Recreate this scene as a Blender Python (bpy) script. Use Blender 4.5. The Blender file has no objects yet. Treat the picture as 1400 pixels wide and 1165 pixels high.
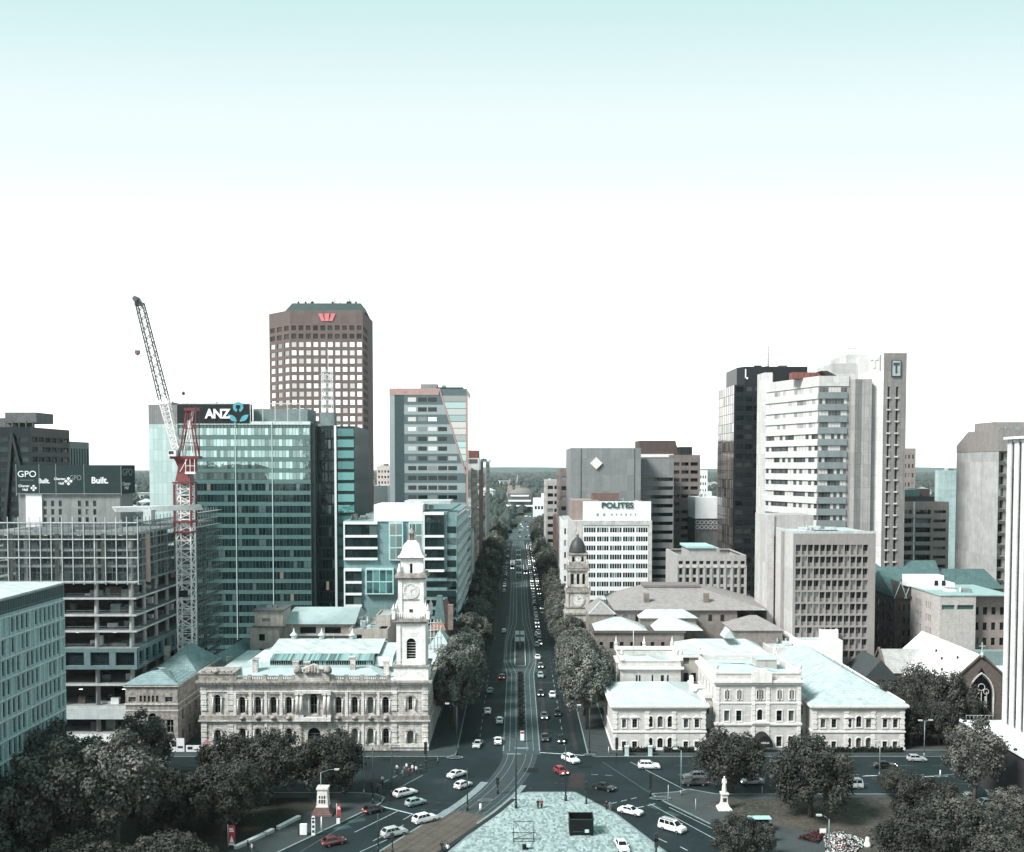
import bpy,bmesh,math,random
from math import sin,cos,pi,radians,sqrt,atan2
from mathutils import Vector,Matrix
R=random.Random(7)
S=bpy.context.scene
COL=S.collection
F,CX,CY,HC=1400.0,707.0,698.0,65.0
TH=math.atan((CY-637.0)/F)
CT,ST=cos(TH),sin(TH)
def zc(Y,Z=40.):return Y*CT+(HC-Z)*ST
def px2x(px,Y,Z=40.):return(px-CX)*zc(Y,Z)/F
def py2z(py,Y):
 k=(CY-py)/F
 return HC+Y*(k*CT-ST)/(CT+k*ST)
def G(px,py,z=0.):
 k=(CY-py)/F;d=z-HC
 Y=d*(CT+k*ST)/(k*CT-ST)
 return(px2x(px,Y,z),Y)
def m_per_px(Y):return Y/F
cam=bpy.data.objects.new('camera',bpy.data.cameras.new('camera'));COL.objects.link(cam)
cam.location=(0,0,HC);cam.rotation_euler=(pi/2-TH,0,0)
cam.data.sensor_fit='HORIZONTAL';cam.data.sensor_width=36;cam.data.lens=36*F/1400
cam.data.shift_x=-(CX-700)/1400;cam.data.shift_y=(CY-582.5)/1400
cam.data.clip_start=1;cam.data.clip_end=40000
S.camera=cam
SUN_EL,SUN_AZ=radians(46),radians(236)
w=bpy.data.worlds.new('World');S.world=w;w.use_nodes=True
nt=w.node_tree;nd=nt.nodes;nd.clear()
def N(nt,t,**k):
 n=nt.nodes.new(t)
 for a,v in k.items():
  if a.startswith('i_'):n.inputs[a[2:].replace('_',' ')].default_value=v
  else:setattr(n,a,v)
 return n
sky=N(nt,'ShaderNodeTexSky',sky_type='NISHITA');sky.sun_disc=False
sky.sun_elevation=SUN_EL;sky.sun_rotation=SUN_AZ;sky.altitude=60;sky.air_density=1.0;sky.dust_density=3.0;sky.ozone_density=1.0
tint=N(nt,'ShaderNodeMix',data_type='RGBA',blend_type='MULTIPLY');tint.inputs[0].default_value=1.0
tc=N(nt,'ShaderNodeTexCoord');sep=N(nt,'ShaderNodeSeparateXYZ');nt.links.new(tc.outputs['Generated'],sep.inputs[0])
ramp=N(nt,'ShaderNodeValToRGB');ramp.color_ramp.interpolation='EASE'
e=ramp.color_ramp.elements
e[0].position=0.0;e[0].color=(11.2,12.2,12.0,1)
e[1].position=0.62;e[1].color=(2.2,3.9,3.8,1)
x=e.new(0.06);x.color=(13.5,13.6,13.3,1)
x=e.new(0.20);x.color=(7.7,8.0,7.9,1)
x=e.new(0.30);x.color=(6.3,7.0,6.9,1)
x=e.new(0.13);x.color=(11.5,11.6,11.4,1)
x=e.new(0.42);x.color=(4.5,6.1,5.95,1)
vs=N(nt,'ShaderNodeVectorMath',operation='MULTIPLY');vs.inputs[1].default_value=(.5,1,1);vl=N(nt,'ShaderNodeVectorMath',operation='LENGTH');dv=N(nt,'ShaderNodeMath',operation='DIVIDE')
nt.links.new(tc.outputs['Generated'],vs.inputs[0]);nt.links.new(vs.outputs[0],vl.inputs[0]);nt.links.new(sep.outputs[2],dv.inputs[0]);nt.links.new(vl.outputs['Value'],dv.inputs[1]);nt.links.new(dv.outputs[0],ramp.inputs[0])
veil=N(nt,'ShaderNodeMix',data_type='RGBA',blend_type='MIX');veil.inputs[0].default_value=0.85
nt.links.new(sky.outputs[0],tint.inputs[6]);tint.inputs[7].default_value=(0.82,1.0,0.96,1)
nt.links.new(tint.outputs[2],veil.inputs[6]);nt.links.new(ramp.outputs[0],veil.inputs[7])
bg=N(nt,'ShaderNodeBackground');bg.inputs[1].default_value=0.085
out=N(nt,'ShaderNodeOutputWorld')
nt.links.new(veil.outputs[2],bg.inputs[0]);nt.links.new(bg.outputs[0],out.inputs[0])
sl=bpy.data.lights.new('sun','SUN');sl.energy=3.6;sl.angle=radians(16);sl.color=(1.0,0.955,0.935)
so=bpy.data.objects.new('sun',sl);COL.objects.link(so)
sd=Vector((sin(SUN_AZ)*cos(SUN_EL),cos(SUN_AZ)*cos(SUN_EL),sin(SUN_EL)))
so.rotation_euler=sd.to_track_quat('Z','Y').to_euler()
S.view_settings.view_transform='Standard';S.view_settings.look='None';S.view_settings.exposure=0.9;S.view_settings.gamma=1
S.render.engine='CYCLES'
S.cycles.max_bounces=4;S.cycles.diffuse_bounces=2;S.cycles.glossy_bounces=2;S.cycles.transmission_bounces=2
S.cycles.volume_bounces=0;S.cycles.caustics_reflective=False;S.cycles.caustics_refractive=False
MATS={}
def new_mat(name):
 m=bpy.data.materials.new(name);m.use_nodes=True
 nt=m.node_tree;b=nt.nodes['Principled BSDF']
 return m,nt,b
def L(nt,a,b):nt.links.new(a,b)
def coords(nt,mode='obj'):
 tc=N(nt,'ShaderNodeTexCoord')
 return tc.outputs['Object']
def mixc(nt,fac,a,b,blend='MIX'):
 n=N(nt,'ShaderNodeMix',data_type='RGBA',blend_type=blend)
 for i,v in((0,fac),(6,a),(7,b)):
  if hasattr(v,'links')or hasattr(v,'is_linked'):L(nt,v,n.inputs[i])
  elif i==0:n.inputs[0].default_value=v
  else:n.inputs[i].default_value=(*v[:3],1)
 return n.outputs[2]
def sc(c,k):return tuple(min(1,x*k)for x in c[:3])
def remap(nt,v,a,b,c=0.,d=1.):
 n=N(nt,'ShaderNodeMapRange');L(nt,v,n.inputs[0])
 for i,q in zip((1,2,3,4),(a,b,c,d)):n.inputs[i].default_value=q
 return n.outputs[0]
def noise(nt,vec,scale,detail=4.,rough=.6,stretch=None):
 if stretch:
  mp=N(nt,'ShaderNodeMapping');mp.inputs['Scale'].default_value=stretch;L(nt,vec,mp.inputs[0]);vec=mp.outputs[0]
 n=N(nt,'ShaderNodeTexNoise');n.inputs['Scale'].default_value=scale;n.inputs['Detail'].default_value=detail;n.inputs['Roughness'].default_value=rough
 L(nt,vec,n.inputs['Vector']);return n.outputs['Fac']
def wallvec(nt,vec):
 s=N(nt,'ShaderNodeSeparateXYZ');L(nt,vec,s.inputs[0])
 a=N(nt,'ShaderNodeMath',operation='ADD');L(nt,s.outputs[0],a.inputs[0]);L(nt,s.outputs[1],a.inputs[1])
 c=N(nt,'ShaderNodeCombineXYZ');L(nt,a.outputs[0],c.inputs[0]);L(nt,s.outputs[2],c.inputs[1])
 return c.outputs[0]
def bump(nt,b,h,strength=.3,dist=.05):
 n=N(nt,'ShaderNodeBump');n.inputs['Strength'].default_value=strength;n.inputs['Distance'].default_value=dist
 L(nt,h,n.inputs['Height']);L(nt,n.outputs[0],b.inputs['Normal'])
def M(name,col,rough=.8,var=.35,streak=.35,scale=.5,brick=None,metal=0.,spec=.3,mortar=.62,fine=.25,grime=None):
 """weathered surface: blotches, rain streaks, fine grit and optional block joints (w, h in metres)"""
 if name in MATS:return MATS[name]
 m,nt,b=new_mat(name);v=coords(nt)
 dark=grime or sc(col,.45)
 c=mixc(nt,remap(nt,noise(nt,v,scale,5,.65),.38,.72,0,var),sc(col,1.06),dark)
 if streak:c=mixc(nt,remap(nt,noise(nt,v,1.0,4,.6,(1.3,1.3,.09)),.48,.74,0,streak),c,dark)
 if brick:
  bt=N(nt,'ShaderNodeTexBrick');L(nt,wallvec(nt,v),bt.inputs['Vector'])
  bt.inputs['Scale'].default_value=1;bt.inputs['Brick Width'].default_value=brick[0];bt.inputs['Row Height'].default_value=brick[1]
  bt.inputs['Mortar Size'].default_value=brick[2]if len(brick)>2 else .035;bt.inputs['Mortar Smooth'].default_value=.2
  if len(brick)>3:bt.offset=brick[3]
  bt.inputs['Color1'].default_value=(1,1,1,1);bt.inputs['Color2'].default_value=(.82,.82,.82,1);bt.inputs['Mortar'].default_value=(mortar,)*3+(1,)
  c=mixc(nt,1.,c,bt.outputs['Color'],'MULTIPLY')
 if fine:
  g=remap(nt,noise(nt,v,5.5,2,.5),.25,.75,1-fine,1+fine)
  k=N(nt,'ShaderNodeVectorMath',operation='SCALE');L(nt,c,k.inputs[0]);L(nt,g,k.inputs['Scale']);c=k.outputs[0]
 L(nt,c,b.inputs['Base Color']);b.inputs['Roughness'].default_value=rough;b.inputs['Metallic'].default_value=metal
 b.inputs['Specular IOR Level'].default_value=spec
 MATS[name]=m;return m
def seam(name,col,pitch=.6,axis=0,rough=.45,var=.35):
 """standing-seam or corrugated sheet roof"""
 if name in MATS:return MATS[name]
 m,nt,b=new_mat(name);v=coords(nt)
 c=mixc(nt,remap(nt,noise(nt,v,.25,5,.7),.4,.7,0,var),col,sc(col,.5))
 s=N(nt,'ShaderNodeSeparateXYZ');L(nt,v,s.inputs[0])
 q=N(nt,'ShaderNodeMath',operation='DIVIDE');L(nt,s.outputs[axis],q.inputs[0]);q.inputs[1].default_value=pitch
 q2=N(nt,'ShaderNodeMath',operation='FRACT');L(nt,q.outputs[0],q2.inputs[0])
 c=mixc(nt,remap(nt,q2.outputs[0],0,.12,.45,0),c,sc(col,.35))
 L(nt,c,b.inputs['Base Color']);b.inputs['Roughness'].default_value=rough;b.inputs['Specular IOR Level'].default_value=.5
 MATS[name]=m;return m
def glass(name,col,blind=(.5,.5,.48),pb=.25,ior=1.5,rough=.04,wav=.02,light=None,pl=.0):
 """window glass over a dark room: tinted and reflective, some panes with blinds or a lit ceiling"""
 if name in MATS:return MATS[name]
 m,nt,b=new_mat(name);v=coords(nt)
 g=N(nt,'ShaderNodeNewGeometry');oi=N(nt,'ShaderNodeObjectInfo')
 a=N(nt,'ShaderNodeMath',operation='ADD');L(nt,g.outputs['Random Per Island'],a.inputs[0]);L(nt,oi.outputs['Random'],a.inputs[1])
 f=N(nt,'ShaderNodeMath',operation='FRACT');L(nt,a.outputs[0],f.inputs[0]);r=f.outputs[0]
 c=mixc(nt,remap(nt,r,0,1-pb,0,1),sc(col,.45),sc(col,1.5))
 st=N(nt,'ShaderNodeMath',operation='GREATER_THAN');L(nt,r,st.inputs[0]);st.inputs[1].default_value=1-pb
 c=mixc(nt,st.outputs[0],c,blind)
 L(nt,c,b.inputs['Base Color']);b.inputs['Roughness'].default_value=rough;b.inputs['IOR'].default_value=ior
 if wav:bump(nt,b,noise(nt,v,.35,2,.5),wav,1.)
 if light:
  s2=N(nt,'ShaderNodeMath',operation='LESS_THAN');L(nt,r,s2.inputs[0]);s2.inputs[1].default_value=pl
  k=N(nt,'ShaderNodeMath',operation='MULTIPLY');L(nt,s2.outputs[0],k.inputs[0]);k.inputs[1].default_value=.12
  b.inputs['Emission Color'].default_value=(*light,1);L(nt,k.outputs[0],b.inputs['Emission Strength'])
 MATS[name]=m;return m
def plain(name,col,rough=.5,metal=0.,emit=0.,spec=.4,var=.15):
 if name in MATS:return MATS[name]
 m,nt,b=new_mat(name);v=coords(nt)
 if emit:b.inputs['Base Color'].default_value=(*col,1);b.inputs['Emission Color'].default_value=(*col,1);b.inputs['Emission Strength'].default_value=emit
 else:L(nt,mixc(nt,remap(nt,noise(nt,v,1.7,3),.4,.7,0,1),col,sc(col,1-2*var)),b.inputs['Base Color'])
 b.inputs['Roughness'].default_value=rough;b.inputs['Metallic'].default_value=metal;b.inputs['Specular IOR Level'].default_value=spec
 MATS[name]=m;return m
class MB:
 def __init__(s):s.v=[];s.f=[];s.m=[];s.sm=[]
 def add(s,vs,fs,mi=0,smooth=False):
  o=len(s.v);s.v+=[tuple(p)for p in vs]
  for f in fs:s.f.append([o+i for i in f]);s.m.append(mi);s.sm.append(smooth)
  return s
 def poly(s,pts,mi=0):return s.add(pts,[list(range(len(pts)))],mi)
 def box(s,x0,y0,z0,x1,y1,z1,mi=0):
  return s.add([(x0,y0,z0),(x1,y0,z0),(x1,y1,z0),(x0,y1,z0),(x0,y0,z1),(x1,y0,z1),(x1,y1,z1),(x0,y1,z1)],[(0,3,2,1),(4,5,6,7),(0,1,5,4),(1,2,6,5),(2,3,7,6),(3,0,4,7)],mi)
 def obox(s,O,u,n,x0,z0,x1,z1,d0,d1,mi=0):
  """box on a wall frame: along u from x0..x1, up z0..z1, out along n from d0..d1"""
  def p(x,z,d):return(O[0]+u[0]*x+n[0]*d,O[1]+u[1]*x+n[1]*d,O[2]+z)
  return s.add([p(x0,z0,d0),p(x1,z0,d0),p(x1,z0,d1),p(x0,z0,d1),p(x0,z1,d0),p(x1,z1,d0),p(x1,z1,d1),p(x0,z1,d1)],[(0,3,2,1),(4,5,6,7),(0,1,5,4),(1,2,6,5),(2,3,7,6),(3,0,4,7)],mi)
 def prism(s,pts,z0,z1,mi=0,top=None):
  n=len(pts);t=top or pts
  return s.add([(p[0],p[1],z0)for p in pts]+[(p[0],p[1],z1)for p in t],[list(range(n))[::-1],list(range(n,2*n))]+[[i,(i+1)%n,n+(i+1)%n,n+i]for i in range(n)],mi)
 def cyl(s,a,b,r0,r1=None,n=8,mi=0,caps=True,smooth=True):
  r1=r0 if r1 is None else r1
  a=Vector(a);b=Vector(b);d=(b-a)
  if d.length<1e-6:return s
  d.normalize();x=d.orthogonal().normalized();y=d.cross(x)
  vs=[a+(x*cos(2*pi*i/n)+y*sin(2*pi*i/n))*r0 for i in range(n)]+[b+(x*cos(2*pi*i/n)+y*sin(2*pi*i/n))*r1 for i in range(n)]
  s.add(vs,[[i,(i+1)%n,n+(i+1)%n,n+i]for i in range(n)],mi,smooth)
  if caps:o=len(s.v)-2*n;s.f+=[[o+i for i in range(n)][::-1],[o+n+i for i in range(n)]];s.m+=[mi,mi];s.sm+=[False,False]
  return s
 def bar(s,a,b,w,mi=0):return s.cyl(a,b,w*.7,None,4,mi,True,False)
 def lathe(s,c,prof,n=12,mi=0,smooth=True,rot=0.,sq=False):
  """profile [(r,z)...] turned about the vertical through c; sq: r is the half side of a square plan"""
  k=len(prof);vs=[]
  if sq:n=4;rot=pi/4
  for r,z in prof:
   rr=r*sqrt(2)if sq else r
   vs+=[(c[0]+rr*cos(rot+2*pi*i/n),c[1]+rr*sin(rot+2*pi*i/n),c[2]+z)for i in range(n)]
  fs=[[j*n+i,j*n+(i+1)%n,(j+1)*n+(i+1)%n,(j+1)*n+i]for j in range(k-1)for i in range(n)]
  s.add(vs,fs,mi,smooth and not sq)
  o=len(s.v)-k*n;s.f+=[[o+i for i in range(n)][::-1],[o+(k-1)*n+i for i in range(n)]];s.m+=[mi,mi];s.sm+=[False,False]
  return s
 def hip(s,x0,y0,x1,y1,z,h,ov=.4,mi=0,along=None,r0=None,r1=None):
  """hipped roof over a rectangle; r0/r1 override how far the ridge ends sit in from the short ends (0 = gable)"""
  x0-=ov;y0-=ov;x1+=ov;y1+=ov
  lx=along=='x' if along else(x1-x0)>=(y1-y0)
  if lx:
   a=(y1-y0)/2;p=x0+(a if r0 is None else r0);q=x1-(a if r1 is None else r1);m=(y0+y1)/2
   A,B=(p,m,z+h),(q,m,z+h)
   vs=[(x0,y0,z),(x1,y0,z),(x1,y1,z),(x0,y1,z),A,B]
   return s.add(vs,[(0,1,5,4),(1,2,5),(2,3,4,5),(3,0,4),(0,3,2,1)],mi)
  a=(x1-x0)/2;p=y0+(a if r0 is None else r0);q=y1-(a if r1 is None else r1);m=(x0+x1)/2
  vs=[(x0,y0,z),(x1,y0,z),(x1,y1,z),(x0,y1,z),(m,p,z+h),(m,q,z+h)]
  return s.add(vs,[(0,1,4),(1,2,5,4),(2,3,5),(3,0,4,5),(0,3,2,1)],mi)
 def mansard(s,x0,y0,x1,y1,z,i,h,mi=0,mi2=None):
  s.prism([(x0,y0),(x1,y0),(x1,y1),(x0,y1)],z,z+h,mi,[(x0+i,y0+i),(x1-i,y0+i),(x1-i,y1-i),(x0+i,y1-i)])
  return s
 def build(s,name,mats,parent=None,loc=None):
  me=bpy.data.meshes.new(name);me.from_pydata(s.v,[],s.f)
  if not isinstance(mats,(list,tuple)):mats=[mats]
  for m in mats:me.materials.append(m)
  me.polygons.foreach_set('material_index',s.m);me.polygons.foreach_set('use_smooth',s.sm);me.update()
  o=bpy.data.objects.new(name,me);COL.objects.link(o)
  if parent is not None:o.parent=parent
  if loc:o.location=loc
  return o
def tag(o,label=None,cat=None,group=None,kind=None):
 if label:o['label']=label
 if cat:o['category']=cat
 if group:o['group']=group
 if kind:o['kind']=kind
 return o
def thing(name,label,cat,loc=(0,0,0),rz=0.,group=None):
 o=bpy.data.objects.new(name,None);COL.objects.link(o);o.location=loc;o.rotation_euler.z=rz
 o.empty_display_size=.5
 return tag(o,label,cat,group)
def kids(o):return CH.get(o.name,())
CH={}
def dup(root,loc=None,rz=None,label=None,group=None,scale=None):
 def cp(o,par):
  c=o.copy();COL.objects.link(c)
  if par is not None:c.parent=par
  for k in[x for x in o.children]:cp(k,c)
  return c
 c=cp(root,None)
 if loc is not None:c.location=loc
 if rz is not None:c.rotation_euler.z=rz
 if scale is not None:c.scale=scale if hasattr(scale,'__len__')else(scale,)*3
 if label:c['label']=label
 if group:c['group']=group
 return c
SOUTH,WEST,EAST=(1,0),(0,-1),(0,1)
def nrm(u):return(u[1],-u[0])
class Bld:
 """a building thing: local origin at the front left corner at ground level"""
 def __init__(s,name,label,cat,x,y,group=None,z=0.):
  s.e=thing(name,label,cat,(x,y,z),0,group);s.x=x;s.y=y;s.z=z;s.win=[];s.wallmb={}
 def lx(s,px,y=0.,Z=40.):return px2x(px,s.y+y,Z)-s.x
 def lz(s,py,y=0.):return py2z(py,s.y+y)-s.z
 def part(s,name,mb,mat,parent=None,label=None):
  o=mb.build(name,mat,parent or s.e)
  if label:o['label']=label
  return o
 def wall(s,mb,O,u,w,h,rects=(),dep=.25,gm=None,mi=0,frame=None,bars=(0,0),name='window'):
  n=nrm(u)
  O=tuple(O)if len(O)==3 else(*O,0.)
  def p(x,z,d=0.):return(O[0]+u[0]*x+n[0]*d,O[1]+u[1]*x+n[1]*d,O[2]+z)
  rects=[r for r in rects if r[2]>r[0]and r[3]>r[1]]
  xs=sorted({0.,w}|{round(v,4)for r in rects for v in(r[0],r[2])});zs=sorted({0.,h}|{round(v,4)for r in rects for v in(r[1],r[3])})
  xi={v:i for i,v in enumerate(xs)};zi={v:i for i,v in enumerate(zs)}
  occ=set()
  for r in rects:
   for i in range(xi[round(r[0],4)],xi[round(r[2],4)]):
    for j in range(zi[round(r[1],4)],zi[round(r[3],4)]):occ.add((i,j))
  for j in range(len(zs)-1):
   i=0
   while i<len(xs)-1:
    if(i,j)in occ:i+=1;continue
    k=i
    while k<len(xs)-1 and(k,j)not in occ:k+=1
    mb.poly([p(xs[i],zs[j]),p(xs[k],zs[j]),p(xs[k],zs[j+1]),p(xs[i],zs[j+1])],mi);i=k
  for r in rects:
   x0,z0,x1,z1=r[:4];arch=len(r)>4 and r[4]
   if arch:
    rad=(x1-x0)/2;sp=z1-rad;xm=(x0+x1)/2;K=6
    arc=[(xm-rad*cos(pi*t/(2*K)),sp+rad*sin(pi*t/(2*K)))for t in range(2*K+1)]
    for t in range(K):mb.poly([p(x0,z1),p(*arc[t]),p(*arc[t+1])],mi)
    for t in range(K,2*K):mb.poly([p(x1,z1),p(*arc[t]),p(*arc[t+1])],mi)
    out=[(x0,z0)]+arc+[(x1,z0)]
   else:out=[(x0,z0),(x0,z1),(x1,z1),(x1,z0)]
   k=len(out)
   for t in range(k):
    a,b=out[t],out[(t+1)%k]
    mb.poly([p(*a),p(*b),p(*b,-dep),p(*a,-dep)],mi)
   q=MB();q.poly([p(*a,-dep)for a in out])
   if frame:
    ww,hh=x1-x0,z1-z0;t=.09;d0,d1=-dep,-dep+.06
    top=z1-(x1-x0)/2 if arch else z1
    q.obox(O,u,n,x0,z0,x1,z0+t,d0,d1,1)
    for i in range(1,bars[0]+1):xx=x0+ww*i/(bars[0]+1);q.obox(O,u,n,xx-t/2,z0+t,xx+t/2,top,d0,d1,1)
    for i in range(1,bars[1]+1):zz=z0+(top-z0)*i/(bars[1]+1)if not arch else z0+(top-z0)*i/bars[1];q.obox(O,u,n,x0,zz-t/2,x1,zz+t/2,d0+.004,d1+.004,1)
    if not arch:q.obox(O,u,n,x0,z1-t,x1,z1,d0,d1,1)
   c=Vector(p((x0+x1)/2,(z0+z1)/2))+Vector((s.x,s.y,s.z))
   view=abs(Vector((n[0],n[1],0)).dot((Vector((0,0,HC))-c).normalized()))
   s.win.append((-(x1-x0)*(z1-z0)*view/max(1,c.length)**2,name,q,[gm]+([frame]if frame else[])))
  return mb
 def ring(s,name,mat,x0,y0,x1,y1,z,h,out=.3,mb=None):
  """string course or cornice round a rectangular block"""
  q=mb or MB()
  q.box(x0-out,y0-out,z,x1+out,y0-.002,z+h);q.box(x0-out,y1+.002,z,x1+out,y1+out,z+h)
  q.box(x0-out,y0-.002,z,x0-.002,y1+.002,z+h);q.box(x1+.002,y0-.002,z,x1+out,y1+.002,z+h)
  return q if mb else s.part(name,q,mat)
 def block(s,x0,y0,x1,y1,z0,z1,mat,roofmat=None,S=(),W=(),E=(),gm=None,dep=.25,par=.9,mb=None,frame=None,bars=(0,0),roof=True,rname='roof',wname='wall'):
  """box volume with punched windows on the south, west and east walls and a flat roof behind a parapet"""
  q=mb or MB();a=dict(dep=dep,gm=gm,frame=frame,bars=bars)
  s.wall(q,(x0,y0,z0),SOUTH,x1-x0,z1-z0,S,**a)
  s.wall(q,(x0,y1,z0),WEST,y1-y0,z1-z0,W,**a)
  s.wall(q,(x1,y0,z0),EAST,y1-y0,z1-z0,E,**a)
  q.poly([(x1,y1,z0),(x0,y1,z0),(x0,y1,z1),(x1,y1,z1)])
  t=.35
  if roof:
   if par:
    q.box(x0+.002,y0+.002,z1-par,x1-.002,y0+t,z1+.004);q.box(x0+.002,y1-t,z1-par,x1-.002,y1-.002,z1+.004)
    q.box(x0+.002,y0+t,z1-par,x0+t,y1-t,z1+.002);q.box(x1-t,y0+t,z1-par,x1-.002,y1-t,z1+.002)
   r=MB();r.poly([(x0+t,y0+t,z1-par),(x1-t,y0+t,z1-par),(x1-t,y1-t,z1-par),(x0+t,y1-t,z1-par)])
   s.part(rname,r,roofmat or mat)
  if mb is None:s.part(wname,q,mat)
  return q
 def clutter(s,x0,y0,x1,y1,z,n,mats,seed=1,hmax=2.2,name='plant_box'):
  rr=random.Random(seed)
  for i in range(n):
   a=rr.uniform(1,3.4);b=rr.uniform(1,3);h=rr.uniform(.6,hmax);x=rr.uniform(x0,max(x0+.1,x1-a));y=rr.uniform(y0,max(y0+.1,y1-b))
   q=MB();k=rr.random()
   if k<.55:
    q.box(x,y,z,x+a,y+b,z+h)
    for g in range(4):q.box(x+a*(.1+.2*g),y-.03,z+h*.2,x+a*(.2+.2*g),y-.003,z+h*.8)
    s.part('air_handler',q,rr.choice(mats))
   elif k<.8:
    q.cyl((x,y,z),(x,y,z+h),.3,.3,8);q.cyl((x,y,z+h),(x,y,z+h+.25),.45,.2,8);s.part('roof_vent',q,rr.choice(mats))
   else:
    q.cyl((x,y,z),(x,y,z+h*1.8),.05,.03,5);s.part('antenna',q,rr.choice(mats))
 def done(s):
  by={}
  for it in s.win:by.setdefault(it[1],[]).append(it)
  for nm,L_ in by.items():
   L_.sort(key=lambda t:t[0])
   for it in L_[:100]:it[2].build(nm,it[3],s.e)
   rest=L_[100:]
   if rest:
    q=MB();mm=[]
    for it in rest:
     for m_ in it[3]:
      if m_ not in mm:mm.append(m_)
     q.add(it[2].v,it[2].f,0);q.m[-len(it[2].m):]=[mm.index(it[3][i])for i in it[2].m]
    o=q.build(nm,mm,s.e);o['kind']='stuff'
  return s
def grid(w,h,nx,nz,mx=0.,mz0=0.,mz1=0.,fw=.6,fh=.55,dz=.3,arch=False):
 """window rectangles: nx by nz bays inside margins, each filling fw x fh of its bay"""
 bw=(w-2*mx)/nx;bh=(h-mz0-mz1)/nz;o=[]
 for j in range(nz):
  for i in range(nx):
   x=mx+bw*(i+(1-fw)/2);z=mz0+bh*(j+(1-fh)*dz/.5/2)
   o.append((x,z,x+bw*fw,z+bh*fh)+((1,)if arch else()))
 return o
def text(txt,size,mat,parent,O,u,n,cx,cz,dep=.06,bold=.0,squeeze=1.,name='lettering',spacing=1.):
 cu=bpy.data.curves.new('t','FONT');cu.body=txt;cu.size=size;cu.extrude=dep/2;cu.offset=bold;cu.align_x='CENTER';cu.align_y='CENTER';cu.space_character=spacing
 to=bpy.data.objects.new('t',cu);COL.objects.link(to)
 dg=bpy.context.evaluated_depsgraph_get();me=bpy.data.meshes.new_from_object(to.evaluated_get(dg));bpy.data.objects.remove(to)
 o=bpy.data.objects.new(name,me);COL.objects.link(o);me.materials.clear();me.materials.append(mat);o.parent=parent
 mw=Matrix(((u[0]*squeeze,0,n[0],O[0]+u[0]*cx+n[0]*dep),(u[1]*squeeze,0,n[1],O[1]+u[1]*cx+n[1]*dep),(0,1,0,O[2]+cz),(0,0,0,1)))
 me.transform(mw);me.name=name
 return o
def ground_mat():
 m,nt,b=new_mat('ground');v=coords(nt)
 c=mixc(nt,remap(nt,noise(nt,v,.012,6,.7),.42,.6),(.035,.042,.036),(.075,.078,.068))
 c=mixc(nt,remap(nt,noise(nt,v,.15,4,.6),.55,.75,0,.6),c,(.018,.025,.02))
 L(nt,c,b.inputs['Base Color']);b.inputs['Roughness'].default_value=.95;b.inputs['Specular IOR Level'].default_value=.1;return m
tag(MB().poly([(-9000,-600,0),(9000,-600,0),(9000,15000,0),(-9000,15000,0)]).build('ground',ground_mat()),kind='structure')
def asphalt(name,col,patch=.5):
 m,nt,b=new_mat(name);v=coords(nt)
 c=mixc(nt,remap(nt,noise(nt,v,.09,5,.65),.38,.66),sc(col,.72),sc(col,1.3))
 c=mixc(nt,remap(nt,noise(nt,v,.8,5,.7,(1,.12,1)),.52,.72,0,patch),c,sc(col,.55))
 vo=N(nt,'ShaderNodeTexVoronoi',feature='DISTANCE_TO_EDGE');vo.inputs['Scale'].default_value=.07;L(nt,v,vo.inputs['Vector'])
 c=mixc(nt,remap(nt,vo.outputs['Distance'],0,.012,.5,0),c,sc(col,.45))
 g=remap(nt,noise(nt,v,6,2,.5),.25,.75,.75,1.25);k=N(nt,'ShaderNodeVectorMath',operation='SCALE');L(nt,c,k.inputs[0]);L(nt,g,k.inputs['Scale'])
 L(nt,k.outputs[0],b.inputs['Base Color']);b.inputs['Roughness'].default_value=.75;b.inputs['Specular IOR Level'].default_value=.25;return m
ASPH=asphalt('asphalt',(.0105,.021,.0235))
PAVE=M('paving',(.042,.055,.058),brick=(1.2,1.2,.04,0.),streak=0,var=.5,scale=.25)
def pave_mat():
 m,nt,b=new_mat('plaza_paving');v=coords(nt)
 bt=N(nt,'ShaderNodeTexBrick');L(nt,v,bt.inputs['Vector']);bt.inputs['Scale'].default_value=1;bt.inputs['Brick Width'].default_value=.42;bt.inputs['Row Height'].default_value=1.0
 bt.inputs['Mortar Size'].default_value=.03;bt.inputs['Color1'].default_value=(.40,.505,.495,1);bt.inputs['Color2'].default_value=(.10,.155,.155,1);bt.inputs['Mortar'].default_value=(.22,.29,.29,1);bt.inputs['Bias'].default_value=.05
 c=mixc(nt,remap(nt,noise(nt,v,.12,5,.65),.38,.7,0,.4),bt.outputs['Color'],(.17,.225,.225))
 c=mixc(nt,remap(nt,noise(nt,v,1.4,3,.6),.5,.72,0,.6),c,(.46,.54,.53))
 L(nt,c,b.inputs['Base Color']);b.inputs['Roughness'].default_value=.7;return m
PLAZA=pave_mat()
KERB=M('kerb_stone',(.20,.255,.26),var=.7,streak=0,scale=1.5,fine=.4)
LINE=M('road_paint',(.42,.5,.5),var=.8,streak=0,scale=1.5,fine=.4)
LINEF=M('worn_road_paint',(.12,.16,.165),var=.8,streak=0,scale=1.5,fine=.4)
def sheet(name,pts,z,mat,kind='structure'):
 return tag(MB().poly([(p[0],p[1],z)for p in pts]).build(name,mat),kind=kind)
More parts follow.
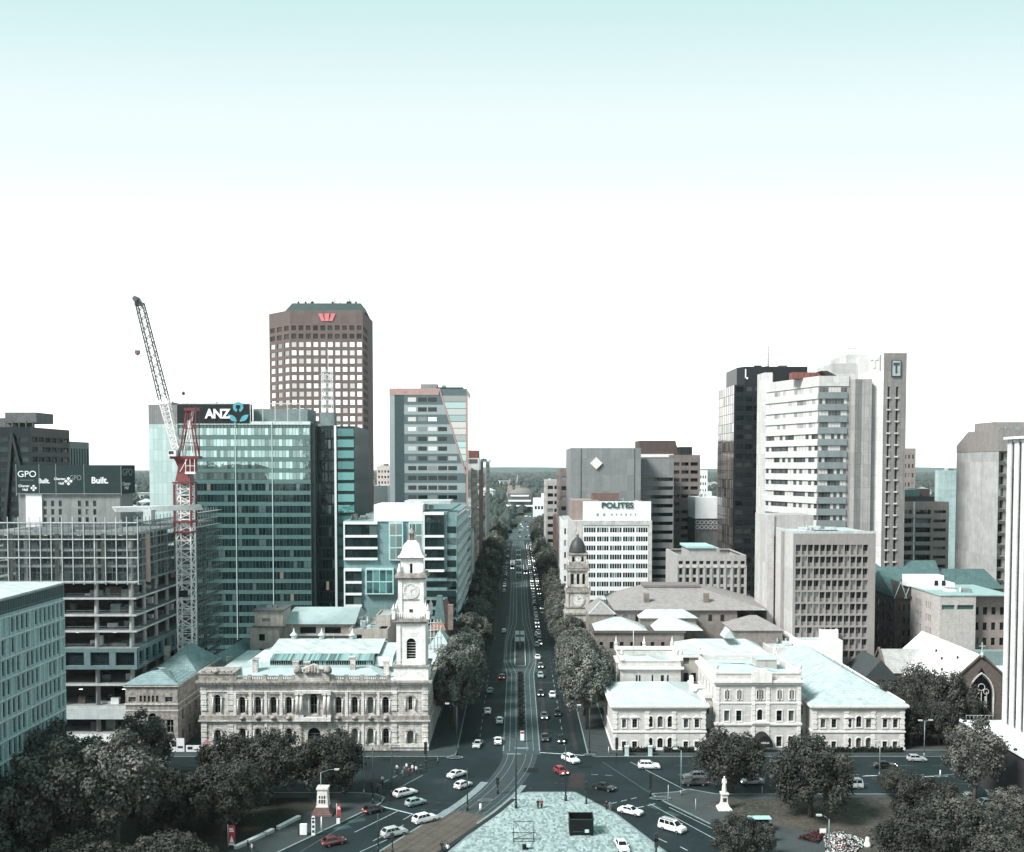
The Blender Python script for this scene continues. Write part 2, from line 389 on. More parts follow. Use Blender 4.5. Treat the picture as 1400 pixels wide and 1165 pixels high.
def slab(name,pts,mat,h=.14,kerb=.28,z0=0.):
 """raised pavement with a lighter kerb course round it"""
 q=MB();q.prism(pts,z0,z0+h,0)
 n=len(pts)
 for i in range(n):
  a,b=Vector(pts[i]),Vector(pts[(i+1)%n]);d=(b-a)
  if d.length<.2:continue
  d.normalize();nn=Vector((-d.y,d.x))
  if kerb:q.prism([tuple(a),tuple(b),tuple(b+nn*kerb),tuple(a+nn*kerb)],z0+.02,z0+h+.012,1)
 return tag(q.build(name,[mat,KERB]),kind='structure')
def ccw(p):
 a=sum(p[i][0]*p[(i+1)%len(p)][1]-p[(i+1)%len(p)][0]*p[i][1]for i in range(len(p)))
 return p if a>0 else p[::-1]
sheet('road',[(-330,90),(330,90),(330,227.2),(-330,227.2)],.02,ASPH)
sheet('road',[(-14.2,227.2),(16.6,227.2),(16.6,900),(-14.2,900)],.02,ASPH)
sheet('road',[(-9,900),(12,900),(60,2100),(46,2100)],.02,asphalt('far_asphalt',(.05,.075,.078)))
def corner(cx,cy,r,a0,a1,n=6):return[(cx+r*cos(radians(a0+(a1-a0)*i/n)),cy+r*sin(radians(a0+(a1-a0)*i/n)))for i in range(n+1)]
slab('pavement',ccw([(-330,226.2)]+corner(-16.2,228.7,2.6,-90,0)+[(-13.6,880),(-20.2,880),(-20.2,262),(-330,262)]),PAVE)
slab('pavement',ccw([(330,226.2)]+corner(18.4,228.7,2.6,270,180)[:]+[(15.8,880),(22,880),(22,231.4),(330,231.4)]),PAVE)
PZ=[G(*p)for p in((706,1086),(722,1083.5),(786,1083.5),(799,1090),(842,1113),(862,1128),(905,1161),(985,1215),(985,1330),(420,1330),(560,1196),(610,1167),(668,1120))]
slab('plaza',ccw(PZ),PLAZA,.14,.45)
PKL=[G(*p)for p in((527,1091),(520,1100),(470,1124),(384,1165),(250,1232),(60,1330),(-400,1330),(-400,1084),(488,1084),(515,1086))]
slab('park_pavement',ccw(PKL),M('park_path',(.04,.052,.054),var=.5,streak=0,scale=.2),.14,.4)
def grass_mat(name,a,b_,c_):
 m,nt,b=new_mat(name);v=coords(nt)
 c=mixc(nt,remap(nt,noise(nt,v,.1,5,.7),.38,.66),a,b_)
 c=mixc(nt,remap(nt,noise(nt,v,1.6,4,.8),.48,.7,0,.8),c,c_)
 L(nt,c,b.inputs['Base Color']);b.inputs['Roughness'].default_value=1;b.inputs['Specular IOR Level'].default_value=.1
 bump(nt,b,noise(nt,v,3,4,.8),.8,.2);return m
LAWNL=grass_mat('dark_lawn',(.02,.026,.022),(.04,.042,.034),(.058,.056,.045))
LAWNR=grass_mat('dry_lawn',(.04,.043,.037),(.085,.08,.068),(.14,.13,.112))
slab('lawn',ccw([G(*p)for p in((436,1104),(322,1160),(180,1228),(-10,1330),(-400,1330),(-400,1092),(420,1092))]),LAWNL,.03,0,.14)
GR=[G(*p)for p in((888,1086),(911,1099),(930,1108),(983,1134),(1040,1166),(1160,1232),(1290,1330),(1500,1330),(1420,1230),(1318,1118),(1300,1094),(1240,1086),(980,1086),(940,1079),(926,1083))]
slab('garden_pavement',ccw(GR),M('garden_path',(.05,.062,.064),var=.5,streak=0,scale=.2),.14,.4)
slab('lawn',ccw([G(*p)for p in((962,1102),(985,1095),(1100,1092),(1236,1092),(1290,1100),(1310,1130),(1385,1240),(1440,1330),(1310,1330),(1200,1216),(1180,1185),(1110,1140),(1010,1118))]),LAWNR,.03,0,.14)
slab('pavement',ccw([G(*p)for p in((1335,1062),(1500,1062),(1640,1330),(1560,1330),(1440,1190),(1352,1088))]),M('pale_path',(.15,.17,.17),var=.5,streak=0,scale=.3),.14,.4)
CORR=M('tram_paving',(.055,.085,.088),brick=(1.0,.5,.03),streak=0,var=.45,scale=.2)
CORB=M('brown_tram_paving',(.105,.092,.08),brick=(1.0,.5,.05),streak=0,var=.55,scale=.3)
RAIL=M('rail_steel',(.20,.27,.275),rough=.45,var=.2,streak=0,metal=.2)
def strip(q,path,w,z,mi=0):
 """flat ribbon of width w along a list of (x,y)"""
 L_,Rr=[],[]
 for i,p in enumerate(path):
  a=Vector(path[max(0,i-1)]);b=Vector(path[min(len(path)-1,i+1)]);d=(b-a).normalized();n=Vector((-d.y,d.x));p=Vector(p)
  L_.append(p+n*w/2);Rr.append(p-n*w/2)
 for i in range(len(path)-1):q.poly([(*Rr[i],z),(*Rr[i+1],z),(*L_[i+1],z),(*L_[i],z)],mi)
 return q
def offset(path,o):
 r=[]
 for i,p in enumerate(path):
  a=Vector(path[max(0,i-1)]);b=Vector(path[min(len(path)-1,i+1)]);d=(b-a).normalized();n=Vector((-d.y,d.x))
  r.append(tuple(Vector(p)+n*o))
 return r
def smooth(path,k=3):
 for _ in range(k):
  q=[path[0]]
  for a,b in zip(path,path[1:]):q+=[(a[0]*.75+b[0]*.25,a[1]*.75+b[1]*.25),(a[0]*.25+b[0]*.75,a[1]*.25+b[1]*.75)]
  path=q+[path[-1]]
 return path
XC=1.0
curve=smooth([(XC,262),(XC,230),G(706,1050),G(684,1078),G(655,1103),G(612,1132),G(560,1166),G(470,1226),G(330,1325)])
yb=G(636,1118)[1]
near=[p for p in curve if p[1]<=yb+3];mid_=[p for p in curve if yb-1<=p[1]<=231]
def bulge(y):
 def hump(a,b,c,d):return max(0,min((y-a)/(b-a),(d-y)/(d-c),1))if a<y<d else 0
 return 2.0*max(hump(318,338,375,425),hump(560,620,800,900))
ys=[231+3.3*i for i in range(200)]
q=MB()
strip(q,[(XC,228),(XC,320)],8.6,.028);strip(q,[(XC,320),(XC,440)],11.6,.028);strip(q,[(XC,440),(XC,890)],9.6,.028)
tag(q.build('tram_track_bed',CORR),kind='structure')
q=MB();strip(q,mid_,7.6,.026);tag(q.build('tram_track_bed',M('worn_tram_paving',(.036,.052,.055),streak=0,var=.4)),kind='structure')
q=MB();strip(q,near,9.4,.05);tag(q.build('tram_track_bed',CORB),kind='structure')
for off in(-2.0,2.0):
 q=MB();qn=MB()
 for g in(-.72,.72):
  strip(q,offset([p for p in curve if yb+1<p[1]<231],off+g),.085,.058);strip(qn,offset([p for p in curve if p[1]<=yb+3],off+g),.16,.059)
  strip(q,[(XC-off-g-(bulge(y)if off>0 else-bulge(y)),y)for y in ys],.11,.036)
 tag(q.build('tram_rails',RAIL),kind='structure');tag(qn.build('tram_rails',M('dull_rail',(.045,.042,.038),streak=0)),kind='structure')
q=MB()
for o in(4.9,-4.9):strip(q,offset(near,o),.4,.062)
for o in(4.3,-4.0):strip(q,offset([p for p in curve if yb-2<p[1]<G(690,1072)[1]],o),1.2 if o>0 else 1.6,.13)
for s_ in(-1,1):
 strip(q,[(XC+s_*(4.15+.55*bulge(y)),y)for y in ys],.26,.034)
tag(q.build('track_edge_line',KERB),kind='structure')
gp=[G(*p)for p in((703,1093),(680,1112),(640,1140),(606,1163),(560,1196))]
q=MB();strip(q,gp,1.0,.155);tag(q.build('drainage_channel',M('dark_channel',(.018,.024,.026),streak=0)),kind='structure')
q=MB();qf=MB()
def line(a,b,w=.14,dash=None,worn=False):
 a=Vector(G(*a)if a[1]>600 else a);b=Vector(G(*b)if b[1]>600 else b);t=qf if worn else q
 if not dash:return strip(t,[tuple(a),tuple(b)],w,.031)
 n=max(1,int((b-a).length/(dash[0]+dash[1])));d=(b-a).normalized()
 for i in range(n):
  p=a+d*i*(dash[0]+dash[1]);strip(t,[tuple(p),tuple(p+d*dash[0])],w,.031)
line((738,1029),(800,1033),.45)
line((693,1031),(712,1031),.35)
line((523,1103),(575,1116),.4);line((590,1118),(608,1122),.35)
line((485,1138),(546,1108));line((510,1150),(552,1128));line((492,1165),(545,1141));line((551,1121),(565,1113))
line((410,1165),(506,1108),.12,None,True);line((535,1083),(578,1060),.35,None,True);line((524,1070),(572,1045),.4,(2.2,1.2),True)
line((580,1096),(640,1100),.12,(1.2,1),True);line((575,1107),(640,1110),.12,(1.2,1),True)
line((862,1042),(946,1085),.14);line((824,1042),(888,1084),.12,None,True)
line((835,1099),(882,1088),.2,(1.5,1.0));line((870,1105),(905,1097),.25,(1.8,1.0));line((808,1059),(848,1061),.14,(1.5,1.5))
line((888,1099),(986,1152),.14);line((915,1104),(984,1138),.14);line((986,1152),(1060,1192),.14)
line((896,1145),(912,1152),.2);line((930,1158),(940,1163),.2)
line((955,1065),(980,1073),.12,None,True)
for y,wn in((206.8,True),(213,False),(219.5,True)):
 for s_ in(-1,1):
  for k in range(22):strip(qf if wn else q,[(s_*(34+7*k),y),(s_*(37+7*k),y)],.14,.031)
for a in(G(1232,1062),G(1272,1062),G(1192,1061)):q.poly([(a[0]-2.2,a[1]-.35,.0312),(a[0]+2.2,a[1]+.1,.0312),(a[0]+2.2,a[1]+.6,.0312),(a[0]-1.2,a[1]+.3,.0312)])
for xx in(-8.9,11.0):
 for k in range(90):strip(q if k<12 else qf,[(xx,236+7*k),(xx,239+7*k)],.13,.031)
line((-13,306),(-4,306),.3,None,True);line((6,305),(15,305),.3,None,True)
tag(q.build('road_marking',LINE),kind='structure');tag(qf.build('road_marking',LINEF),kind='structure')
q=MB()
for c,ang in((G(894,1103),-52),(G(918,1113),-52),(G(488,1122),30),(G(468,1132),30)):
 a=radians(ang);d=Vector((cos(a),sin(a)));n=Vector((-d.y,d.x));c=Vector(c)
 q.poly([(*(c+d*1.5+n*.8),.0305),(*(c-d*1.5+n*.8),.0305),(*(c-d*1.5-n*.8),.0305),(*(c+d*1.5-n*.8),.0305)])
tag(q.build('bike_box',M('green_road_paint',(.035,.07,.066),var=.8,streak=0,scale=1.5,fine=.4)),kind='structure')
sheet('road_patch',[G(*p)for p in((780,1056),(800,1057),(797,1078),(776,1076))],.029,asphalt('red_asphalt',(.03,.024,.026)))
q=MB()
for xx in(7.0,13.5):strip(q,[(xx,232),(xx,620)],1.0,.0285)
tag(q.build('worn_wheel_track',asphalt('worn_asphalt',(.028,.028,.029))),kind='structure')
for i,(c,rx,ry)in enumerate(((G(622,1037),1.9,1.1),(G(806,1033),1.4,.8),(G(903,1093),2.2,1.0),(G(664,1095),1.6,.8),(G(1287,1062),1.6,.7))):
 slab('traffic_island',[(c[0]+rx*cos(t*pi/5),c[1]+ry*sin(t*pi/5))for t in range(10)],PAVE,.14,.25,.14 if i in(0,1,2)else .02)
rp=random.Random(17);MAN=plain('manhole_iron',(.02,.024,.025),.5,.3)
PT=(asphalt('patch_dark',(.0055,.012,.0135)),asphalt('patch_light',(.016,.026,.028)))
for k in range(26):
 x,y=(rp.uniform(-38,60),rp.uniform(186,225))if k<18 else(rp.choice((-11,-7,8,12))+rp.uniform(-1,1),rp.uniform(235,330))
 a,c=rp.uniform(.8,3.2),rp.uniform(.7,5)
 sheet('road_patch',[(x,y),(x+a,y+rp.uniform(-.2,.2)),(x+a,y+c),(x,y+c)],.0262+.0001*k,PT[k%2])
for k in range(12):
 x,y=rp.uniform(-40,55),rp.uniform(188,224);sheet('manhole_cover',[(x+.38*cos(t*pi/5),y+.38*sin(t*pi/5))for t in range(10)],.0297,MAN)
def mirror(name,col,metal=.55,**k):
 m=glass(name,col,**k);m.node_tree.nodes['Principled BSDF'].inputs['Metallic'].default_value=metal;return m
G_DARK=glass('dark_window',(.012,.018,.02),(.20,.23,.23),.12)
G_OFF=glass('office_window',(.018,.03,.033),(.42,.46,.45),.22,light=(1,.85,.65),pl=.0)
G_TEAL=mirror('teal_curtain_glass',(.10,.24,.235),.6,blind=(.30,.46,.45),pb=.12,wav=.03)
G_TEALD=mirror('dark_teal_glass',(.018,.038,.04),.3,blind=(.11,.17,.17),pb=.1,wav=.03,light=(1,.88,.7),pl=.008)
G_SKY=mirror('mirror_glass',(.62,.60,.58),.85,blind=(.7,.66,.64),pb=.1,wav=.02)
G_OLD=glass('sash_window',(.012,.016,.018),(.13,.145,.145),.18,ior=1.5)
W_TEALSP=M('teal_spandrel',(.085,.165,.162),rough=.22,var=.3,streak=.15,spec=.6)
W_WHITE=M('white_panel',(.78,.8,.8),rough=.5,var=.15,streak=.22,fine=.08)
W_PALE=M('pale_teal_panel',(.50,.64,.63),rough=.4,var=.15,streak=.15,fine=.08,brick=(1.5,3.7,.05,0.))
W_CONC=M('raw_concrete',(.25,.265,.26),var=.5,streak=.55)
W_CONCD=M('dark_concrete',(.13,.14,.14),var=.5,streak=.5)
W_STEEL=plain('painted_steel',(.55,.6,.6),.4)
W_DSTEEL=plain('dark_steel',(.03,.038,.04),.45)
W_PIPE=plain('galvanised_pipe',(.33,.38,.38),.35,.4)
W_GPO=M('sandstone',(.72,.695,.655),brick=(1.3,.5,.035),mortar=.45,var=.75,streak=.7,scale=.7,grime=(.20,.185,.17),fine=.35)
W_GPOT=M('pale_limestone',(.82,.80,.765),brick=(1.1,.5,.025),mortar=.6,var=.5,streak=.42,scale=.6,grime=(.22,.21,.2),fine=.25)
W_GPOD=M('grimy_stone',(.40,.37,.34),var=.8,streak=.6,scale=1.1,grime=(.07,.065,.06),fine=.4)
W_GPOW=M('overexposed_limestone',(.90,.89,.87),brick=(1.1,.5,.025),mortar=.7,var=.3,streak=.28,scale=.6,grime=(.36,.35,.34),fine=.15)  # lighter copy of the stone; the tower's overexposure is put into its colour
W_RED=M('old_rubble_stone',(.30,.24,.21),brick=(.9,.35,.05),mortar=.5,var=.7,streak=.4,scale=.8)
R_TEAL=seam('teal_metal_roof',(.42,.52,.515),.8,0,var=.5)
R_TEALY=seam('pale_metal_roof',(.58,.655,.65),.8,1,var=.5)
R_SLATE=M('slate_roof',(.26,.37,.38),brick=(.5,.3,.04),mortar=.5,var=.6,streak=.3,scale=.5)
R_FLAT=M('flat_roof',(.42,.47,.47),var=.6,streak=0,scale=.25)
R_WHITE=M('white_roof',(.52,.575,.575),rough=.6,brick=(1.2,40,.06,0.),mortar=.72,var=.45,streak=.1,scale=.3)
R_BRICK=M('terracotta_roof',(.33,.17,.14),brick=(.4,.35,.05),var=.5)
b=Bld('office_building','teal office slab with a close grid of narrow windows at the left edge','building',-140,128)
wx,dy,hh=140-88.2,70,42.2
q=MB();fl=11;fh=(hh-3.2)/fl;nb=40
rects=[];rr=random.Random(4)
for j in range(fl):
 for i in range(nb):
  if rr.random()<.8:rects.append((i*dy/nb+.5,j*fh+.55,i*dy/nb+dy/nb-.45,j*fh+fh-.45))
def pale_fins():
 b.wall(q,(wx,0,0),EAST,dy,hh,rects,.22,G_TEALD)
pale_fins()
q.poly([(0,0,0),(wx,0,0),(wx,0,hh),(0,0,hh)]);q.poly([(wx,dy,0),(0,dy,0),(0,dy,hh),(wx,dy,hh)]);q.poly([(0,dy,0),(0,0,0),(0,0,hh),(0,dy,hh)])
b.part('wall',q,M('pale_teal_cladding',(.28,.44,.44),rough=.4,var=.5,streak=.45,fine=.3,scale=1.2))
q=MB()
for j in range(fl+1):q.box(wx+.003,0,j*fh-.12,wx+.28,dy,j*fh+.1)
b.part('floor_band',q,M('pale_band',(.58,.66,.66)))
q=MB()
for i in range(nb+1):q.box(wx+.003,i*dy/nb-.07,0,wx+.2,i*dy/nb+.07,hh-3.3)
b.part('fin',q,M('pale_band',(.58,.66,.66)))
q=MB();q.box(wx+.004,0,hh-2.6,wx+.12,dy,hh-.35)
b.part('parapet_screen',q,M('dark_louvre',(.05,.075,.078),brick=(.9,4,.08,0.),mortar=2.2,streak=0))
q=MB();q.box(0,-.1,hh,wx+.4,dy+.1,hh+.25);b.part('roof',q,R_WHITE)
q=MB()
for k in range(6):q.box(4+7*k,3,hh+.26,4.3+7*k,dy-3,hh+.6)
b.part('roof_rail',q,W_PIPE)
b.done()
X0=px2x(-40,242,30);X1=px2x(186,242,30)
b=Bld('construction_site_building','half-built concrete office block with open floors below and a scaffold screen above','building',X0,242)
w_=X1-X0;d_=62
def zz(py):return py2z(py,242)
levels=[zz(v)for v in(1003,981,966,936,911,887,863,841,818,796,774,752,730)]
for z in levels:
 q=MB();q.box(0,0,z-.28,w_,d_,z+.12);o=b.part('floor_slab',q,W_CONC);q=MB();q.box(0,-.08,z-.3,w_+.08,-.004,z+.14);q.box(w_+.004,-.004,z-.3,w_+.08,d_,z+.14);b.part('slab_edge',q,M('slab_edge_concrete',(.50,.52,.51),var=.5,streak=.3))
q=MB()
for k in range(6):
 x=w_-1.6-8.3*k
 q=MB();q.cyl((x,1.4,0),(x,1.4,levels[-1]),.55,.55,10);b.part('column',q,M('column_concrete',(.36,.37,.36),var=.4,streak=.4))
for k in range(1,8):
 y=1.4+8.2*k
 q=MB();q.cyl((w_-1.6,y,0),(w_-1.6,y,levels[-1]),.5,.5,10);b.part('column',q,M('column_concrete',(.36,.37,.36),var=.4,streak=.4))
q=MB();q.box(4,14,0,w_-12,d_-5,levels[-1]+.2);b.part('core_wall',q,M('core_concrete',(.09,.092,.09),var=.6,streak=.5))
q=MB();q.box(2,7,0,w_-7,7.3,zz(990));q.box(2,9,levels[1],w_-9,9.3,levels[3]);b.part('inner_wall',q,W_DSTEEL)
z0,z1=zz(915),zz(886)
q=MB();ww=w_+.3
rs=[(w_-3.6-6.0*k-.2,.9,w_+1.1-6.0*k-.4,z1-z0-1.0)for k in range(0,8)]
rs=[(a+-1.0,c,e_-1.0,f)for a,c,e_,f in rs]
b.wall(q,(-.15,-.3,z0),SOUTH,ww,z1-z0,[r for r in rs if r[0]>0],.6,G_DARK)
b.wall(q,(w_+.3,-.3,z0),EAST,d_*.72,z1-z0,[(1.2+4.4*k,.9,4.3+4.4*k,z1-z0-1.0)for k in range(9)],.6,G_DARK)
q.box(-.15,-.3+.7,z0,w_-.4,.8,z0+.1);b.part('facade_band',q,M('blue_grey_panel',(.13,.2,.21),var=.35,streak=.3))
q=MB();q.box(-.15,-.36,zz(983),w_-2.5,-.03,zz(968));q.box(-.15,-.35,zz(1007),w_-18,-.04,zz(1000));b.part('edge_panel',q,M('pale_site_panel',(.5,.56,.56)))
zt,zb=zz(713),zz(795)
q=MB();q.poly([(-.2,-1.3,zb),(w_+1.2,-1.3,zb),(w_+1.2,-1.3,zt),(-.2,-1.3,zt)]);q.poly([(w_+1.2,-1.3,zb),(w_+1.2,d_,zb),(w_+1.2,d_,zt),(w_+1.2,-1.3,zt)])
def screen_mat():
 m,nt,bs=new_mat('scaffold_mesh');v=coords(nt)
 c=mixc(nt,remap(nt,noise(nt,v,.35,5,.7),.35,.7),(.022,.04,.041),(.10,.145,.145))
 L(nt,c,bs.inputs['Base Color']);bs.inputs['Roughness'].default_value=.6
 wv=wallvec(nt,v);bt=N(nt,'ShaderNodeTexBrick');bt.offset=0;L(nt,wv,bt.inputs['Vector']);bt.inputs['Scale'].default_value=1;bt.inputs['Brick Width'].default_value=1.27;bt.inputs['Row Height'].default_value=1.9;bt.inputs['Mortar Size'].default_value=.09
 bt.inputs['Color1'].default_value=(.10,.10,.10,1);bt.inputs['Color2'].default_value=(.42,.42,.42,1);bt.inputs['Mortar'].default_value=(.8,.8,.8,1)
 L(nt,bt.outputs['Color'],bs.inputs['Alpha']);return m
scr=b.part('scaffold_screen',q,screen_mat())
q=MB();qs=MB()
nx=20
for i in range(nx+1):
 x=w_+1.2-i*2.55
 if x<-.3:break
 q.box(x-.09,-1.5,zb-.6,x+.09,-1.34,zt+1.2)
for j in range(26):
 y=-1.3+j*2.5
 qs.box(w_+1.24,y-.07,zb-.5,w_+1.38,y+.07,zt+1.1)
for z in(zb+.1,(zb*2+zt)/3+1,(zb+zt*2)/3+.6,zt-.2):
 q.box(-.2,-1.56,z-.12,w_+1.3,-1.36,z+.12);qs.box(w_+1.25,-1.2,z-.12,w_+1.42,d_,z+.12)
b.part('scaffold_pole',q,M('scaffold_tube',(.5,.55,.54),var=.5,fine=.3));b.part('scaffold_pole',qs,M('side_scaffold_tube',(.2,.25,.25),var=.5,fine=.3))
for k,x in enumerate((9.5,20.5,31.5,42)):
 q=MB();q.box(x,-.6,zb,x+1.1,-.4,zb+(zt-zb)*.8);b.part('warm_column',q,M('raw_timber_form',(.13,.112,.095)))
q=MB()
for k in range(10):
 x=w_-2-4.9*k
 for z in levels[4:9]:q.box(x,.3,z+1.0,x+4.6,.36,z+1.07);q.box(x,.3,z+.55,x+4.6,.36,z+.6)
for k in range(11):
 for z in levels[4:9]:q.box(w_-.3,2+5*k,z+1.0,w_-.24,6.5+5*k,z+1.07)
b.part('edge_rail',q,W_PIPE)
rr=random.Random(14)
for z in levels[:-1]:
 for k in range(9):
  q=MB();x,y,a,h_=rr.uniform(w_-44,w_-3),rr.uniform(1.5,6),rr.uniform(.6,3.5),rr.uniform(.4,2.4);q.box(x,y,z+.13,x+a,y+rr.uniform(.4,1.4),z+.13+h_)
  b.part('material_stack',q,rr.choice((W_PIPE,W_DSTEEL,W_CONCD,W_WHITE,M('raw_timber_form',(.13,.112,.095)),W_CONC)))
 for k in range(10):
  q=MB();y,a=rr.uniform(2,d_-6),rr.uniform(.5,2.5);q.box(w_-rr.uniform(4,7),y,z+.13,w_-3.2,y+a,z+.13+rr.uniform(.5,2.2));b.part('material_stack',q,rr.choice((W_PIPE,W_DSTEEL,W_CONCD,W_WHITE,W_CONC)))
 for k in range(4):q=MB();x=w_-5-9*k-rr.uniform(0,3);q.box(x,4,z+3.2,x+.8,4.3,z+3.3);b.part('work_light',q,plain('work_lamp',(1,.95,.85),emit=1.6))
q=MB()
for j in range(14):
 y=d_-26+2*j
 for xx in(1.4,2.8):q.box(w_+xx,y,0,w_+xx+.1,y+.1,levels[-2]+3)
for z in range(2,54,2):q.box(w_+1.4,d_-26,z,w_+2.9,d_,z+.07)
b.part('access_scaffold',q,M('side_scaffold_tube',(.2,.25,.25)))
for z in levels[4:10]:
 q=MB();q.box(w_+.01,d_-33,z-.1,w_+3.6,d_-29.5,z+.25);b.part('loading_platform',q,W_STEEL)
cy=26.
cx0=b.lx(25,cy,60);cx1=b.lx(164,cy,60);cz0=levels[-1]+.1;czb=b.lz(675,cy);czt=b.lz(636,cy)
q=MB();rs=[]
for k in range(3):
 for j in range(6):rs.append((6.5+2.0*j+(3 if j>2 else 0),.5+k*2.2+.5,7.3+2.0*j+(3 if j>2 else 0),.5+k*2.2+2.0))
b.wall(q,(cx0,cy,cz0),SOUTH,cx1-cx0,czt-cz0-.5,[r for r in rs if r[3]<czb-cz0],.3,G_DARK)
b.wall(q,(cx1,cy,cz0),EAST,9,czt-cz0-.5);q.box(cx0,cy+.5,czt-.8,cx1,cy+9,czt-.5)
q.poly([(cx0,cy+16,cz0),(cx0,cy,cz0),(cx0,cy,czt-.5),(cx0,cy+16,czt-.5)])
b.part('core_tower',q,W_CONC)
q=MB();q.box(cx0+2,cy-.3,cz0,cx0+6.2,cy-.02,czb+.5);b.part('hoist_panel',q,W_WHITE)
q=MB();q.box(w_-6,6,levels[-1],w_-5.4,6.6,levels[-1]+3);q.box(w_-26,4,levels[-1]+.2,w_-17,7,levels[-1]+1.2);b.part('formwork_stack',q,W_PIPE)
q=MB();bz=levels[-1]+5.8
for k in range(5):q.cyl((w_-10,12+.5*k,bz-.3*k),(w_+12,12+.5*k,bz-.3*k+.6),.18,.14,6)
q.box(w_-2,11,bz-4,w_,14,bz-.6);q.box(w_-1,12,levels[-1],w_-.6,12.4,bz);b.part('concrete_placing_boom',q,W_STEEL)
b.done()
bn=thing('banner','dark green building-site banner with white lettering, hung on the concrete core','banner',(b.x+cx0,242+cy,czb))
BW=cx1-cx0+.6;BH=czt-czb
q=MB();q.box(-.3,-.55,0,BW,-.4,BH);q.box(BW,-.55,0,BW+.15,8.6,BH);bp=q.build('banner_sheet',M('banner_cloth',(.018,.036,.038),streak=.2,fine=.15),bn)
q=MB()
for x in(-.3,BW*.21,BW*.37,BW*.64,BW-.1):q.box(x,-.62,-.6,x+.12,-.56,BH+.3)
q.box(-.3,-.64,-.1,BW,-.56,.06);q.build('banner_frame',W_PIPE,bn)
WT=plain('banner_white',(.8,.84,.84),.6,var=.05);WG=plain('banner_grey',(.22,.27,.27),.6)
def bt_(t,s,x,z,m=WT,bold=.02,sq=1.):text(t,s,m,bn,(0,-.56,0),(1,0),(0,-1),x,z,.04,bold,sq)
k=BW/26.2
bt_('GPO',2.3,2.5*k,BH*.68,WT,.0,1.05);bt_('EXCHANGE',.55,2.5*k,BH*.47,WG,0,1.2);bt_('Charter',.9,1.7*k,BH*.27);bt_('Hall',.9,2.0*k,BH*.14)
bt_('Built.',1.7,6.8*k,BH*.44,WT,.05,.85);bt_('Charter',.9,10.7*k,BH*.52);bt_('Hall',.9,11.1*k,BH*.36);bt_('GPO',1.9,14.7*k,BH*.55,WG,0,.8)
bt_('Built.',2.3,20.8*k,BH*.46,WT,.06,.95)
for tx,sz_,zz_,m_ in(('GPO',2.6,.74,WG),('Charter',1.3,.34,WT),('Hall',1.3,.2,WT)):text(tx,sz_,m_,bn,(BW+.16,-.55,0),EAST,(1,0),3.8 if tx=='GPO' else 3.0,BH*zz_,.04,.0,1.3)
q=MB()
for x,z,r in((4.1*k,BH*.2,.85),(12.9*k,BH*.44,1.1)):
 for a in range(4):
  p=Vector((x,-.6,z));d=Vector((cos(a*pi/2),0,sin(a*pi/2)));e2=Vector((cos(a*pi/2+.55),0,sin(a*pi/2+.55)));f2=Vector((cos(a*pi/2-.55),0,sin(a*pi/2-.55)))
  q.poly([p+d*.1*r,p+f2*r*.8,p+d*r,p+e2*r*.8])
q.build('banner_emblem',WT,bn)
b=Bld('office_tower','dark steel-braced tower at the left edge with rooftop plant','building',px2x(-60,345,60),345)
w_=b.lx(42,0,70);h_=b.lz(584)
q=b.block(0,0,w_,30,0,h_,M('charcoal_cladding',(.014,.022,.025),rough=.35,var=.3),W_CONCD,S=grid(w_,h_,7,22,.5,2,2,.86,.5),E=grid(30,h_,6,22,.5,2,2,.8,.5),gm=G_TEALD)
q=MB();q.box(w_-9,1.2,h_+1.5,w_+1.5,14,h_+5);q.box(-2,3,h_,w_-6,16,h_+3.2)
for k in range(5):q.box(w_-9+2.3*k,1,h_,w_-8.7+2.3*k,1.3,h_+2)
b.part('rooftop_plant',q,W_CONCD)
q=MB();q.bar((w_-6,-.5,h_-2),(w_-13,-.5,2),.9);q.bar((w_+.4,-.5,h_-30),(w_-6,-.5,h_-2),.8);b.part('brace',q,W_DSTEEL);b.done()
b=Bld('office_tower','grey tower with vertical ribs standing behind the site banner','building',px2x(28,372,60),372)
w_=b.lx(84,0,70);h_=b.lz(603)
q=b.block(0,0,w_,24,0,h_,M('rib_cladding',(.10,.15,.16),rough=.35),W_CONCD,S=grid(w_,h_,9,1,0,40,.5,.45,.96),E=grid(24,h_,10,1,.2,2,.5,.5,.96),gm=G_TEALD)
b.clutter(1,2,w_-3,12,h_-.9,5,[W_CONCD,W_PIPE],3);b.done()
Y=346
b=Bld('glass_office_tower','wide teal glass office tower with white letters on its dark rooftop band','building',px2x(205,Y,50),Y)
xa,xb,xr=b.lx(244,0,60),b.lx(272,0,60),b.lx(425,0,60);zt=b.lz(577);zs=b.lz(553)
fh=(zt-3)/20.5
q=MB();dep=46
b.wall(q,(0,0,0),SOUTH,xa-.1,zs-6.6,(),0);q.poly([(0,dep,0),(0,0,0),(0,0,zs-6.6),(0,dep,zs-6.6)])
b.part('side_wing',q,W_PALE)
q=MB();q.box(-.02,-.02,zs-6.6,xa-.1,dep,zs);b.part('plant_screen',q,M('ribbed_screen',(.27,.28,.28),brick=(.7,30,.12,0.),streak=0))
q=MB();q.box(xa,.25,0,xr,dep,zt)
b.part('wall',q,W_TEALSP)
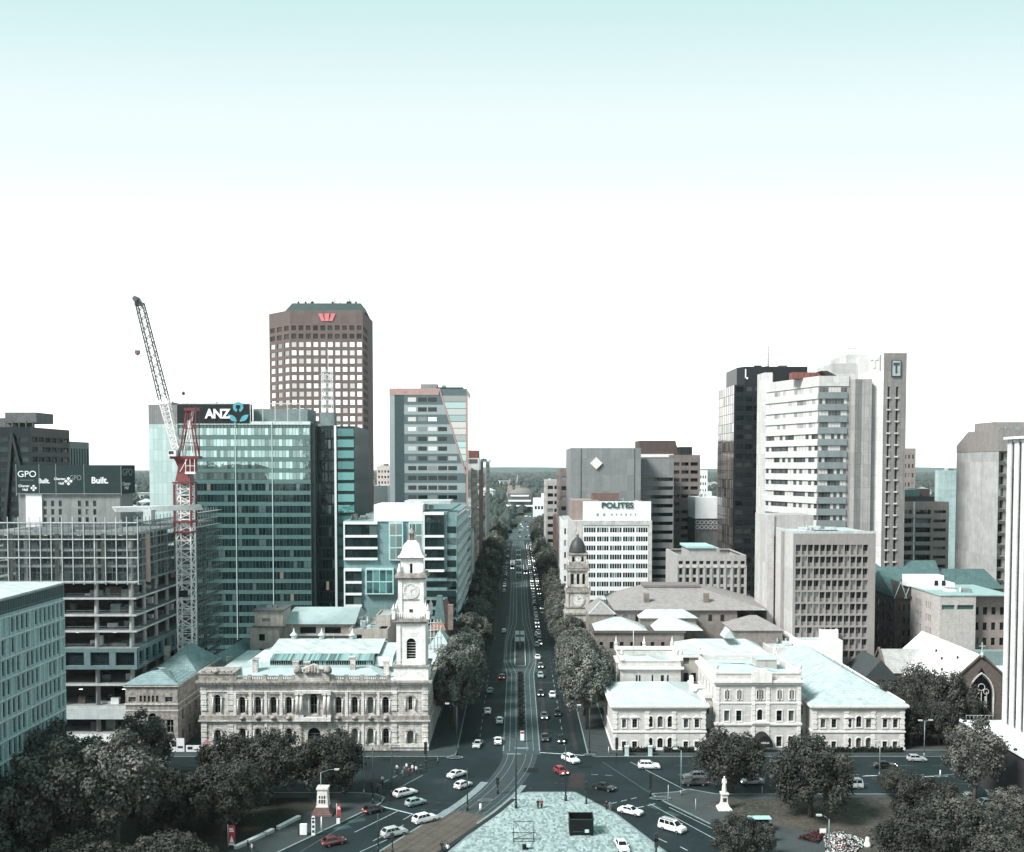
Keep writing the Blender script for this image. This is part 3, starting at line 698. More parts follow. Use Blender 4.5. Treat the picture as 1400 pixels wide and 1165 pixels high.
for j in range(20):
 z0=3+j*fh+1.25;z1=3+(j+1)*fh-.22;q=MB();n=38;ww=(xr-xa-.6)/n
 for i in range(n):
  x=xa+.3+i*ww;q.add([(x+.05,.02+.012*((i*7+j*3)%5)/5,z0),(x+ww-.05,.02+.012*((i*5+j)%7)/7,z0),(x+ww-.05,.02,z1),(x+.05,.02,z1)],[(0,1,2,3)])
 s_=MB();s_.box(xa+.05,-.07,3+j*fh-.18,xr-.05,-.005,3+j*fh+1.15);b.part('spandrel_band',s_,W_TEALSP)
 b.part('window',q,G_TEALD if j<15 else mirror('sky_reflect_glass',(.34,.46,.44),.75,blind=(.4,.5,.5),pb=.1,wav=.03))  # upper floors get paler glass; the sky's reflection is put into its colour
q=MB()
for i in range(39):x=xa+.3+i*(xr-xa-.6)/38;q.box(x-.03,-.03,2,x+.03,.2,zt-.6)
b.part('mullion',q,M('teal_mullion',(.09,.17,.165),rough=.3,streak=0))
q=MB()
for px in(323,373):x=b.lx(px,0,50);q.box(x-.13,-.3,6,x+.13,-.07,zt)
b.part('white_mast',q,W_PALE)
q=MB();q.box(xa+.02,.0,zt-.9,xr,.24,zt+.2);b.part('parapet',q,M('pale_band',(.58,.66,.66)))
xs1=b.lx(341,0,84)
q=MB();q.box(xa-.08,-.15,zs-6.3,xs1,4,zs+.1);b.part('sign_band',q,M('black_sign',(.012,.016,.017),rough=.4,streak=.1))
q=MB();xe=b.lx(412,0,84)
q.box(xa-.08,-.2,zs+.1,xe,.2,zs+.45)
for i in range(5):x=xs1+.2+i*(xe-xs1)/4.2;q.box(x,-.1,zt,x+.25,.2,zs)
b.part('roof_frame',q,W_STEEL)
q=MB();q.box(xs1,5,zt,xe+1,20,zs-1.2);b.part('plant_room',q,M('plant_cladding',(.2,.25,.25),streak=.4))
zmid=zs-3.1
sg=text('ANZ',4.3,plain('sign_white',(.9,.92,.92),.5,var=.02),b.e,(0,-.17,0),(1,0),(0,-1),b.lx(298,0,84),zmid-.2,.25,.15,.95,spacing=.93)
q=MB();cx=b.lx(326,0,84)
def petal(mb,cx,cz,ang,l,w,y=-.4):
 pts=[]
 for t in range(13):
  a=pi*t/12;r=w*sin(a);pts.append((l*t/12,r))
 pts=pts+[(p[0],-p[1])for p in pts[-2:0:-1]]
 ca,sa=cos(ang),sin(ang)
 P=[(cx+p[0]*ca-p[1]*sa,cz+p[0]*sa+p[1]*ca)for p in pts]
 k=len(P);mb.add([(p[0],y,p[1])for p in P]+[(p[0],y+.2,p[1])for p in P],[list(range(k))]+[[i,(i+1)%k,k+(i+1)%k,k+i]for i in range(k)])
petal(q,cx-.45,zmid-2.7,radians(142),3.9,.85);petal(q,cx+.45,zmid-2.7,radians(38),3.9,.85)
ring=[]
for t in range(20):ring.append((cx+1.75*cos(2*pi*t/20),zmid+2.2+1.75*sin(2*pi*t/20)))
for t in range(20):
 if 14<=t<=15:continue
 a,c=ring[t],ring[(t+1)%20];ia=(cx+(a[0]-cx)*.5,zmid+2.2+(a[1]-zmid-2.2)*.42);ic=(cx+(c[0]-cx)*.42,zmid+2.2+(c[1]-zmid-2.2)*.42)
 q.poly([(a[0],-.4,a[1]),(c[0],-.4,c[1]),(ic[0],-.4,ic[1]),(ia[0],-.4,ia[1])])
b.part('sign_emblem',q,plain('sign_blue',(.10,.42,.5),.5))
x1_,x2_,x3_=b.lx(441,0,60),b.lx(461,8,60),b.lx(486,8,60)
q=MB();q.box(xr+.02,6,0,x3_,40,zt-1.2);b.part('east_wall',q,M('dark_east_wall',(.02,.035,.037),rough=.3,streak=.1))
rr=random.Random(9)
for j in range(20):
 q=MB();z0=3+j*fh+.5
 for i in range(6):
  x=xr+.4+i*(x2_-xr-.6)/6;dd=rr.choice((0,.5,.9));q.box(x,5.9-dd,z0,x+.9,5.98,z0+fh-.8)
 b.part('window',q,G_TEALD)
q=MB();q.box(xr+.03,.6,2,xr+1.4,5.8,zt-.3);b.part('corner_fin',q,M('dark_east_wall',(.02,.035,.037)))
q=MB();x=b.lx(458,3,50);q.box(x-.35,4.2,10,x+.35,4.9,zt-1);b.part('white_mast',q,W_WHITE)
q=MB();ze=b.lz(572,8)
for j in range(20):q.box(x2_+.6,5.6,3+j*fh+1.0,x3_-.1,5.97,3+(j+1)*fh-.15)
b.part('end_window',q,G_TEAL)
b.clutter(2,6,28,26,zs,16,[W_CONCD,W_PIPE,W_DSTEEL],5,1.6);b.clutter(28,8,xr+12,30,zt,10,[W_PIPE,W_STEEL],6,2.4)
q=MB();mx=b.lx(449,5,80);q.box(mx-3.2,7,zt-1,mx+1.6,12,zt+3.6)
b.part('lift_room',q,M('plant_cladding',(.2,.25,.25)))
b.done()
m_=thing('lattice_mast','slender white lattice mast rising in front of the tall brown tower','mast',(b.x+mx-.5,Y+6,zt+3.6))
q=MB();mh=py2z(477,Y+6)-zt-3.6;hw=1.75
for sx in(-hw,hw):
 for sy in(-hw,hw):q.bar((sx,sy,0),(sx*(.9),sy*.9,mh*.66),.16)
nseg=10
for k in range(nseg):
 a,c=mh*.66*k/nseg,mh*.66*(k+1)/nseg
 for sx in(-hw,hw):q.bar((sx,-hw,a),(sx,hw,c),.1);q.bar((-hw,sx,a),(hw,sx,c),.1);q.bar((-hw,sx,c),(hw,sx,c),.1)
q.bar((hw*.2,0,mh*.66),(hw*.2,0,mh),.16);q.build('lattice',plain('mast_white',(.75,.78,.78),.4),m_)
q=MB()
for k in range(3):q.box(-hw-.5,-hw-.6,mh*(.18+.2*k),hw+.5,-hw-.45,mh*(.18+.2*k)+.12)
q.build('work_platform',W_STEEL,m_)
Y=522
b=Bld('office_tower','tallest brown precast tower with square pale windows and a red emblem on top','building',px2x(398,Y,80),Y)
W_=b.lx(497,0,80);H_=b.lz(424);c0=b.lx(369.5,14,80);c1=b.lx(507,30,80)
BR=M('brown_precast',(.17,.135,.125),var=.25,streak=.25,brick=(3.7,4.15,.06,0.),mortar=.75)
q=MB()
nf=30;fh=4.17;top=H_-7.0
def tw(O,u,w,n):
 rs=[]
 for j in range(nf):
  z=top-(j+1)*fh
  if z<25:break
  for i in range(n):bw=w/n;rs.append((bw*i+bw*.17,z+1.0,bw*i+bw*.83,z+3.45))
 return rs
b.wall(q,(0,0,0),SOUTH,W_,H_,tw(0,0,W_,10),.3,None);mains=b.win;b.win=[]
def slant(a,c,n,h):
 a=Vector(a);c=Vector(c);u=(c-a);l=u.length;u=u.normalized();b.wall(q,(a.x,a.y,0),(u.x,u.y),l,h,tw(0,0,l,n),.3,None)
slant((c0,14),(0,0),3,H_+.02);slant((W_,0),(c1,20),3,H_-0)
sides=b.win;b.win=[]
q.poly([(c1,20,0),(c1,40,0),(c1,40,H_),(c1,20,H_)]);q.poly([(c0,40,0),(c0,14,0),(c0,14,H_),(c0,40,H_)])
q.poly([(c0,14,H_),(0,0,H_),(W_,0,H_),(c1,20,H_),(c1,40,H_),(c0,40,H_)])
b.part('wall',q,BR)
G_TOP=glass('brown_top_glass',(.045,.034,.034),pb=.02,blind=(.06,.05,.05),ior=1.35,wav=0);G_W=mirror('pink_mirror_glass',(.86,.82,.8),.92,pb=.03,blind=(.8,.78,.76),wav=.008)
for it in mains+sides:
 zz_=it[2].v[0][2];it[3][0]=G_TOP if zz_>top-2.2*fh else G_W;b.win.append(it)
rf=MB();rf.prism([(4,6),(W_-2.5,6),(W_-2.5,34),(4,34)],H_+.01,H_+5.2,0,[(7,8),(W_-4,8),(W_-4,30),(7,30)]);
rf2=MB();rf2.prism([(c0+9,8),(W_+.5,8),(W_-1,36),(c0+9,36)],H_+.01,H_+5.0,0,[(c0+13,10),(W_-2.5,10),(W_-3,32),(c0+13,32)])
b.part('roof',rf2,M('dark_green_roof',(.025,.06,.058),rough=.5,streak=.1))
rr=random.Random(3);
for k in range(26):
 q=MB();x=rr.uniform(c0+13,W_-4);hgt=rr.uniform(.6,3.4);q.cyl((x,10+rr.uniform(0,6),H_+4.9),(x,11,H_+5+hgt),.12,.08,5)
 if rr.random()<.35:q.box(x-.4,10.4,H_+4.9,x+.5,11.4,H_+6.0)
 b.part('antenna',q,W_DSTEEL)
q=MB();cx=b.lx(447,0,140);cz=b.lz(434)
for dx,sl in((-2.6,-.55),(0,0),(2.6,.55)):
 q.add([(cx+dx-.95-sl*0+(-sl)*0,-.3,cz-1.9),(cx+dx*.62+.8,-.3,cz-1.9),(cx+dx*1.0+1.25+sl*.6,-.3,cz+1.9),(cx+dx*1.0-1.25+sl*.6,-.3,cz+1.9),(cx+dx-.95,-.01,cz-1.9),(cx+dx*.62+.8,-.01,cz-1.9),(cx+dx+1.25+sl*.6,-.01,cz+1.9),(cx+dx-1.25+sl*.6,-.01,cz+1.9)]if dx==0 else[(cx+dx*.72-.85,-.3,cz-1.9),(cx+dx*.72+.85,-.3,cz-1.9),(cx+dx*1.28+1.1,-.3,cz+1.9),(cx+dx*1.28-1.1,-.3,cz+1.9),(cx+dx*.72-.85,-.01,cz-1.9),(cx+dx*.72+.85,-.01,cz-1.9),(cx+dx*1.28+1.1,-.01,cz+1.9),(cx+dx*1.28-1.1,-.01,cz+1.9)],[(0,1,2,3),(0,4,5,1),(1,5,6,2),(2,6,7,3),(3,7,4,0)])
b.part('sign_emblem',q,plain('emblem_red',(.72,.22,.24),.5))
b.done()
Y=424
b=Bld('office_tower','teal and grey striped tower with a slanting glass corner beside the boulevard','building',px2x(533,Y,50),Y)
W_=b.lx(638.5,0,60);H_=b.lz(531);nf=12;x1_=b.lx(553,0,60)
fh=4.16*1.0;zt=b.lz(540)
D1,D2=M('stripe_slate',(.10,.145,.155),rough=.4,streak=.1,var=.2),M('stripe_grey',(.30,.35,.355),rough=.4,streak=.1,var=.2)
q=MB();q.box(0,.3,0,W_,34,H_-.2);b.part('wall',q,D1)
def sx(z):
 za,zb=b.lz(533),b.lz(650);xa,xb=b.lx(601,0,95),b.lx(638,0,60)
 return min(W_-.3,xa+(xb-xa)*(za-z)/(za-zb))
G_LITE=mirror('pale_striped_glass',(.45,.48,.47),.6,wav=.02,pb=.3)
for j in range(18):
 z1=zt-j*fh*.97;z0=z1-fh*.97
 for half,mm in((0,D1),(1,D2)):
  a,c=(z0+fh*.485,z1)if half==0 else(z0,z0+fh*.485)
  q=MB();x0,xe=x1_,min(sx(a),sx(c))-.3
  q.add([(x0,0,a),(sx(a)-.25,0,a),(sx(c)-.25,0,c),(x0,0,c)],[(0,1,2,3)])
  b.part('cladding_band',q,mm if(j+half)%2==0 else(D2 if mm is D1 else D1))
 if j<13:
  zc_=z0+fh*.3;cols=((.06,.19),(.22,.36),(.38,.52),(.54,.68),(.70,.84))
  for i,(p0,p1)in enumerate(cols):
   xa,xb=x1_+(W_-x1_)*p0,x1_+(W_-x1_)*p1
   if xb>sx(z1)-.6:continue
   q=MB();q.box(xa,-.05,zc_,xb,-.01,zc_+fh*.42)
   b.part('window',q,G_LITE if(i==0 and j<6)or(i==2 and 2<=j<=6)or(i==4 and j==6)else G_DARK)
q=MB();q.box(.02,0,0,b.lx(540,0,60),.28,zt);b.part('edge_panel',q,D2)
q=MB();q.box(b.lx(540,0,60),.06,0,x1_-.02,.29,zt);b.part('edge_panel',q,M('deep_slate',(.055,.085,.092),streak=.1))
q=MB();q.box(0,-.1,zt,sx(H_)-.1,.3,H_);za,zb_=H_,b.lz(650)
q.add([(sx(za)-.3,-.12,za),(sx(za)+.35,-.12,za),(sx(zb_)+.3,-.12,zb_),(sx(zb_)-.3,-.12,zb_)],[(0,1,2,3)])
q.box(W_-.35,-.12,0,W_+.4,.3,b.lz(541));b.part('pink_trim',q,M('pink_panel',(.42,.28,.26),streak=.1))
for j in range(11):
 z1=b.lz(541)-j*2.7;z0=z1-2.5
 if sx(z0)<W_-1.0:
  q=MB();q.add([(sx(z0)+.35,.1,z0),(W_-.4,.1,z0),(W_-.4,.1,z1),(min(W_-.5,sx(z1)+.35),.1,z1)],[(0,1,2,3)]);b.part('corner_window',q,G_LITE if j%2==0 else mirror('pale_green_glass',(.3,.42,.41),.6,wav=.02))
b.wall(MB(),(W_,.3,0),EAST,33,H_-4)
q=MB();q.box(W_+.01,1,0,W_+.2,33,H_-3);b.part('side_glass',q,G_TEALD)
q=MB();q.box(b.lx(575,8,96),8,H_-.2,b.lx(598,8,96),14,H_+2.4);q.box(b.lx(604,8,96),9,H_-.2,b.lx(609,8,96),12,H_+2.0);b.part('plant_room',q,W_CONC)
q=MB();q.box(b.lx(596,3,96),3,H_-.2,b.lx(633,3,96),16,H_+.7);b.part('roof_canopy',q,W_DSTEEL)
b.done()
Y=337
b=Bld('office_building','white and teal mid-rise with boxed window bays in front of the striped tower','building',px2x(470,Y,30),Y)
W_=b.lx(624.5,0,40);H_=b.lz(700);W8=M('teal_wall_panel',(.20,.32,.33),rough=.4,var=.2,streak=.2,brick=(1.5,3.6,.04,0.))
xa,xb,xc,xd=b.lx(517,0,40),b.lx(578,0,40),b.lx(611,0,40),b.lx(552,0,40)
q=MB();q.box(0,.6,0,xa,76,b.lz(712));q.box(xa,.6,0,xc,80,H_);q.box(xc,1.0,0,W_,80,b.lz(702));b.part('wall',q,W8)
q=MB();q.box(b.lx(511,0,50),.2,b.lz(713),xb-.05,20,b.lz(690));b.part('white_parapet_box',q,W_WHITE)
q=MB();q.box(b.lx(553,6,50),6,b.lz(690),b.lx(616,6,50),22,b.lz(685.5));b.part('roof_slab',q,R_WHITE)
def bay(px0,px1,pys,out=0.,n=4):
 x0,x1=b.lx(px0,0,40),b.lx(px1,0,40)
 for a,c in zip(pys,pys[1:]):
  z1,z0=b.lz(a),b.lz(c)
  q=MB();q.box(x0-.05,-out-.4,z0-.45,x1+.05,.6,z0+.35);b.part('balcony_band',q,W_WHITE)
  for i in range(n):
   q=MB();ww=(x1-x0)/n;q.box(x0+i*ww+.06,-out,z0+.36,x0+(i+1)*ww-.06,.55,z1-.46);b.part('window',q,G_TEALD)
 q=MB();q.box(x0-.5,-out-.42,b.lz(pys[-1])-.45,x0-.06,.6,b.lz(pys[0])+.4);q.box(x0-.05,-out-.42,b.lz(pys[0])-.45,x1+.05,.6,b.lz(pys[0])+.4);b.part('white_frame',q,W_WHITE)
bay(472,516,(715,733,749,764));bay(472,494,(779,796,812,828),0,2);bay(581,607,(702,733,749,764,780),.1,3)
def glazed(px0,px1,py0,py1,nx,nz,out,m):
 x0,x1,z0,z1=b.lx(px0,0,40),b.lx(px1,0,40),b.lz(py1),b.lz(py0)
 q=MB();q.box(x0-.3,-out,z0-.3,x1+.3,.58,z1+.3);b.part('pale_frame',q,M('pale_teal_frame',(.45,.66,.66),streak=.1))
 for i in range(nx):
  for j in range(nz):
   q=MB();ww=(x1-x0)/nx;hh=(z1-z0)/nz;q.box(x0+ww*i+.12,-out-.04,z0+hh*j+.15,x0+ww*(i+1)-.12,-out-.004,z0+hh*(j+1)-.3);b.part('window',q,m)
glazed(501,537,778,811,4,2,.9,G_TEAL);glazed(533,550,715,765,2,3,.3,mirror('pale_green_glass',(.3,.42,.41),.6));glazed(560,577,715,765,2,3,.3,mirror('pale_green_glass',(.3,.42,.41),.6))
for j in range(8):
 z0=b.lz(720+15.5*j+9);q=MB();x0=b.lx(609,1,40);n=4
 q.box(x0,.9,z0,W_-.3,.99,z0+2.2);b.part('ribbon_window',q,G_TEALD)
for j in range(6):
 z0=b.lz(790+13*j);q=MB();q.box(xb,.5,z0,W_-.3,.59,z0+2.0);b.part('ribbon_window',q,G_TEALD)
q=MB();q.box(W_+.005,1.2,2,W_+.06,79,b.lz(702)-.4);b.part('side_glass',q,G_TEALD)
for k in range(24):
 y=2.5+3.2*k;q=MB()
 for j in range(11):
  z=3.5+j*4.1
  if z>b.lz(712):break
  y=2.5+3.2*k+1.6*(j%2);q.add([(W_+.07,y,z),(W_+1.0,y+.9,z+.9),(W_+1.0,y+.9,z+3.0),(W_+.07,y,z+2.1),(W_+.07,y+.12,z),(W_+1.0,y+1.02,z+.9),(W_+1.0,y+1.02,z+3.0),(W_+.07,y+.12,z+2.1)],[(0,1,2,3),(4,7,6,5),(3,2,6,7),(1,5,6,2)])
 b.part('sun_fin',q,M('fin_metal',(.5,.62,.62),rough=.3,streak=.1))
b.clutter(1,3,xa-2,20,b.lz(712),9,[W_PIPE,W_CONCD],12,1.8);b.clutter(xa+2,6,xc-3,40,b.lz(690)if False else H_,9,[W_PIPE,W_STEEL],13,2.2)
b.done()
def simple(name,label,px0,px1,pyt,Y,depth,mat,gm=G_DARK,nx=6,fw=.6,fh=.5,fl=3.8,roofmat=None,group=None,sidew=True,par=.9,z0=2.,only=None,clutter=4,x1=None,cat='building'):
 b=Bld(name,label,cat,px2x(px0,Y,40),Y,group)
 W_=b.lx(px1,0,40)if x1 is None else x1-b.x;H_=b.lz(pyt);nz=max(1,int((H_-z0-1.2)/fl))
 S=grid(W_,H_,nx,nz,.4,z0,1.4,fw,fh)if nx else()
 if only:S=[r for r in S if r[1]>only]
 side=grid(depth,H_,max(2,int(depth/4)),nz,.5,z0,1.4,.55,fh)if sidew else()
 left=b.x+W_<0
 b.block(0,0,W_,depth,0,H_,mat,roofmat or R_FLAT,S=S,E=side if left else(),W=()if left else side,gm=gm,par=par)
 if clutter:b.clutter(.8,1,W_-2,depth-3,H_-par,clutter,[W_PIPE,W_CONCD,W_STEEL],int(px0),2.2)
 return b.done()
simple('office_building','beige-walled block with a rust-red rooftop box beside the striped tower',641,659,640,470,60,M('beige_side_wall',(.36,.32,.29),brick=(4,3.8,.05,0.)),nx=0,x1=-20.6,clutter=0)
b=Bld('plant_tower','rust-red rooftop lift tower with a pale band below it, above the beige block','building',px2x(641,478,70),478,z=py2z(640,470)-.85)
w_=px2x(655,478,70)-b.x;h1=py2z(626,478)-b.z;h2=py2z(616,478)-b.z
q=MB();q.box(0,0,0,w_,20,h1);b.part('pale_band',q,W_WHITE);q=MB();q.box(-.1,-.1,h1+.01,w_-.5,19,h2);b.part('red_box',q,M('rust_panel',(.22,.09,.08)))
q=MB();q.box(.6,-.16,h1-2.5,w_-.8,-.02,h1-.6);b.part('louvre',q,W_CONCD);b.done()
simple('office_building','dark red brick block with small square windows along the boulevard',655,667,629,560,70,M('dark_red_brick',(.13,.065,.06)),nx=3,fw=.4,fh=.4,x1=-20.8)
simple('office_building','narrow grey block furthest along the left side of the boulevard',664,674,630,690,90,M('cool_grey_wall',(.34,.36,.35)),nx=2,x1=-20.9)
simple('shop_building','low pale teal arcade building with two tall dark windows by the street trees',645,660,727,440,26,W_PALE,nx=2,fw=.4,fh=.85,fl=24,z0=3,x1=-20.4,clutter=1)
simple('office_building','small cream block with dark square windows seen past the tall brown tower',515.5,534,637,640,30,M('cream_render',(.66,.6,.55),streak=.1),nx=4,fw=.5,fh=.42,fl=3.4,clutter=6)
simple('warehouse','long white shed low between the brown tower and the cream block',505,530,664,585,20,W_WHITE,nx=0,sidew=False,clutter=2)
Y=231.6
b=Bld('stone_building','small stone building','building',px2x(172,Y,8),Y)
b.e['label']='small soot-stained stone building with slate hipped roof beside the construction site'
W_=b.lx(243,0,8);H_=b.lz(936);z=b.lz
lx=lambda px:b.lx(px,0,8)
q=MB();S_=[(lx(178),z(992+10),lx(187),z(983-0)),(lx(228),z(1002),lx(237),z(984)),(lx(203),z(1000),lx(214),z(975),1),(lx(228),.2,lx(238),z(1008)),(lx(178),.2,lx(187),z(1009)),(lx(204),z(1024),lx(213),z(1010))]
S_+=[(lx(191+5.6*k),z(960),lx(194.5+5.6*k),z(951))for k in range(5)]+[(lx(176),z(960),lx(186),z(953),0),(lx(226),z(960),lx(236),z(953),0)]
E_=[(3+5*k,zz_,4.4+5*k,zz_+2.4)for k in range(6)for zz_ in(1.5,6.2)]
b.wall(q,(0,0,0),SOUTH,W_,H_,S_,.35,G_OLD,frame=W_GPOD,bars=(1,1));b.wall(q,(W_,0,0),EAST,33,H_,E_,.3,G_DARK)
q.poly([(0,33,0),(0,0,0),(0,0,H_),(0,33,H_)]);q.poly([(W_,33,0),(0,33,0),(0,33,H_),(W_,33,H_)]);b.part('wall',q,W_GPOD)
q=MB();q.hip(0,0,W_,14,H_+.02,2.6,.5,along='x');q.hip(1.5,15,W_-.5,33,H_+.02,4.6,.4,along='y');b.part('roof',q,R_SLATE)
b.ring('cornice',W_GPO,0,0,W_,33,H_-.45,.4,.4);b.ring('string_course',W_GPO,0,0,W_,33,z(964),.35,.2);b.ring('string_course',W_GPO,0,0,W_,33,z(972.5),.25,.12)
q=MB();q.box(lx(201),-.9,z(1003),lx(216),-.004,z(1000));q.box(lx(201.5),-.3,z(1000),lx(203),-.004,z(978));q.box(lx(214.2),-.3,z(1000),lx(215.6),-.004,z(978));b.part('balcony',q,W_GPO)
q=MB();q.box(2,20,H_,3.2,21.4,H_+5.2);b.part('chimney',q,W_GPOD)
b.done()
b=Bld('shed','gabled hall with blue slate roof between the small and the long stone buildings','hall',px2x(262,262,8),262)
w_=b.lx(322,0,8);q=MB();h_=b.lz(930);b.block(0,0,w_,36,0,h_,W_GPOD,roof=False);q.hip(0,0,w_,36,h_+.01,b.lz(899)-h_,.5,along='y',r0=5,r1=5);b.part('roof',q,R_SLATE)
q=MB();q.box(w_*.72,3,h_,w_*.72+1.2,4.2,h_+5.5);b.part('chimney',q,W_GPO);b.done()
Y=231.3
b=Bld('stone_hall','long two-storey sandstone hall with arched windows, balustrade and a tall clock tower','building',px2x(275,Y,8),Y)
lx=lambda px:b.lx(px,0,8);z=b.lz
W_=lx(585);HC_=z(933)
D_=40
q=MB();S_=[]
up0,up1,lo0,lo1=z(975.5),z(953),z(1017),z(996)
for px in(297.5,331.5,353,374,395,429,463,485,506.5,527.5,561):
 hw=3.9 if px!=429 else 4.3
 if px in(297.5,):S_+=[(lx(px-4),z(975),lx(px+4),z(950),1),(lx(px-4),lo0,lx(px+4),z(998),1)]
 elif px==561:S_+=[(lx(558.5),z(971),lx(563.5),z(952),1),(lx(px-4),lo0,lx(px+4),z(999),1)]
 elif px==429:S_+=[(lx(424.5),z(976),lx(433.5),z(948),1),(lx(420.5),.15,lx(438),z(995),1)]
 else:S_+=[(lx(px-hw),up0,lx(px+hw),up1,1),(lx(px-hw),lo0,lx(px+hw),lo1,1)]
E_=[(4+4.2*k,zz_,5.5+4.2*k,zz_+3.2,1)for k in range(8)for zz_ in(2.2,9.2)]
b.wall(q,(0,0,0),SOUTH,W_,HC_,S_,.55,G_OLD,frame=M('window_timber',(.2,.2,.19)),bars=(1,2))
b.wall(q,(W_,0,0),EAST,D_,HC_,E_,.4,G_OLD);q.poly([(0,D_,0),(0,0,0),(0,0,HC_),(0,D_,HC_)]);q.poly([(W_,D_,0),(0,D_,0),(0,D_,HC_),(W_,D_,HC_)])
b.part('wall',q,W_GPO)
x_p,x_t=lx(319),lx(535)
q=MB()
for a in(lx(275),x_p-1.3,x_t,W_-1.3):
 for k in range(int(HC_/.62)):
  if abs(k*.62-z(980))<.9:continue
  q.box(a+.01,-.16-.1*(k%2),k*.62+.03,a+1.25+.1*(k%2),-.003,k*.62+.56)
b.part('quoin',q,W_GPOT)
q=MB();q.box(-.15,-.3,0,lx(420),-.003,1.3);q.box(lx(439),-.3,0,W_+.2,-.003,1.3);b.part('plinth',q,W_GPO)
q=MB();q.box(x_t-.4,-.5,.9,W_+.25,-.305,1.7);b.part('plinth_ledge',q,W_GPOT)
def course(name,z0,h,out,m,x0=-.0,x1=None):
 q=MB();q.box(x0-out,-out,z0,(x1 if x1 else W_)+out,-.004,z0+h);q.box(W_+.004,-.004,z0,W_+out,D_,z0+h);b.part(name,q,m)
course('belt_course',z(984),z(978)-z(984),.35,W_GPOD);course('belt_course',z(986),.3,.55,W_GPO);course('frieze',z(946),.25,.2,W_GPOT)
course('cornice',HC_+.01,.42,1.0,W_GPOD);course('cornice',HC_-.5,.5,.55,W_GPO)
q=MB()
for k in range(int(W_/.8)):q.box(k*.8+.1,-.9,HC_-.35,k*.8+.45,-.56,HC_)
b.part('modillion',q,W_GPOD)
zb=HC_+.44;zt=z(923.5)
q=MB();bq=MB()
q.box(x_p,-.45,zb,lx(405),.1,zb+.3);q.box(lx(452),-.45,zb,x_t-.1,.1,zb+.3);q.box(x_p,-.5,zt-.3,lx(405),.1,zt);q.box(lx(452),-.5,zt-.3,x_t-.1,.1,zt)
for px in(322,342,363.5,384.5,403,455,474,495.5,517,532):q.box(lx(px)-.4,-.52,zb,lx(px)+.4,.12,zt+.22)
for x in[lx(324)+.5*i for i in range(int((lx(403)-lx(324))/.5))]+[lx(456)+.5*i for i in range(int((lx(531)-lx(456))/.5))]:bq.cyl((x,-.2,zb+.3),(x,-.2,zt-.3),.13,.1,5)
b.part('balustrade_rail',q,W_GPOD);b.part('baluster',bq,W_GPO)
q=MB();q.box(-.3,-.55,zb,x_p+.2,6,z(921));q.box(-.5,-.75,z(921),x_p+.4,6.2,z(919));b.part('pavilion_parapet',q,W_GPOD)
q=MB()
for px in(279,288,297,306,315):q.box(lx(px)-.35,-.6,z(919),lx(px)+.35,.3,z(917))
q.lathe((lx(297),-.2,z(919)),[(.9,0),(.7,.5),(.2,.9),(0,1.1)],8);b.part('pavilion_finial',q,W_GPOD)
q=MB()
for px in(407.5,413,445,450.5):q.cyl((lx(px),-.7,z(976)),(lx(px),-.7,z(949)),.42,.36,10);q.box(lx(px)-.55,-1.2,z(949),lx(px)+.55,-.01,z(947));q.box(lx(px)-.55,-1.2,z(979),lx(px)+.55,-.01,z(976))
b.part('column',q,W_GPOT)
q=MB();q.box(lx(404.5),-1.2,z(947)+.002,lx(453.5),-.41,z(943));b.part('bay_entablature',q,W_GPOT);q=MB();q.box(lx(404.5),-1.4,z(984.5),lx(453.5),-.56,z(979.2));b.part('bay_ledge',q,W_GPOT)
q=MB();q.box(lx(405),-.9,zb,lx(452),1.2,z(919.5));q.box(lx(416),-.8,z(919.5),lx(442),1,z(914))
a,c,m_=lx(414),lx(444),lx(429)
q.add([(a,-1.1,z(914)),(c,-1.1,z(914)),(m_,-1.1,z(908)),(a,1,z(914)),(c,1,z(914)),(m_,1,z(908))],[(0,1,2),(3,5,4),(0,3,4,1),(1,4,5,2),(2,5,3,0)])
b.part('pediment',q,W_GPO)
q=MB()
for px,hh_ in((421,1.2),(425,1.7),(429,2.1),(433,1.7),(437,1.2)):q.lathe((lx(px),-1.0,z(920)),[(.45,0),(.5,hh_*.4),(.3,hh_*.75),(.12,hh_)],7)
for s_ in(-1,1):q.lathe((m_+s_*3.4,-.7,z(919)),[(.9,0),(1.0,.7),(.5,1.5),(.1,1.7)],8)
b.part('carving',q,W_GPOD)
q=MB()
for k in range(5):
 for px in(411,447):q.box(lx(px)-.3,-.34,2.2+k*.9,lx(px)+.3,-.004,2.65+k*.9)
b.part('quoin_block',q,W_GPOD)
q=MB();jq=MB();cq=MB();hq=[]
def hood(px,zb_,zt_,r,hw):
 xm=lx(px);rr_=hw
 sp=zt_-rr_;q=MB()
 for k in range(9):
  a0=pi*k/9;a1=pi*(k+1)/9
  P=[(xm-cos(t)*rad,-.003,sp+sin(t)*rad)for t,rad in((a0,rr_+.12),(a1,rr_+.12),(a1,rr_+.5),(a0,rr_+.5))]
  q.add([(p[0],-.28,p[2])for p in P]+P,[(0,1,2,3),(0,4,5,1),(3,2,6,7),(1,5,6,2),(0,3,7,4)])
 b.part('hood_mould',q,W_GPOD)
 for s_ in(-1,1):jq.cyl((xm+s_*(rr_+.32),-.18,zb_),(xm+s_*(rr_+.32),-.18,sp),.17,.15,6);jq.box(xm+s_*(rr_+.32)-.28,-.36,sp,xm+s_*(rr_+.32)+.28,-.004,sp+.25)
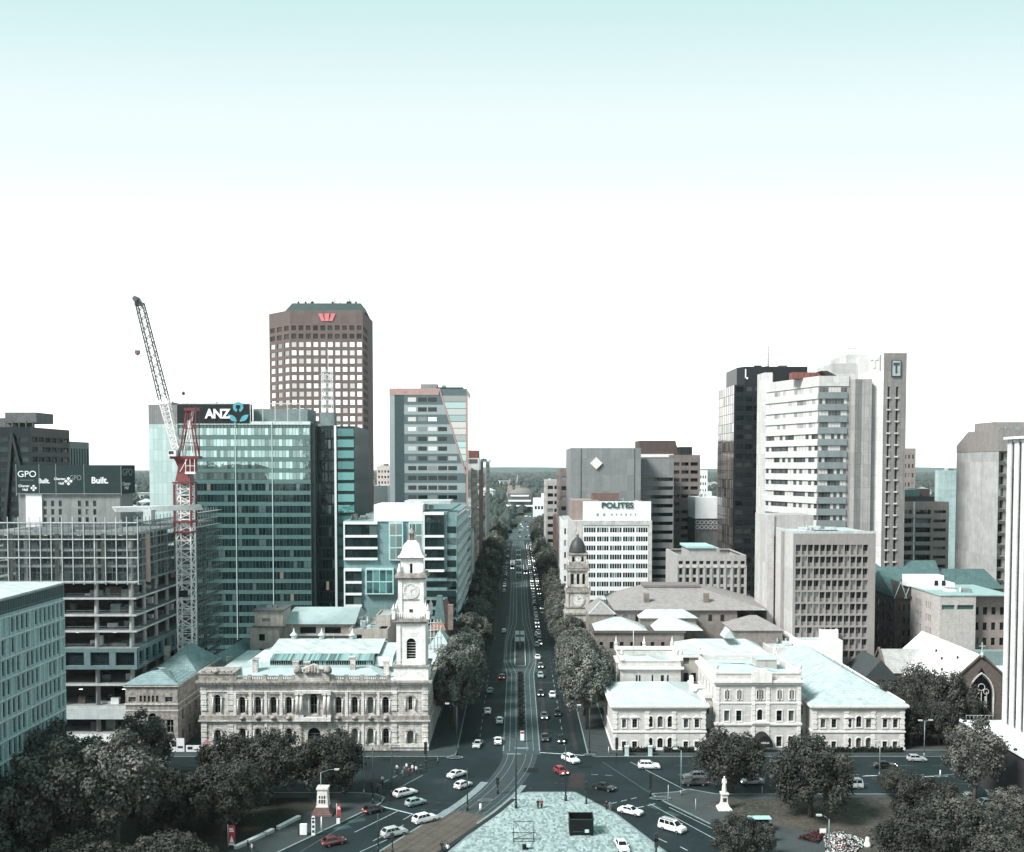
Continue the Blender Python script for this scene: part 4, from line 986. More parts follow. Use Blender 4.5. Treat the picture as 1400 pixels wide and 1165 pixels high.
for px in(331.5,353,374,395,463,485,506.5,527.5):
 hw=lx(px+3.9)-lx(px);hood(px,up0,up1,0,hw);hood(px,lo0,lo1,0,hw)
 cq.box(lx(px-7.5),-.5,z(948),lx(px+7.5),-.22,z(946.6));cq.box(lx(px-4.5),-.36,z(984)+.02,lx(px+4.5),-.352,z(978))
 cq.lathe((lx(px),-.42,z(983)),[(.5,0),(.7,.4),(.3,.8)],6)
hood(297.5,z(975),z(950),0,lx(4+297.5)-lx(297.5));hood(561,z(971),z(952),0,.8);hood(429,z(976),z(948),0,lx(433.5)-lx(429));hood(561,lo0,z(999),0,.65);hood(297.5,lo0,z(998),0,.65)
b.part('jamb_column',jq,W_GPOT);b.part('carved_panel',cq,W_GPOD)
q=MB()
for px in(321.5,342.3,363.5,384.5,473.8,495.8,517.0):q.box(lx(px)-.35,-.2,z(978),lx(px)+.35,-.004,z(946.2));q.box(lx(px)-.3,-.16,1.31,lx(px)+.3,-.004,z(986))
b.part('pilaster',q,W_GPOT)
zr=HC_+.2
q=MB();q.poly([(.4,.4,zr),(W_-.4,.4,zr),(W_-.4,D_-.4,zr),(.4,D_-.4,zr)]);b.part('gutter_roof',q,R_TEALY)
q=MB();q.mansard(4,1.2,x_t-1,D_-1,zr+.02,4.5,1.9);b.part('roof',q,R_TEAL)
yl=9.;ax,bx=b.lx(369,yl,18),b.lx(510,yl,18);z0=zr+1.95;z1=b.lz(902.5,yl)
q=MB();q.box(ax,yl,z0,bx,D_-6,z1);b.part('lantern_wall',q,M('lantern_frame',(.42,.55,.55)))
for i in range(46):
 g=MB();ww=(bx-ax)/46;g.box(ax+ww*i+.07,yl-.06,z0+.15,ax+ww*(i+1)-.07,yl-.004,z1-.15);b.part('lantern_pane',g,G_DARK)
q=MB()
yb=b.lz
for i in range(46):
 ww=(bx-ax)/46;q.add([(ax+ww*i+.02,yl-.5,z1+.02),(ax+ww*(i+1)-.03,yl-.5,z1+.02),(ax+ww*(i+1)-.03,yl+3.6,z1+.9),(ax+ww*i+.02,yl+3.6,z1+.9)],[(0,1,2,3)])
b.part('skylight',q,glass('teal_skylight',(.16,.27,.265),pb=.3,blind=(.28,.42,.41),rough=.3))
q=MB();zz2=z1+.91;q.add([(ax-1.5,yl+3.5,zz2),(bx+1,yl+3.5,zz2),(bx+1,yl+16,zz2+1.5),(ax-1.5,yl+16,zz2+1.5),(bx+1,D_-4,z1),(ax-1.5,D_-4,z1)],[(0,1,2,3),(3,2,4,5)])
q.add([(bx+.3,yl+.5,z1-1.6),(bx+4.4,yl+.5,z1-1.6),(bx+4.4,yl+3.5,z1+.1),(bx+.3,yl+3.5,z1+.1),(bx+4.4,yl+15,z1+1.6),(bx+.3,yl+15,z1+1.6)],[(0,1,2,3),(3,2,4,5)])
b.part('lantern_roof',q,R_WHITE)
q=MB();q.box(bx+.3,yl+.6,z0,bx+4.4,yl+15,z1-1.62);q.box(ax-5.2,yl+.3,z0,ax-.05,yl+16,z1-.4);b.part('lantern_side',q,M('pale_roof_wall',(.55,.68,.68)))
for px in(402,440,482):
 v=MB();c=(b.lx(px,yl+16,22),yl+16,zz2+1.4);v.lathe(c,[(.7,0),(.7,.9)],8);v.lathe((c[0],c[1],c[2]+.9),[(1.1,0),(.9,.3),(.3,.8),(.15,1.6),(0,1.9)],8);b.part('ridge_ventilator',v,R_TEALY)
for px,y_,h_ in((348.5,4,3.2),(404,6.5,2.2),(419,4,2.4),(482,5,3.4),(528,4,2.6)):
 v=MB();c=b.lx(px,y_,18);v.box(c-.6,y_,zr,c+.6,y_+1.1,zr+h_+1);v.box(c-.8,y_-.15,zr+h_+1,c+.8,y_+1.25,zr+h_+1.35);b.part('chimney',v,W_GPO)
cx=(lx(540.5)+lx(583.6))/2;hw=(lx(583.6)-lx(540.5))/2;cy=hw+.5
def tz(py):return b.lz(py,1.)
tower=MB()
def stage(z0,z1,h,rects=None,east=True):
 b.wall(tower,(cx-h,cy-h,z0),SOUTH,2*h,z1-z0,rects or(),.5,G_OLD,name='tower_window',frame=W_GPOT,bars=(0,6)if rects and len(rects[0])>4 else(0,0))
 b.wall(tower,(cx+h,cy-h,z0),EAST,2*h,z1-z0,rects or(),.5,G_OLD,name='tower_window');b.wall(tower,(cx-h,cy+h,z0),WEST,2*h,z1-z0,rects or(),.5,G_OLD,name='tower_window')
 tower.poly([(cx+h,cy+h,z0),(cx-h,cy+h,z0),(cx-h,cy+h,z1),(cx+h,cy+h,z1)]);tower.poly([(cx-h,cy-h,z1),(cx+h,cy-h,z1),(cx+h,cy+h,z1),(cx-h,cy+h,z1)])
h1=hw;s0,s1,s2,s3,s4,s5=HC_+.43,tz(911),tz(846),tz(787),tz(763),tz(745)
stage(s0,s1,h1+.35);a0=tz(901)-s1
stage(s1,s2,h1-.25,[(h1-.25-1.05,a0,h1-.25+1.05,tz(872.5)-s1,1)])
hs2=(lx(579.5)-lx(544))/2;stage(s2,s3,hs2,[(hs2-.45,tz(839)-s2,hs2+.45,tz(833)-s2)])
hs3=(lx(578)-lx(545.5))/2;stage(s3,s4,hs3-.3,[(hs3-.3-.3,.25,hs3-.3+.3,tz(771)-s3)])
TW=b.part('tower',tower,W_GPOW)
q=MB();q.lathe((cx,cy,s4),[(hs3+.35,0),(hs3+.35,.35),(hs3-.1,.5),(hs3-.55,1.6),(hs3-1.0,s5-s4),(1.1,s5-s4+.6),(1.05,tz(740)-s4)],sq=True);b.part('tower_roof',q,M('white_dome_stone',(.88,.87,.85),brick=(1,.4,.03),mortar=.7,var=.3,streak=.3),parent=TW)
q=MB();q.lathe((cx,cy,tz(740)),[(.62,0),(.62,1.5),(.9,1.55),(.9,1.75),(.5,2.3),(.12,3.0),(.05,4.2)],8)
for k in range(4):a=pi/4+k*pi/2;q.box(cx+cos(a)*.85-.12,cy+sin(a)*.85-.12,tz(740),cx+cos(a)*.85+.12,cy+sin(a)*.85+.12,tz(740)+1.6)
b.part('lantern',q,W_GPOD,parent=TW)
q=MB();qb=MB()
for zz_,o,hh_,h_ in((s1,.3,.45,h1+.35),(s2-1.0,.35,.35,h1-.25),(s2-.6,.75,.6,h1-.25),(s3-.9,.25,.3,hs2),(s3-.5,.7,.55,hs2),(s3+.06,.45,.5,hs2),(tz(821),.12,.3,hs2),(s4-.25,.3,.3,hs3-.3)):q=MB();b.ring('',None,cx-h_,cy-h_,cx+h_,cy+h_,zz_,hh_,o,q);b.part('tower_cornice',q,W_GPOD,parent=TW)
q=MB()
for k in range(13):
 for h_,zz_ in((hs2,s3-1.05),):
  x=cx-h_+.2+k*(2*h_-.4)/12;q.box(x-.1,cy-h_-.55,zz_,x+.1,cy-h_-.26,zz_+.5)
b.part('tower_bracket',q,W_GPOD,parent=TW)
q=MB();hb=h1+.3
for s_ in(-1,1):
 q.box(cx-hb,cy+s_*hb-.12,s2+1.25,cx+hb,cy+s_*hb+.12,s2+1.5);q.box(cx+s_*hb-.12,cy-hb,s2+1.252,cx+s_*hb+.12,cy+hb,s2+1.502)
 for k in range(15):x=cx-hb+.3+k*(2*hb-.6)/14;q.cyl((x,cy+s_*hb,s2+.02),(x,cy+s_*hb,s2+1.25),.12,.09,5);q.cyl((cx+s_*hb,cy-cx+x,s2+.02),(cx+s_*hb,cy-cx+x,s2+1.25),.12,.09,5)
 for t in(-1,1):q.box(cx+s_*hb-.4,cy+t*hb-.4,s2,cx+s_*hb+.4,cy+t*hb+.4,s2+1.9);q.lathe((cx+s_*hb,cy+t*hb,s2+1.9),[(.4,0),(.5,.4),(.15,1.2),(0,1.8)],6)
b.part('tower_balustrade',q,W_GPOW,parent=TW)
q=MB()
for s_ in(-1,1):
 for zz0,zz1,h_ in((s1+.5,s2-1.05,h1-.25),(s2+.1,s3-.95,hs2)):q.box(cx+s_*(h_-.5)-.45,cy-h_-.22,zz0,cx+s_*(h_-.5)+.45,cy-h_-.004,zz1)
 q.lathe((cx+s_*(hs2-.3),cy-hs2+.1,s3+.56),[(.5,0),(.55,.5),(.3,1.3),(.1,2.2)],6);q.lathe((cx+s_*(hs2+.35),cy-hs2-.1,s2+.1),[(.8,0),(.5,1.6),(.2,3.2),(0,3.8)],6)
b.part('tower_buttress',q,W_GPOW,parent=TW)
zc_=tz(808);q=MB()
K=28
for y_,r0,r1,mi in((cy-hs2-.12,0,1.5,0),(cy-hs2-.2,1.5,1.85,1)):
 for k in range(K):
  a0_,a1_=2*pi*k/K,2*pi*(k+1)/K
  P=[(cx+cos(t)*r,y_,zc_+sin(t)*r)for t,r in((a0_,r0),(a0_,r1),(a1_,r1),(a1_,r0))]
  q.poly(P if r0 else P[1:3]+[(cx,y_,zc_)],mi)
  if mi:q.poly([P[1],(P[1][0],cy-hs2-.004,P[1][2]),(P[2][0],cy-hs2-.004,P[2][2]),P[2]],1)
for k in range(12):a=pi*k/6;q.obox((cx+cos(a)*1.25,cy-hs2-.12,zc_+sin(a)*1.25),(1,0),(0,-1),-.07,-.07,.07,.07,.004,.03,2)
q.bar((cx,cy-hs2-.16,zc_),(cx+.75,cy-hs2-.16,zc_+.45),.06,2);q.bar((cx,cy-hs2-.16,zc_),(cx+.2,cy-hs2-.16,zc_-1.1),.05,2)
b.part('clock_face',q,[plain('clock_white',(.74,.74,.72),.5),W_GPOT,W_GPOD],parent=TW)
b.done()
Y=284
OLD=M('old_render',(.46,.42,.38),var=.6,streak=.7,scale=.6,fine=.3)
b=Bld('service_building','old rendered service building with stair tower and teal metal roof behind the stone hall','building',px2x(342,Y,20),Y)
lx=lambda px,y=0:b.lx(px,y,20);z=lambda py,y=0:b.lz(py,y)
def wins(m0,rects):return[(lx(a)-m0,z(d),lx(c)-m0,z(e_))for a,c,d,e_ in rects]
q=b.block(0,0,lx(381),12,0,z(858),OLD,R_FLAT,S=wins(0,[(354,362,876,867),(354,362,892,887)]),gm=G_DARK,wname='stair_tower_wall')
q=b.block(lx(347),1,lx(386),11,z(858)+.01,z(836),OLD,R_FLAT,S=[(2,1.4,4.4,2.4)],gm=G_DARK,wname='stair_tower_wall',par=.5)
q=MB();q.box(lx(345),-.4,z(858),lx(390),-.01,z(856));q.box(lx(347)-.4,.4,z(836),lx(386)+.4,11.3,z(834));b.part('ledge',q,W_CONCD)
q=b.block(lx(381)+.01,5,lx(478),26,0,z(853,5),OLD,R_FLAT,S=[(lx(x0,5)-lx(381)-.01,z(y1,5),lx(x1,5)-lx(381)-.01,z(y0,5))for x0,x1,y0,y1 in((410,432,857,866),(444,466,857,866),(429,434,880,888),(463,468,880,888))],gm=G_DARK,par=0)
q=MB();q.hip(lx(381)+.1,5,lx(478),26,z(853,5)+.02,3.4,.8,along='x',r0=2,r1=0);b.part('roof',q,R_TEAL)
q=MB();q.box(lx(395,2),4.2,z(866,5)-.6,lx(475,2),4.9,z(866,5)-.2);q.box(lx(452)-.12,4.4,0,lx(452)+.12,4.7,z(868,5));b.part('ledge',q,W_GPOT)
q=b.block(lx(478)+.02,-2,lx(531),20,0,z(860,-2),OLD,R_FLAT,S=[(lx(489)-lx(478),z(877),lx(496)-lx(478),z(866)),(lx(510)-lx(478),z(892),lx(517)-lx(478),z(877))],gm=G_DARK)
q=b.block(lx(512),3,lx(532),14,z(860,-2),z(841,3),OLD,R_FLAT,gm=G_DARK,par=.4)
b.clutter(lx(482),1,lx(510),12,z(862,-2),9,[W_PIPE,W_CONCD,R_TEALY],21,2.4);b.clutter(lx(349),3,lx(380),9,z(838),5,[W_PIPE,W_CONCD],22,1.6);b.clutter(lx(400),22,lx(500),30,z(845,20),6,[R_TEALY,W_PIPE],23,2.2)
b.done()
b=Bld('brick_building','brick building with terracotta roof and teal cone turret behind the clock tower','building',px2x(588,292,14),292)
w_=-20.6-b.x-.2;h_=b.lz(862)
b.block(0,0,w_,40,0,h_,W_RED,S=grid(w_,h_,3,4,.3,2,1,.4,.5),E=grid(40,h_,9,4,1,2,1,.35,.5),gm=G_DARK,roof=False)
q=MB();q.hip(0,0,w_,40,h_+.02,5.0,.4,along='y',r0=7,r1=6);b.part('roof',q,R_BRICK)
q=MB();q.lathe((b.lx(601,3,25),4,h_+.02),[(2.6,0),(1.9,4.5),(1.1,9.5),(1.0,9.6)],4,rot=pi/4,smooth=False);b.part('turret_roof',q,M('verdigris_slate',(.12,.20,.205),brick=(.6,.35,.05)))
q=MB();q.box(b.lx(612,0,25),1,h_,b.lx(619,0,25),3,b.lz(828));b.part('chimney',q,W_RED);b.done()
s=thing('scaffold','white pipe scaffold standing against the brick building right of the clock tower','scaffold',(px2x(585,274,14),272,0))
x1=-20.4-s.location.x
q=MB()
for k in range(5):
 for y in(0,1.2):q.cyl((k*x1/4,y,0),(k*x1/4,y,24),.08,.08,5)
q.build('upright',W_PIPE,s);q=MB()
for z_ in range(3,25,2):q.cyl((-.6,0,z_*1.),(x1+.5,-.4,z_*1.+.35),.09,.09,5)
q.build('ledger',W_STEEL,s)
q=MB()
for z_ in(4,10,16):q.box(0,.1,z_,x1,1.1,z_+.1)
q.build('plank',W_GPO,s)
b=Bld('glass_canopy','teal glass-roofed annexe tucked between clock tower and scaffold','annexe',px2x(583,278,14),278)
b.block(0,0,7,12,0,b.lz(892),W_GPOD,S=grid(7,13,3,3,.3,1,1,.5,.5),gm=G_DARK,roof=False);q=MB();q.hip(0,0,7,12,b.lz(892)+.02,5.5,.3,along='y');b.part('roof',q,R_TEAL);b.done()
Yc=264.
cxw=px2x(256,Yc,20);RED=plain('crane_red',(.18,.038,.042),.5);CW=plain('crane_white',(.86,.83,.82),.45);CWG=plain('crane_grey',(.10,.115,.12),.45)
cr=thing('tower_crane','red and white luffing tower crane with raised lattice jib over the construction site','crane',(cxw,Yc,0))
cz=lambda py:py2z(py,Yc);clx=lambda px,Z=60.:px2x(px,Yc,Z)-cxw
def lattice(q,a,c,h0,h1,n,wt=.16,wb=.09,mi=0,up=None):
 """square lattice girder from a to c, half width tapering h0 -> h1"""
 a=Vector(a);c=Vector(c);d=(c-a).normalized();s_=Vector((0,1,0))if up is None else Vector(up);t=d.cross(s_).normalized();s_=t.cross(d)
 P=[]
 for k in range(n+1):
  f=k/n;m=a.lerp(c,f);h=h0+(h1-h0)*f;P.append([m+t*h*i+s_*h*j for i,j in((-1,-1),(1,-1),(1,1),(-1,1))])
 for i in range(4):q.bar(P[0][i],P[-1][i],wt,mi)
 for k in range(n):
  for i in range(4):
   j=(i+1)%4
   if k%2:q.bar(P[k][i],P[k+1][j],wb,mi)
   else:q.bar(P[k][j],P[k+1][i],wb,mi)
   q.bar(P[k+1][i],P[k+1][j],wb,mi)
hm=clx(267.5,20)*.84
q=MB();lattice(q,(0,0,0),(0,0,cz(727)),hm,hm,22,.34,.18);q.build('mast',CW,cr)
q=MB();lattice(q,(0,0,cz(727)+.02),(0,0,cz(660)),hm*.98,hm*.98,8,.34,.18);q.build('upper_mast',CW,cr)
q=MB()
for py in(727,713,691,660):
 zz_=cz(py);w2=hm+.45
 for s_ in(-1,1):q.box(-w2,s_*w2-.22,zz_-.25,w2,s_*w2+.22,zz_+.25);q.box(s_*w2-.22,-w2,zz_-.24,s_*w2+.22,w2,zz_+.24)
for s_ in(-1,1):
 for t in(-1,1):q.box(s_*(hm+.3)-.22,t*(hm+.3)-.22,cz(720),s_*(hm+.3)+.22,t*(hm+.3)+.22,cz(662))
q.build('climbing_frame',RED,cr)
q=MB();q.box(-hm-.15,-hm-.25,0,hm+.15,hm+.25,cz(886));q.build('base_frame',CW,cr)
q=MB();q.box(-1.3,-hm-.35,cz(815),1.0,-hm-.2,cz(806));q.build('sign_board',M('black_sign',(.012,.016,.017)),cr)
q=MB();q.lathe((0,0,cz(658)),[(hm+.1,0),(hm-.2,1.6),(hm-.5,3.6),(hm,5.2),(hm+.3,5.8)],sq=True);q.build('slew_tower',RED,cr)
zd=cz(625)
q=MB();q.box(clx(236),-2.0,zd-.5,clx(274),2.0,zd+.25);q.box(clx(246),-1.6,cz(645),clx(268),1.6,zd-.5);q.build('machinery_deck',RED,cr)
q=MB();q.box(clx(257),-2.3,cz(648),clx(271),-2.0,cz(645));
for px in(258,264,270):q.bar((clx(px),-2.2,cz(648)),(clx(px),-2.2,cz(628)),.14)
q.bar((clx(257),-2.2,cz(637)),(clx(271),-2.2,cz(637)),.12);q.bar((clx(250),-2.2,cz(645)),(clx(260),-2.2,cz(628)),.12);q.build('guard_rail',CW,cr)
q=MB();q.box(clx(236),-2.9,cz(624),clx(246),-1.2,cz(616));o=q.build('cab',CW,cr);q=MB();q.box(clx(236.6),-2.95,cz(621),clx(243),-2.91,cz(617));q.build('cab_window',G_DARK,o)
q=MB()
for s_ in(-1.4,1.4):
 q.bar((clx(248),s_,zd),(clx(258),s_*.6,cz(560)),.34);q.bar((clx(271),s_,zd),(clx(262),s_*.6,cz(560)),.3)
 q.bar((clx(271),s_,zd),(clx(271),s_,cz(556)),.2,0)
 for f in(.3,.6):q.bar((clx(248)+(clx(258)-clx(248))*f,s_,zd+(cz(560)-zd)*f),(clx(271)+(clx(262)-clx(271))*f,s_,zd+(cz(560)-zd)*f),.16)
q.box(clx(255),-1.3,cz(562),clx(272),1.3,cz(558));q.build('a_frame',RED,cr)
q=MB()
for s_ in(-1.0,1.0):q.bar((clx(252),s_,zd),(clx(266),s_*.6,cz(558)),.22);q.bar((clx(266),s_,zd),(clx(258),s_*.6,cz(575)),.18)
q.build('a_frame_stay',CW,cr)
ja,jb=Vector((clx(242),0,cz(614))),Vector((clx(191.5,90),0,cz(411)))
m1=ja.lerp(jb,.335)
q=MB();lattice(q,ja,m1,.75,1.05,12,.26,.14);q.build('jib_root',CW,cr)
q=MB();lattice(q,m1+(jb-ja)*.001,ja.lerp(jb,.98),1.05,.85,20,.24,.10);q.build('jib',plain('jib_grey',(.05,.058,.06),.5),cr)
q=MB();q.box(jb.x-.9,-.8,jb.z-1.3,jb.x+.4,.8,jb.z+.1);q.bar((jb.x-1,-1,jb.z),(jb.x-.6,-1,jb.z+1.5),.1);q.cyl((jb.x-.6,-1.2,jb.z+.3),(jb.x-.6,1.2,jb.z+.3),.7,.7,10);q.build('jib_head',CWG,cr)
q=MB();tp=Vector((clx(262),0,cz(559)))
for s_ in(-.6,.6):q.cyl(tp+Vector((0,s_,0)),jb+Vector((.4,s_*.7,.4)),.035,.035,4)
q.build('luffing_rope',plain('rope_grey',(.3,.33,.33),.6),cr)
q=MB();hx=jb.x-.6;q.cyl((hx,0,jb.z),(hx,0,cz(478)),.03,.03,4);q.cyl((hx,0,cz(486)),(hx,0,cz(531)),.04,.04,4);q.build('hoist_rope',plain('rope_grey',(.3,.33,.33),.6),cr)
q=MB();q.box(hx-.55,-.4,cz(484),hx+.55,.4,cz(479));q.lathe((hx,0,cz(486)),[(.1,0),(.5,.3),(.55,.6)],8);q.build('hook_block',plain('hook_rust',(.2,.12,.12),.6),cr)
q=MB();p=tp.lerp(jb,.14);q.lathe((p.x,p.y,p.z-.4),[(.1,0),(.45,.3),(.45,.7),(.1,1)],8);q.build('rope_sheave',CWG,cr)
Y=331
b=Bld('clock_tower','ornate pale stone clock tower with dark ribbed dome beside the street trees','tower',px2x(789.5,Y,25),Y)
TS=M('tower_stone',(.66,.63,.585),brick=(1.1,.5,.03),mortar=.55,var=.6,streak=.5,scale=.8,grime=(.16,.13,.11))
z=lambda py:py2z(py,Y);hw=3.7
q=MB()
def st(z0,z1,h,rects,oct_=0):
 for u,O in((SOUTH,(-h,-h,z0)),(WEST,(-h,h,z0)),(EAST,(h,-h,z0))):b.wall(q,O,u,2*h,z1-z0,rects,.45,G_OLD,name='tower_window')
 q.poly([(h,h,z0),(-h,h,z0),(-h,h,z1),(h,h,z1)]);q.poly([(-h,-h,z1),(h,-h,z1),(h,h,z1),(-h,h,z1)])
st(0,z(838),hw+.5,());st(z(838),z(829)+.01,hw+.3,())
st(z(829),z(807),hw,())
h2=3.2;st(z(801),z(779),h2,[(h2*2*f-.45,.9,h2*2*f+.45,z(783)-z(801),1)for f in(.22,.5,.78)])
h3=2.7;st(z(769),z(757),h3,[(h3*.32,.5,h3*.62,2.1,1),(h3*1.38,.5,h3*1.68,2.1,1)])
b.part('tower',q,TS)
q=MB()
for zz_,h,o,t in((z(838),hw+.3,.5,.6),(z(829),hw,.5,.5),(z(808),hw,.45,.7),(z(805),hw-.2,.35,.8),(z(779),h2,.55,.7),(z(775.5),h2-.2,.5,.9),(z(771.5),h2-.35,.35,.6),(z(757.5),h3,.45,.5)):b.ring('',None,-h,-h,h,h,zz_,t,o,q);q.box(-h,-h,zz_,h,h,zz_+t-.02)
b.part('cornice',q,M('tower_cornice',(.38,.355,.33),var=.8,streak=.5,scale=1.2,grime=(.08,.07,.065)))
q=MB()
for s_ in(-1,1):
 for h,zz_ in((hw,z(803)),(h2,z(772))):q.lathe((s_*(h-.2),-h+.2,zz_),[(.45,0),(.5,.5),(.2,1.3),(0,2)],6)
 for h,a,c in((hw,z(829),z(808)),(h2,z(801),z(779)),(h3,z(769),z(757))):q.box(s_*(h-.35)-.33,-h-.25,a+.3,s_*(h-.35)+.33,-h-.004,c)
b.part('corner_pier',q,TS)
q=MB();q.lathe((0,0,z(757)+.3),[(2.75,0),(2.8,.5),(2.55,2.0),(1.9,3.6),(1.0,4.7),(.4,5.1),(.35,5.9)],12);b.part('dome',q,M('dome_slate',(.045,.048,.05),rough=.5,brick=(.5,.4,.05),mortar=1.6))
q=MB();q.lathe((0,0,z(757)+6.1),[(.35,0),(.5,.4),(.1,.9),(.04,2.6)],6);b.part('finial',q,TS)
def clock(zc_,r,y):
 q=MB();K=20
 q.add([(cos(2*pi*k/K)*r,y,zc_+sin(2*pi*k/K)*r)for k in range(K)],[list(range(K))],0)
 for k in range(K):
  a0,a1=2*pi*k/K,2*pi*(k+1)/K;q.add([(cos(t)*rr_,y-.08,zc_+sin(t)*rr_)for t,rr_ in((a0,r),(a0,r*1.25),(a1,r*1.25),(a1,r))],[(0,1,2,3)],1)
 q.bar((0,y-.06,zc_),(r*.5,y-.06,zc_+r*.4),.07,2);q.bar((0,y-.06,zc_),(-.1,y-.06,zc_+r*.8),.06,2)
 b.part('clock_face',q,[plain('clock_white',(.74,.74,.72),.5),TS,W_DSTEEL])
clock(z(818),1.75,-hw-.1);clock(z(763),.9,-h3-.1);b.done()
Y=366
b=Bld('office_building','white eight-storey office with green lettering on its rooftop sign wall','building',px2x(796.5,Y,40),Y)
lx=lambda px,y=0:b.lx(px,y,45);W_=lx(891);H_=b.lz(712)
x_l=px2x(782,Y,30)-b.x
q=MB();rs=[]
for j in range(10):
 zc_=b.lz(724.5+12.35*j)
 for i in range(5):
  for k in range(5):x=lx(798.5+i*17.8+k*3.25);rs.append((x,zc_-.9,x+.73,zc_+.85))
b.wall(q,(.2,-.01,0),SOUTH,lx(886.5)-.2,H_-.6,[(r[0]-.2,r[1],r[2]-.2,r[3])for r in rs],.14,glass('teal_sash',(.012,.026,.028),(.16,.25,.25),.12,ior=1.4));b.part('front_wall',q,W_WHITE)
q=MB();q.box(x_l,.4,0,W_,30,H_-.1);q.box(lx(887),-.3,0,W_+.1,.01,H_);q.box(.0,-.3,H_-1.7,W_,-.02,H_-.6)if False else None
b.part('wall',q,M('weathered_frame',(.55,.55,.53),var=.7,streak=.6,scale=.8))
q=MB();q.box(0,-.35,H_-1.5,W_+.1,.0,H_+.1);b.part('cornice',q,M('weathered_frame',(.55,.55,.53)))
x0,x1=lx(797,2),lx(890,2);zs=b.lz(685.5,2)
q=MB();q.box(x0,2,H_-.1,x1,2.5,zs);b.part('sign_wall',q,W_WHITE)
q=MB();q.box(x_l+.3,6,H_-.1,x0+6,26,b.lz(684,6));q.box(x0,3,H_-.1,x1-1,26,zs-1.0);b.part('rooftop_room',q,M('brown_render',(.30,.25,.23),streak=.4))
q=MB();q.box(lx(810,10),10,zs-1.2,lx(846,10),18,b.lz(674,10));b.part('plant_room',q,M('brown_box',(.16,.11,.10)))
text('POLITES',2.75,plain('sign_green',(.03,.09,.085),.5),b.e,(0,1.98,0),(1,0),(0,-1),lx(844,2),b.lz(691.2,2),.2,.09,1.16)
q=MB()
for px,w2 in((816,.8),(825,.8)):q.box(lx(px),1.9,b.lz(706),lx(px)+w2,1.98,b.lz(702))
for k in range(6):q.box(lx(836+6.5*k),1.92,b.lz(705.5),lx(838+6.5*k),1.98,b.lz(702.5))
b.part('small_vent',q,M('faded_vent',(.25,.33,.33)))
b.clutter(lx(846),12,lx(885),22,zs-1.2,6,[W_PIPE,R_TEALY],31,2);b.done()
Y=432
b=Bld('office_tower','plain grey concrete tower with a white diamond emblem and dark window bands','building',px2x(780,Y,50),Y)
lx=lambda px,y=0:b.lx(px,y,55);W1=lx(876);W2=lx(921,8);H1=b.lz(612.5);H2=b.lz(627,8)
GC=M('grey_panel_concrete',(.25,.265,.27),rough=.6,brick=(3.4,6.8,.05,0.),mortar=.8,var=.25,streak=.3)
q=MB();b.wall(q,(0,0,0),SOUTH,W1,H1);q.poly([(0,40,0),(0,0,0),(0,0,H1),(0,40,H1)]);q.poly([(0,0,H1),(W1,0,H1),(W1,40,H1),(0,40,H1)]);q.poly([(W1,0,0),(W1,40,0),(W1,40,H1),(W1,0,H1)])
b.part('core_wall',q,GC)
q=MB()
for px,o in((793,.35),(866,.3)):q.box(lx(px)-.25,-o,0,lx(px)+.25,-.004,H1)
b.part('pier',q,GC)
rs=[]
for j in range(14):
 z0=b.lz(657.5+12.05*(j-1),8);rs.append((.2,z0-.1,W2-W1-.25,z0+1.45))
rs=[r for r in rs if r[3]<H2-6 or True]
q=MB();b.wall(q,(W1+.01,8,0),SOUTH,W2-W1,H2,rs[1:],.8,G_DARK,name='window_band');q.poly([(W2+.01,8,0),(W2+.01,40,0),(W2+.01,40,H2),(W2+.01,8,H2)]);q.poly([(W1,8,H2),(W2,8,H2),(W2,40,H2),(W1,40,H2)])
b.part('wing_wall',q,GC)
q=MB();cx,cz_,r=lx(815),b.lz(633.5),2.6
q.add([(cx-r,-.6,cz_),(cx,-.6,cz_-r),(cx+r,-.6,cz_),(cx,-.6,cz_+r),(cx-r,-.1,cz_),(cx,-.1,cz_-r),(cx+r,-.1,cz_),(cx,-.1,cz_+r)],[(0,1,2,3),(0,4,5,1),(1,5,6,2),(2,6,7,3),(3,7,4,0)])
b.part('diamond_emblem',q,plain('emblem_white',(.85,.84,.80),.5));q=MB();q.add([(cx+.1,-.62,cz_-r+.05),(cx+r-.05,-.62,cz_-.1),(cx+r*.55,-.62,cz_-r*.62)],[(0,1,2)]);b.part('diamond_corner',q,W_DSTEEL)
q=MB()
for k in range(9):q.cyl((lx(798)+k*.9,3,H1),(lx(798)+k*.9,3,H1+1.6),.05,.05,4)
q.box(lx(798),2.95,H1+1.55,lx(798)+7.3,3.05,H1+1.65);b.part('roof_rail',q,W_PIPE);b.done()
Y=476
b=Bld('office_tower','brown banded tower with dark rooftop penthouse behind the grey concrete tower','building',px2x(876,Y,50),Y)
lx=lambda px,y=0:b.lx(px,y,55);xm,W_=lx(916),lx(957);H_=b.lz(622)
BN=M('brown_band_concrete',(.22,.19,.18),var=.3,streak=.3,brick=(3,3.8,.05,0.),mortar=.85)
q=MB();rs=[]
for j in range(24):
 z0=H_-2.2-3.72*(j+1)
 if z0<8:break
 rs+=[(1.0+4.15*i*(W_-xm)/13.6,z0+.9,1.0+4.15*i*(W_-xm)/13.6+3.3*(W_-xm)/13.6,z0+2.5)for i in range(3)]
b.wall(q,(xm,0,0),SOUTH,W_-xm,H_,rs,.5,G_DARK);b.wall(q,(0,4,0),SOUTH,xm,H_-1);q.poly([(W_,0,0),(W_,30,0),(W_,30,H_),(W_,0,H_)]);q.poly([(xm,4,0),(xm,0,0),(xm,0,H_),(xm,4,H_)]);q.poly([(0,4,H_-1),(W_,4,H_-.99),(W_,30,H_),(0,30,H_)]);q.poly([(xm,0,H_),(W_,0,H_),(W_,5,H_),(xm,5,H_)]);b.part('wall',q,BN)
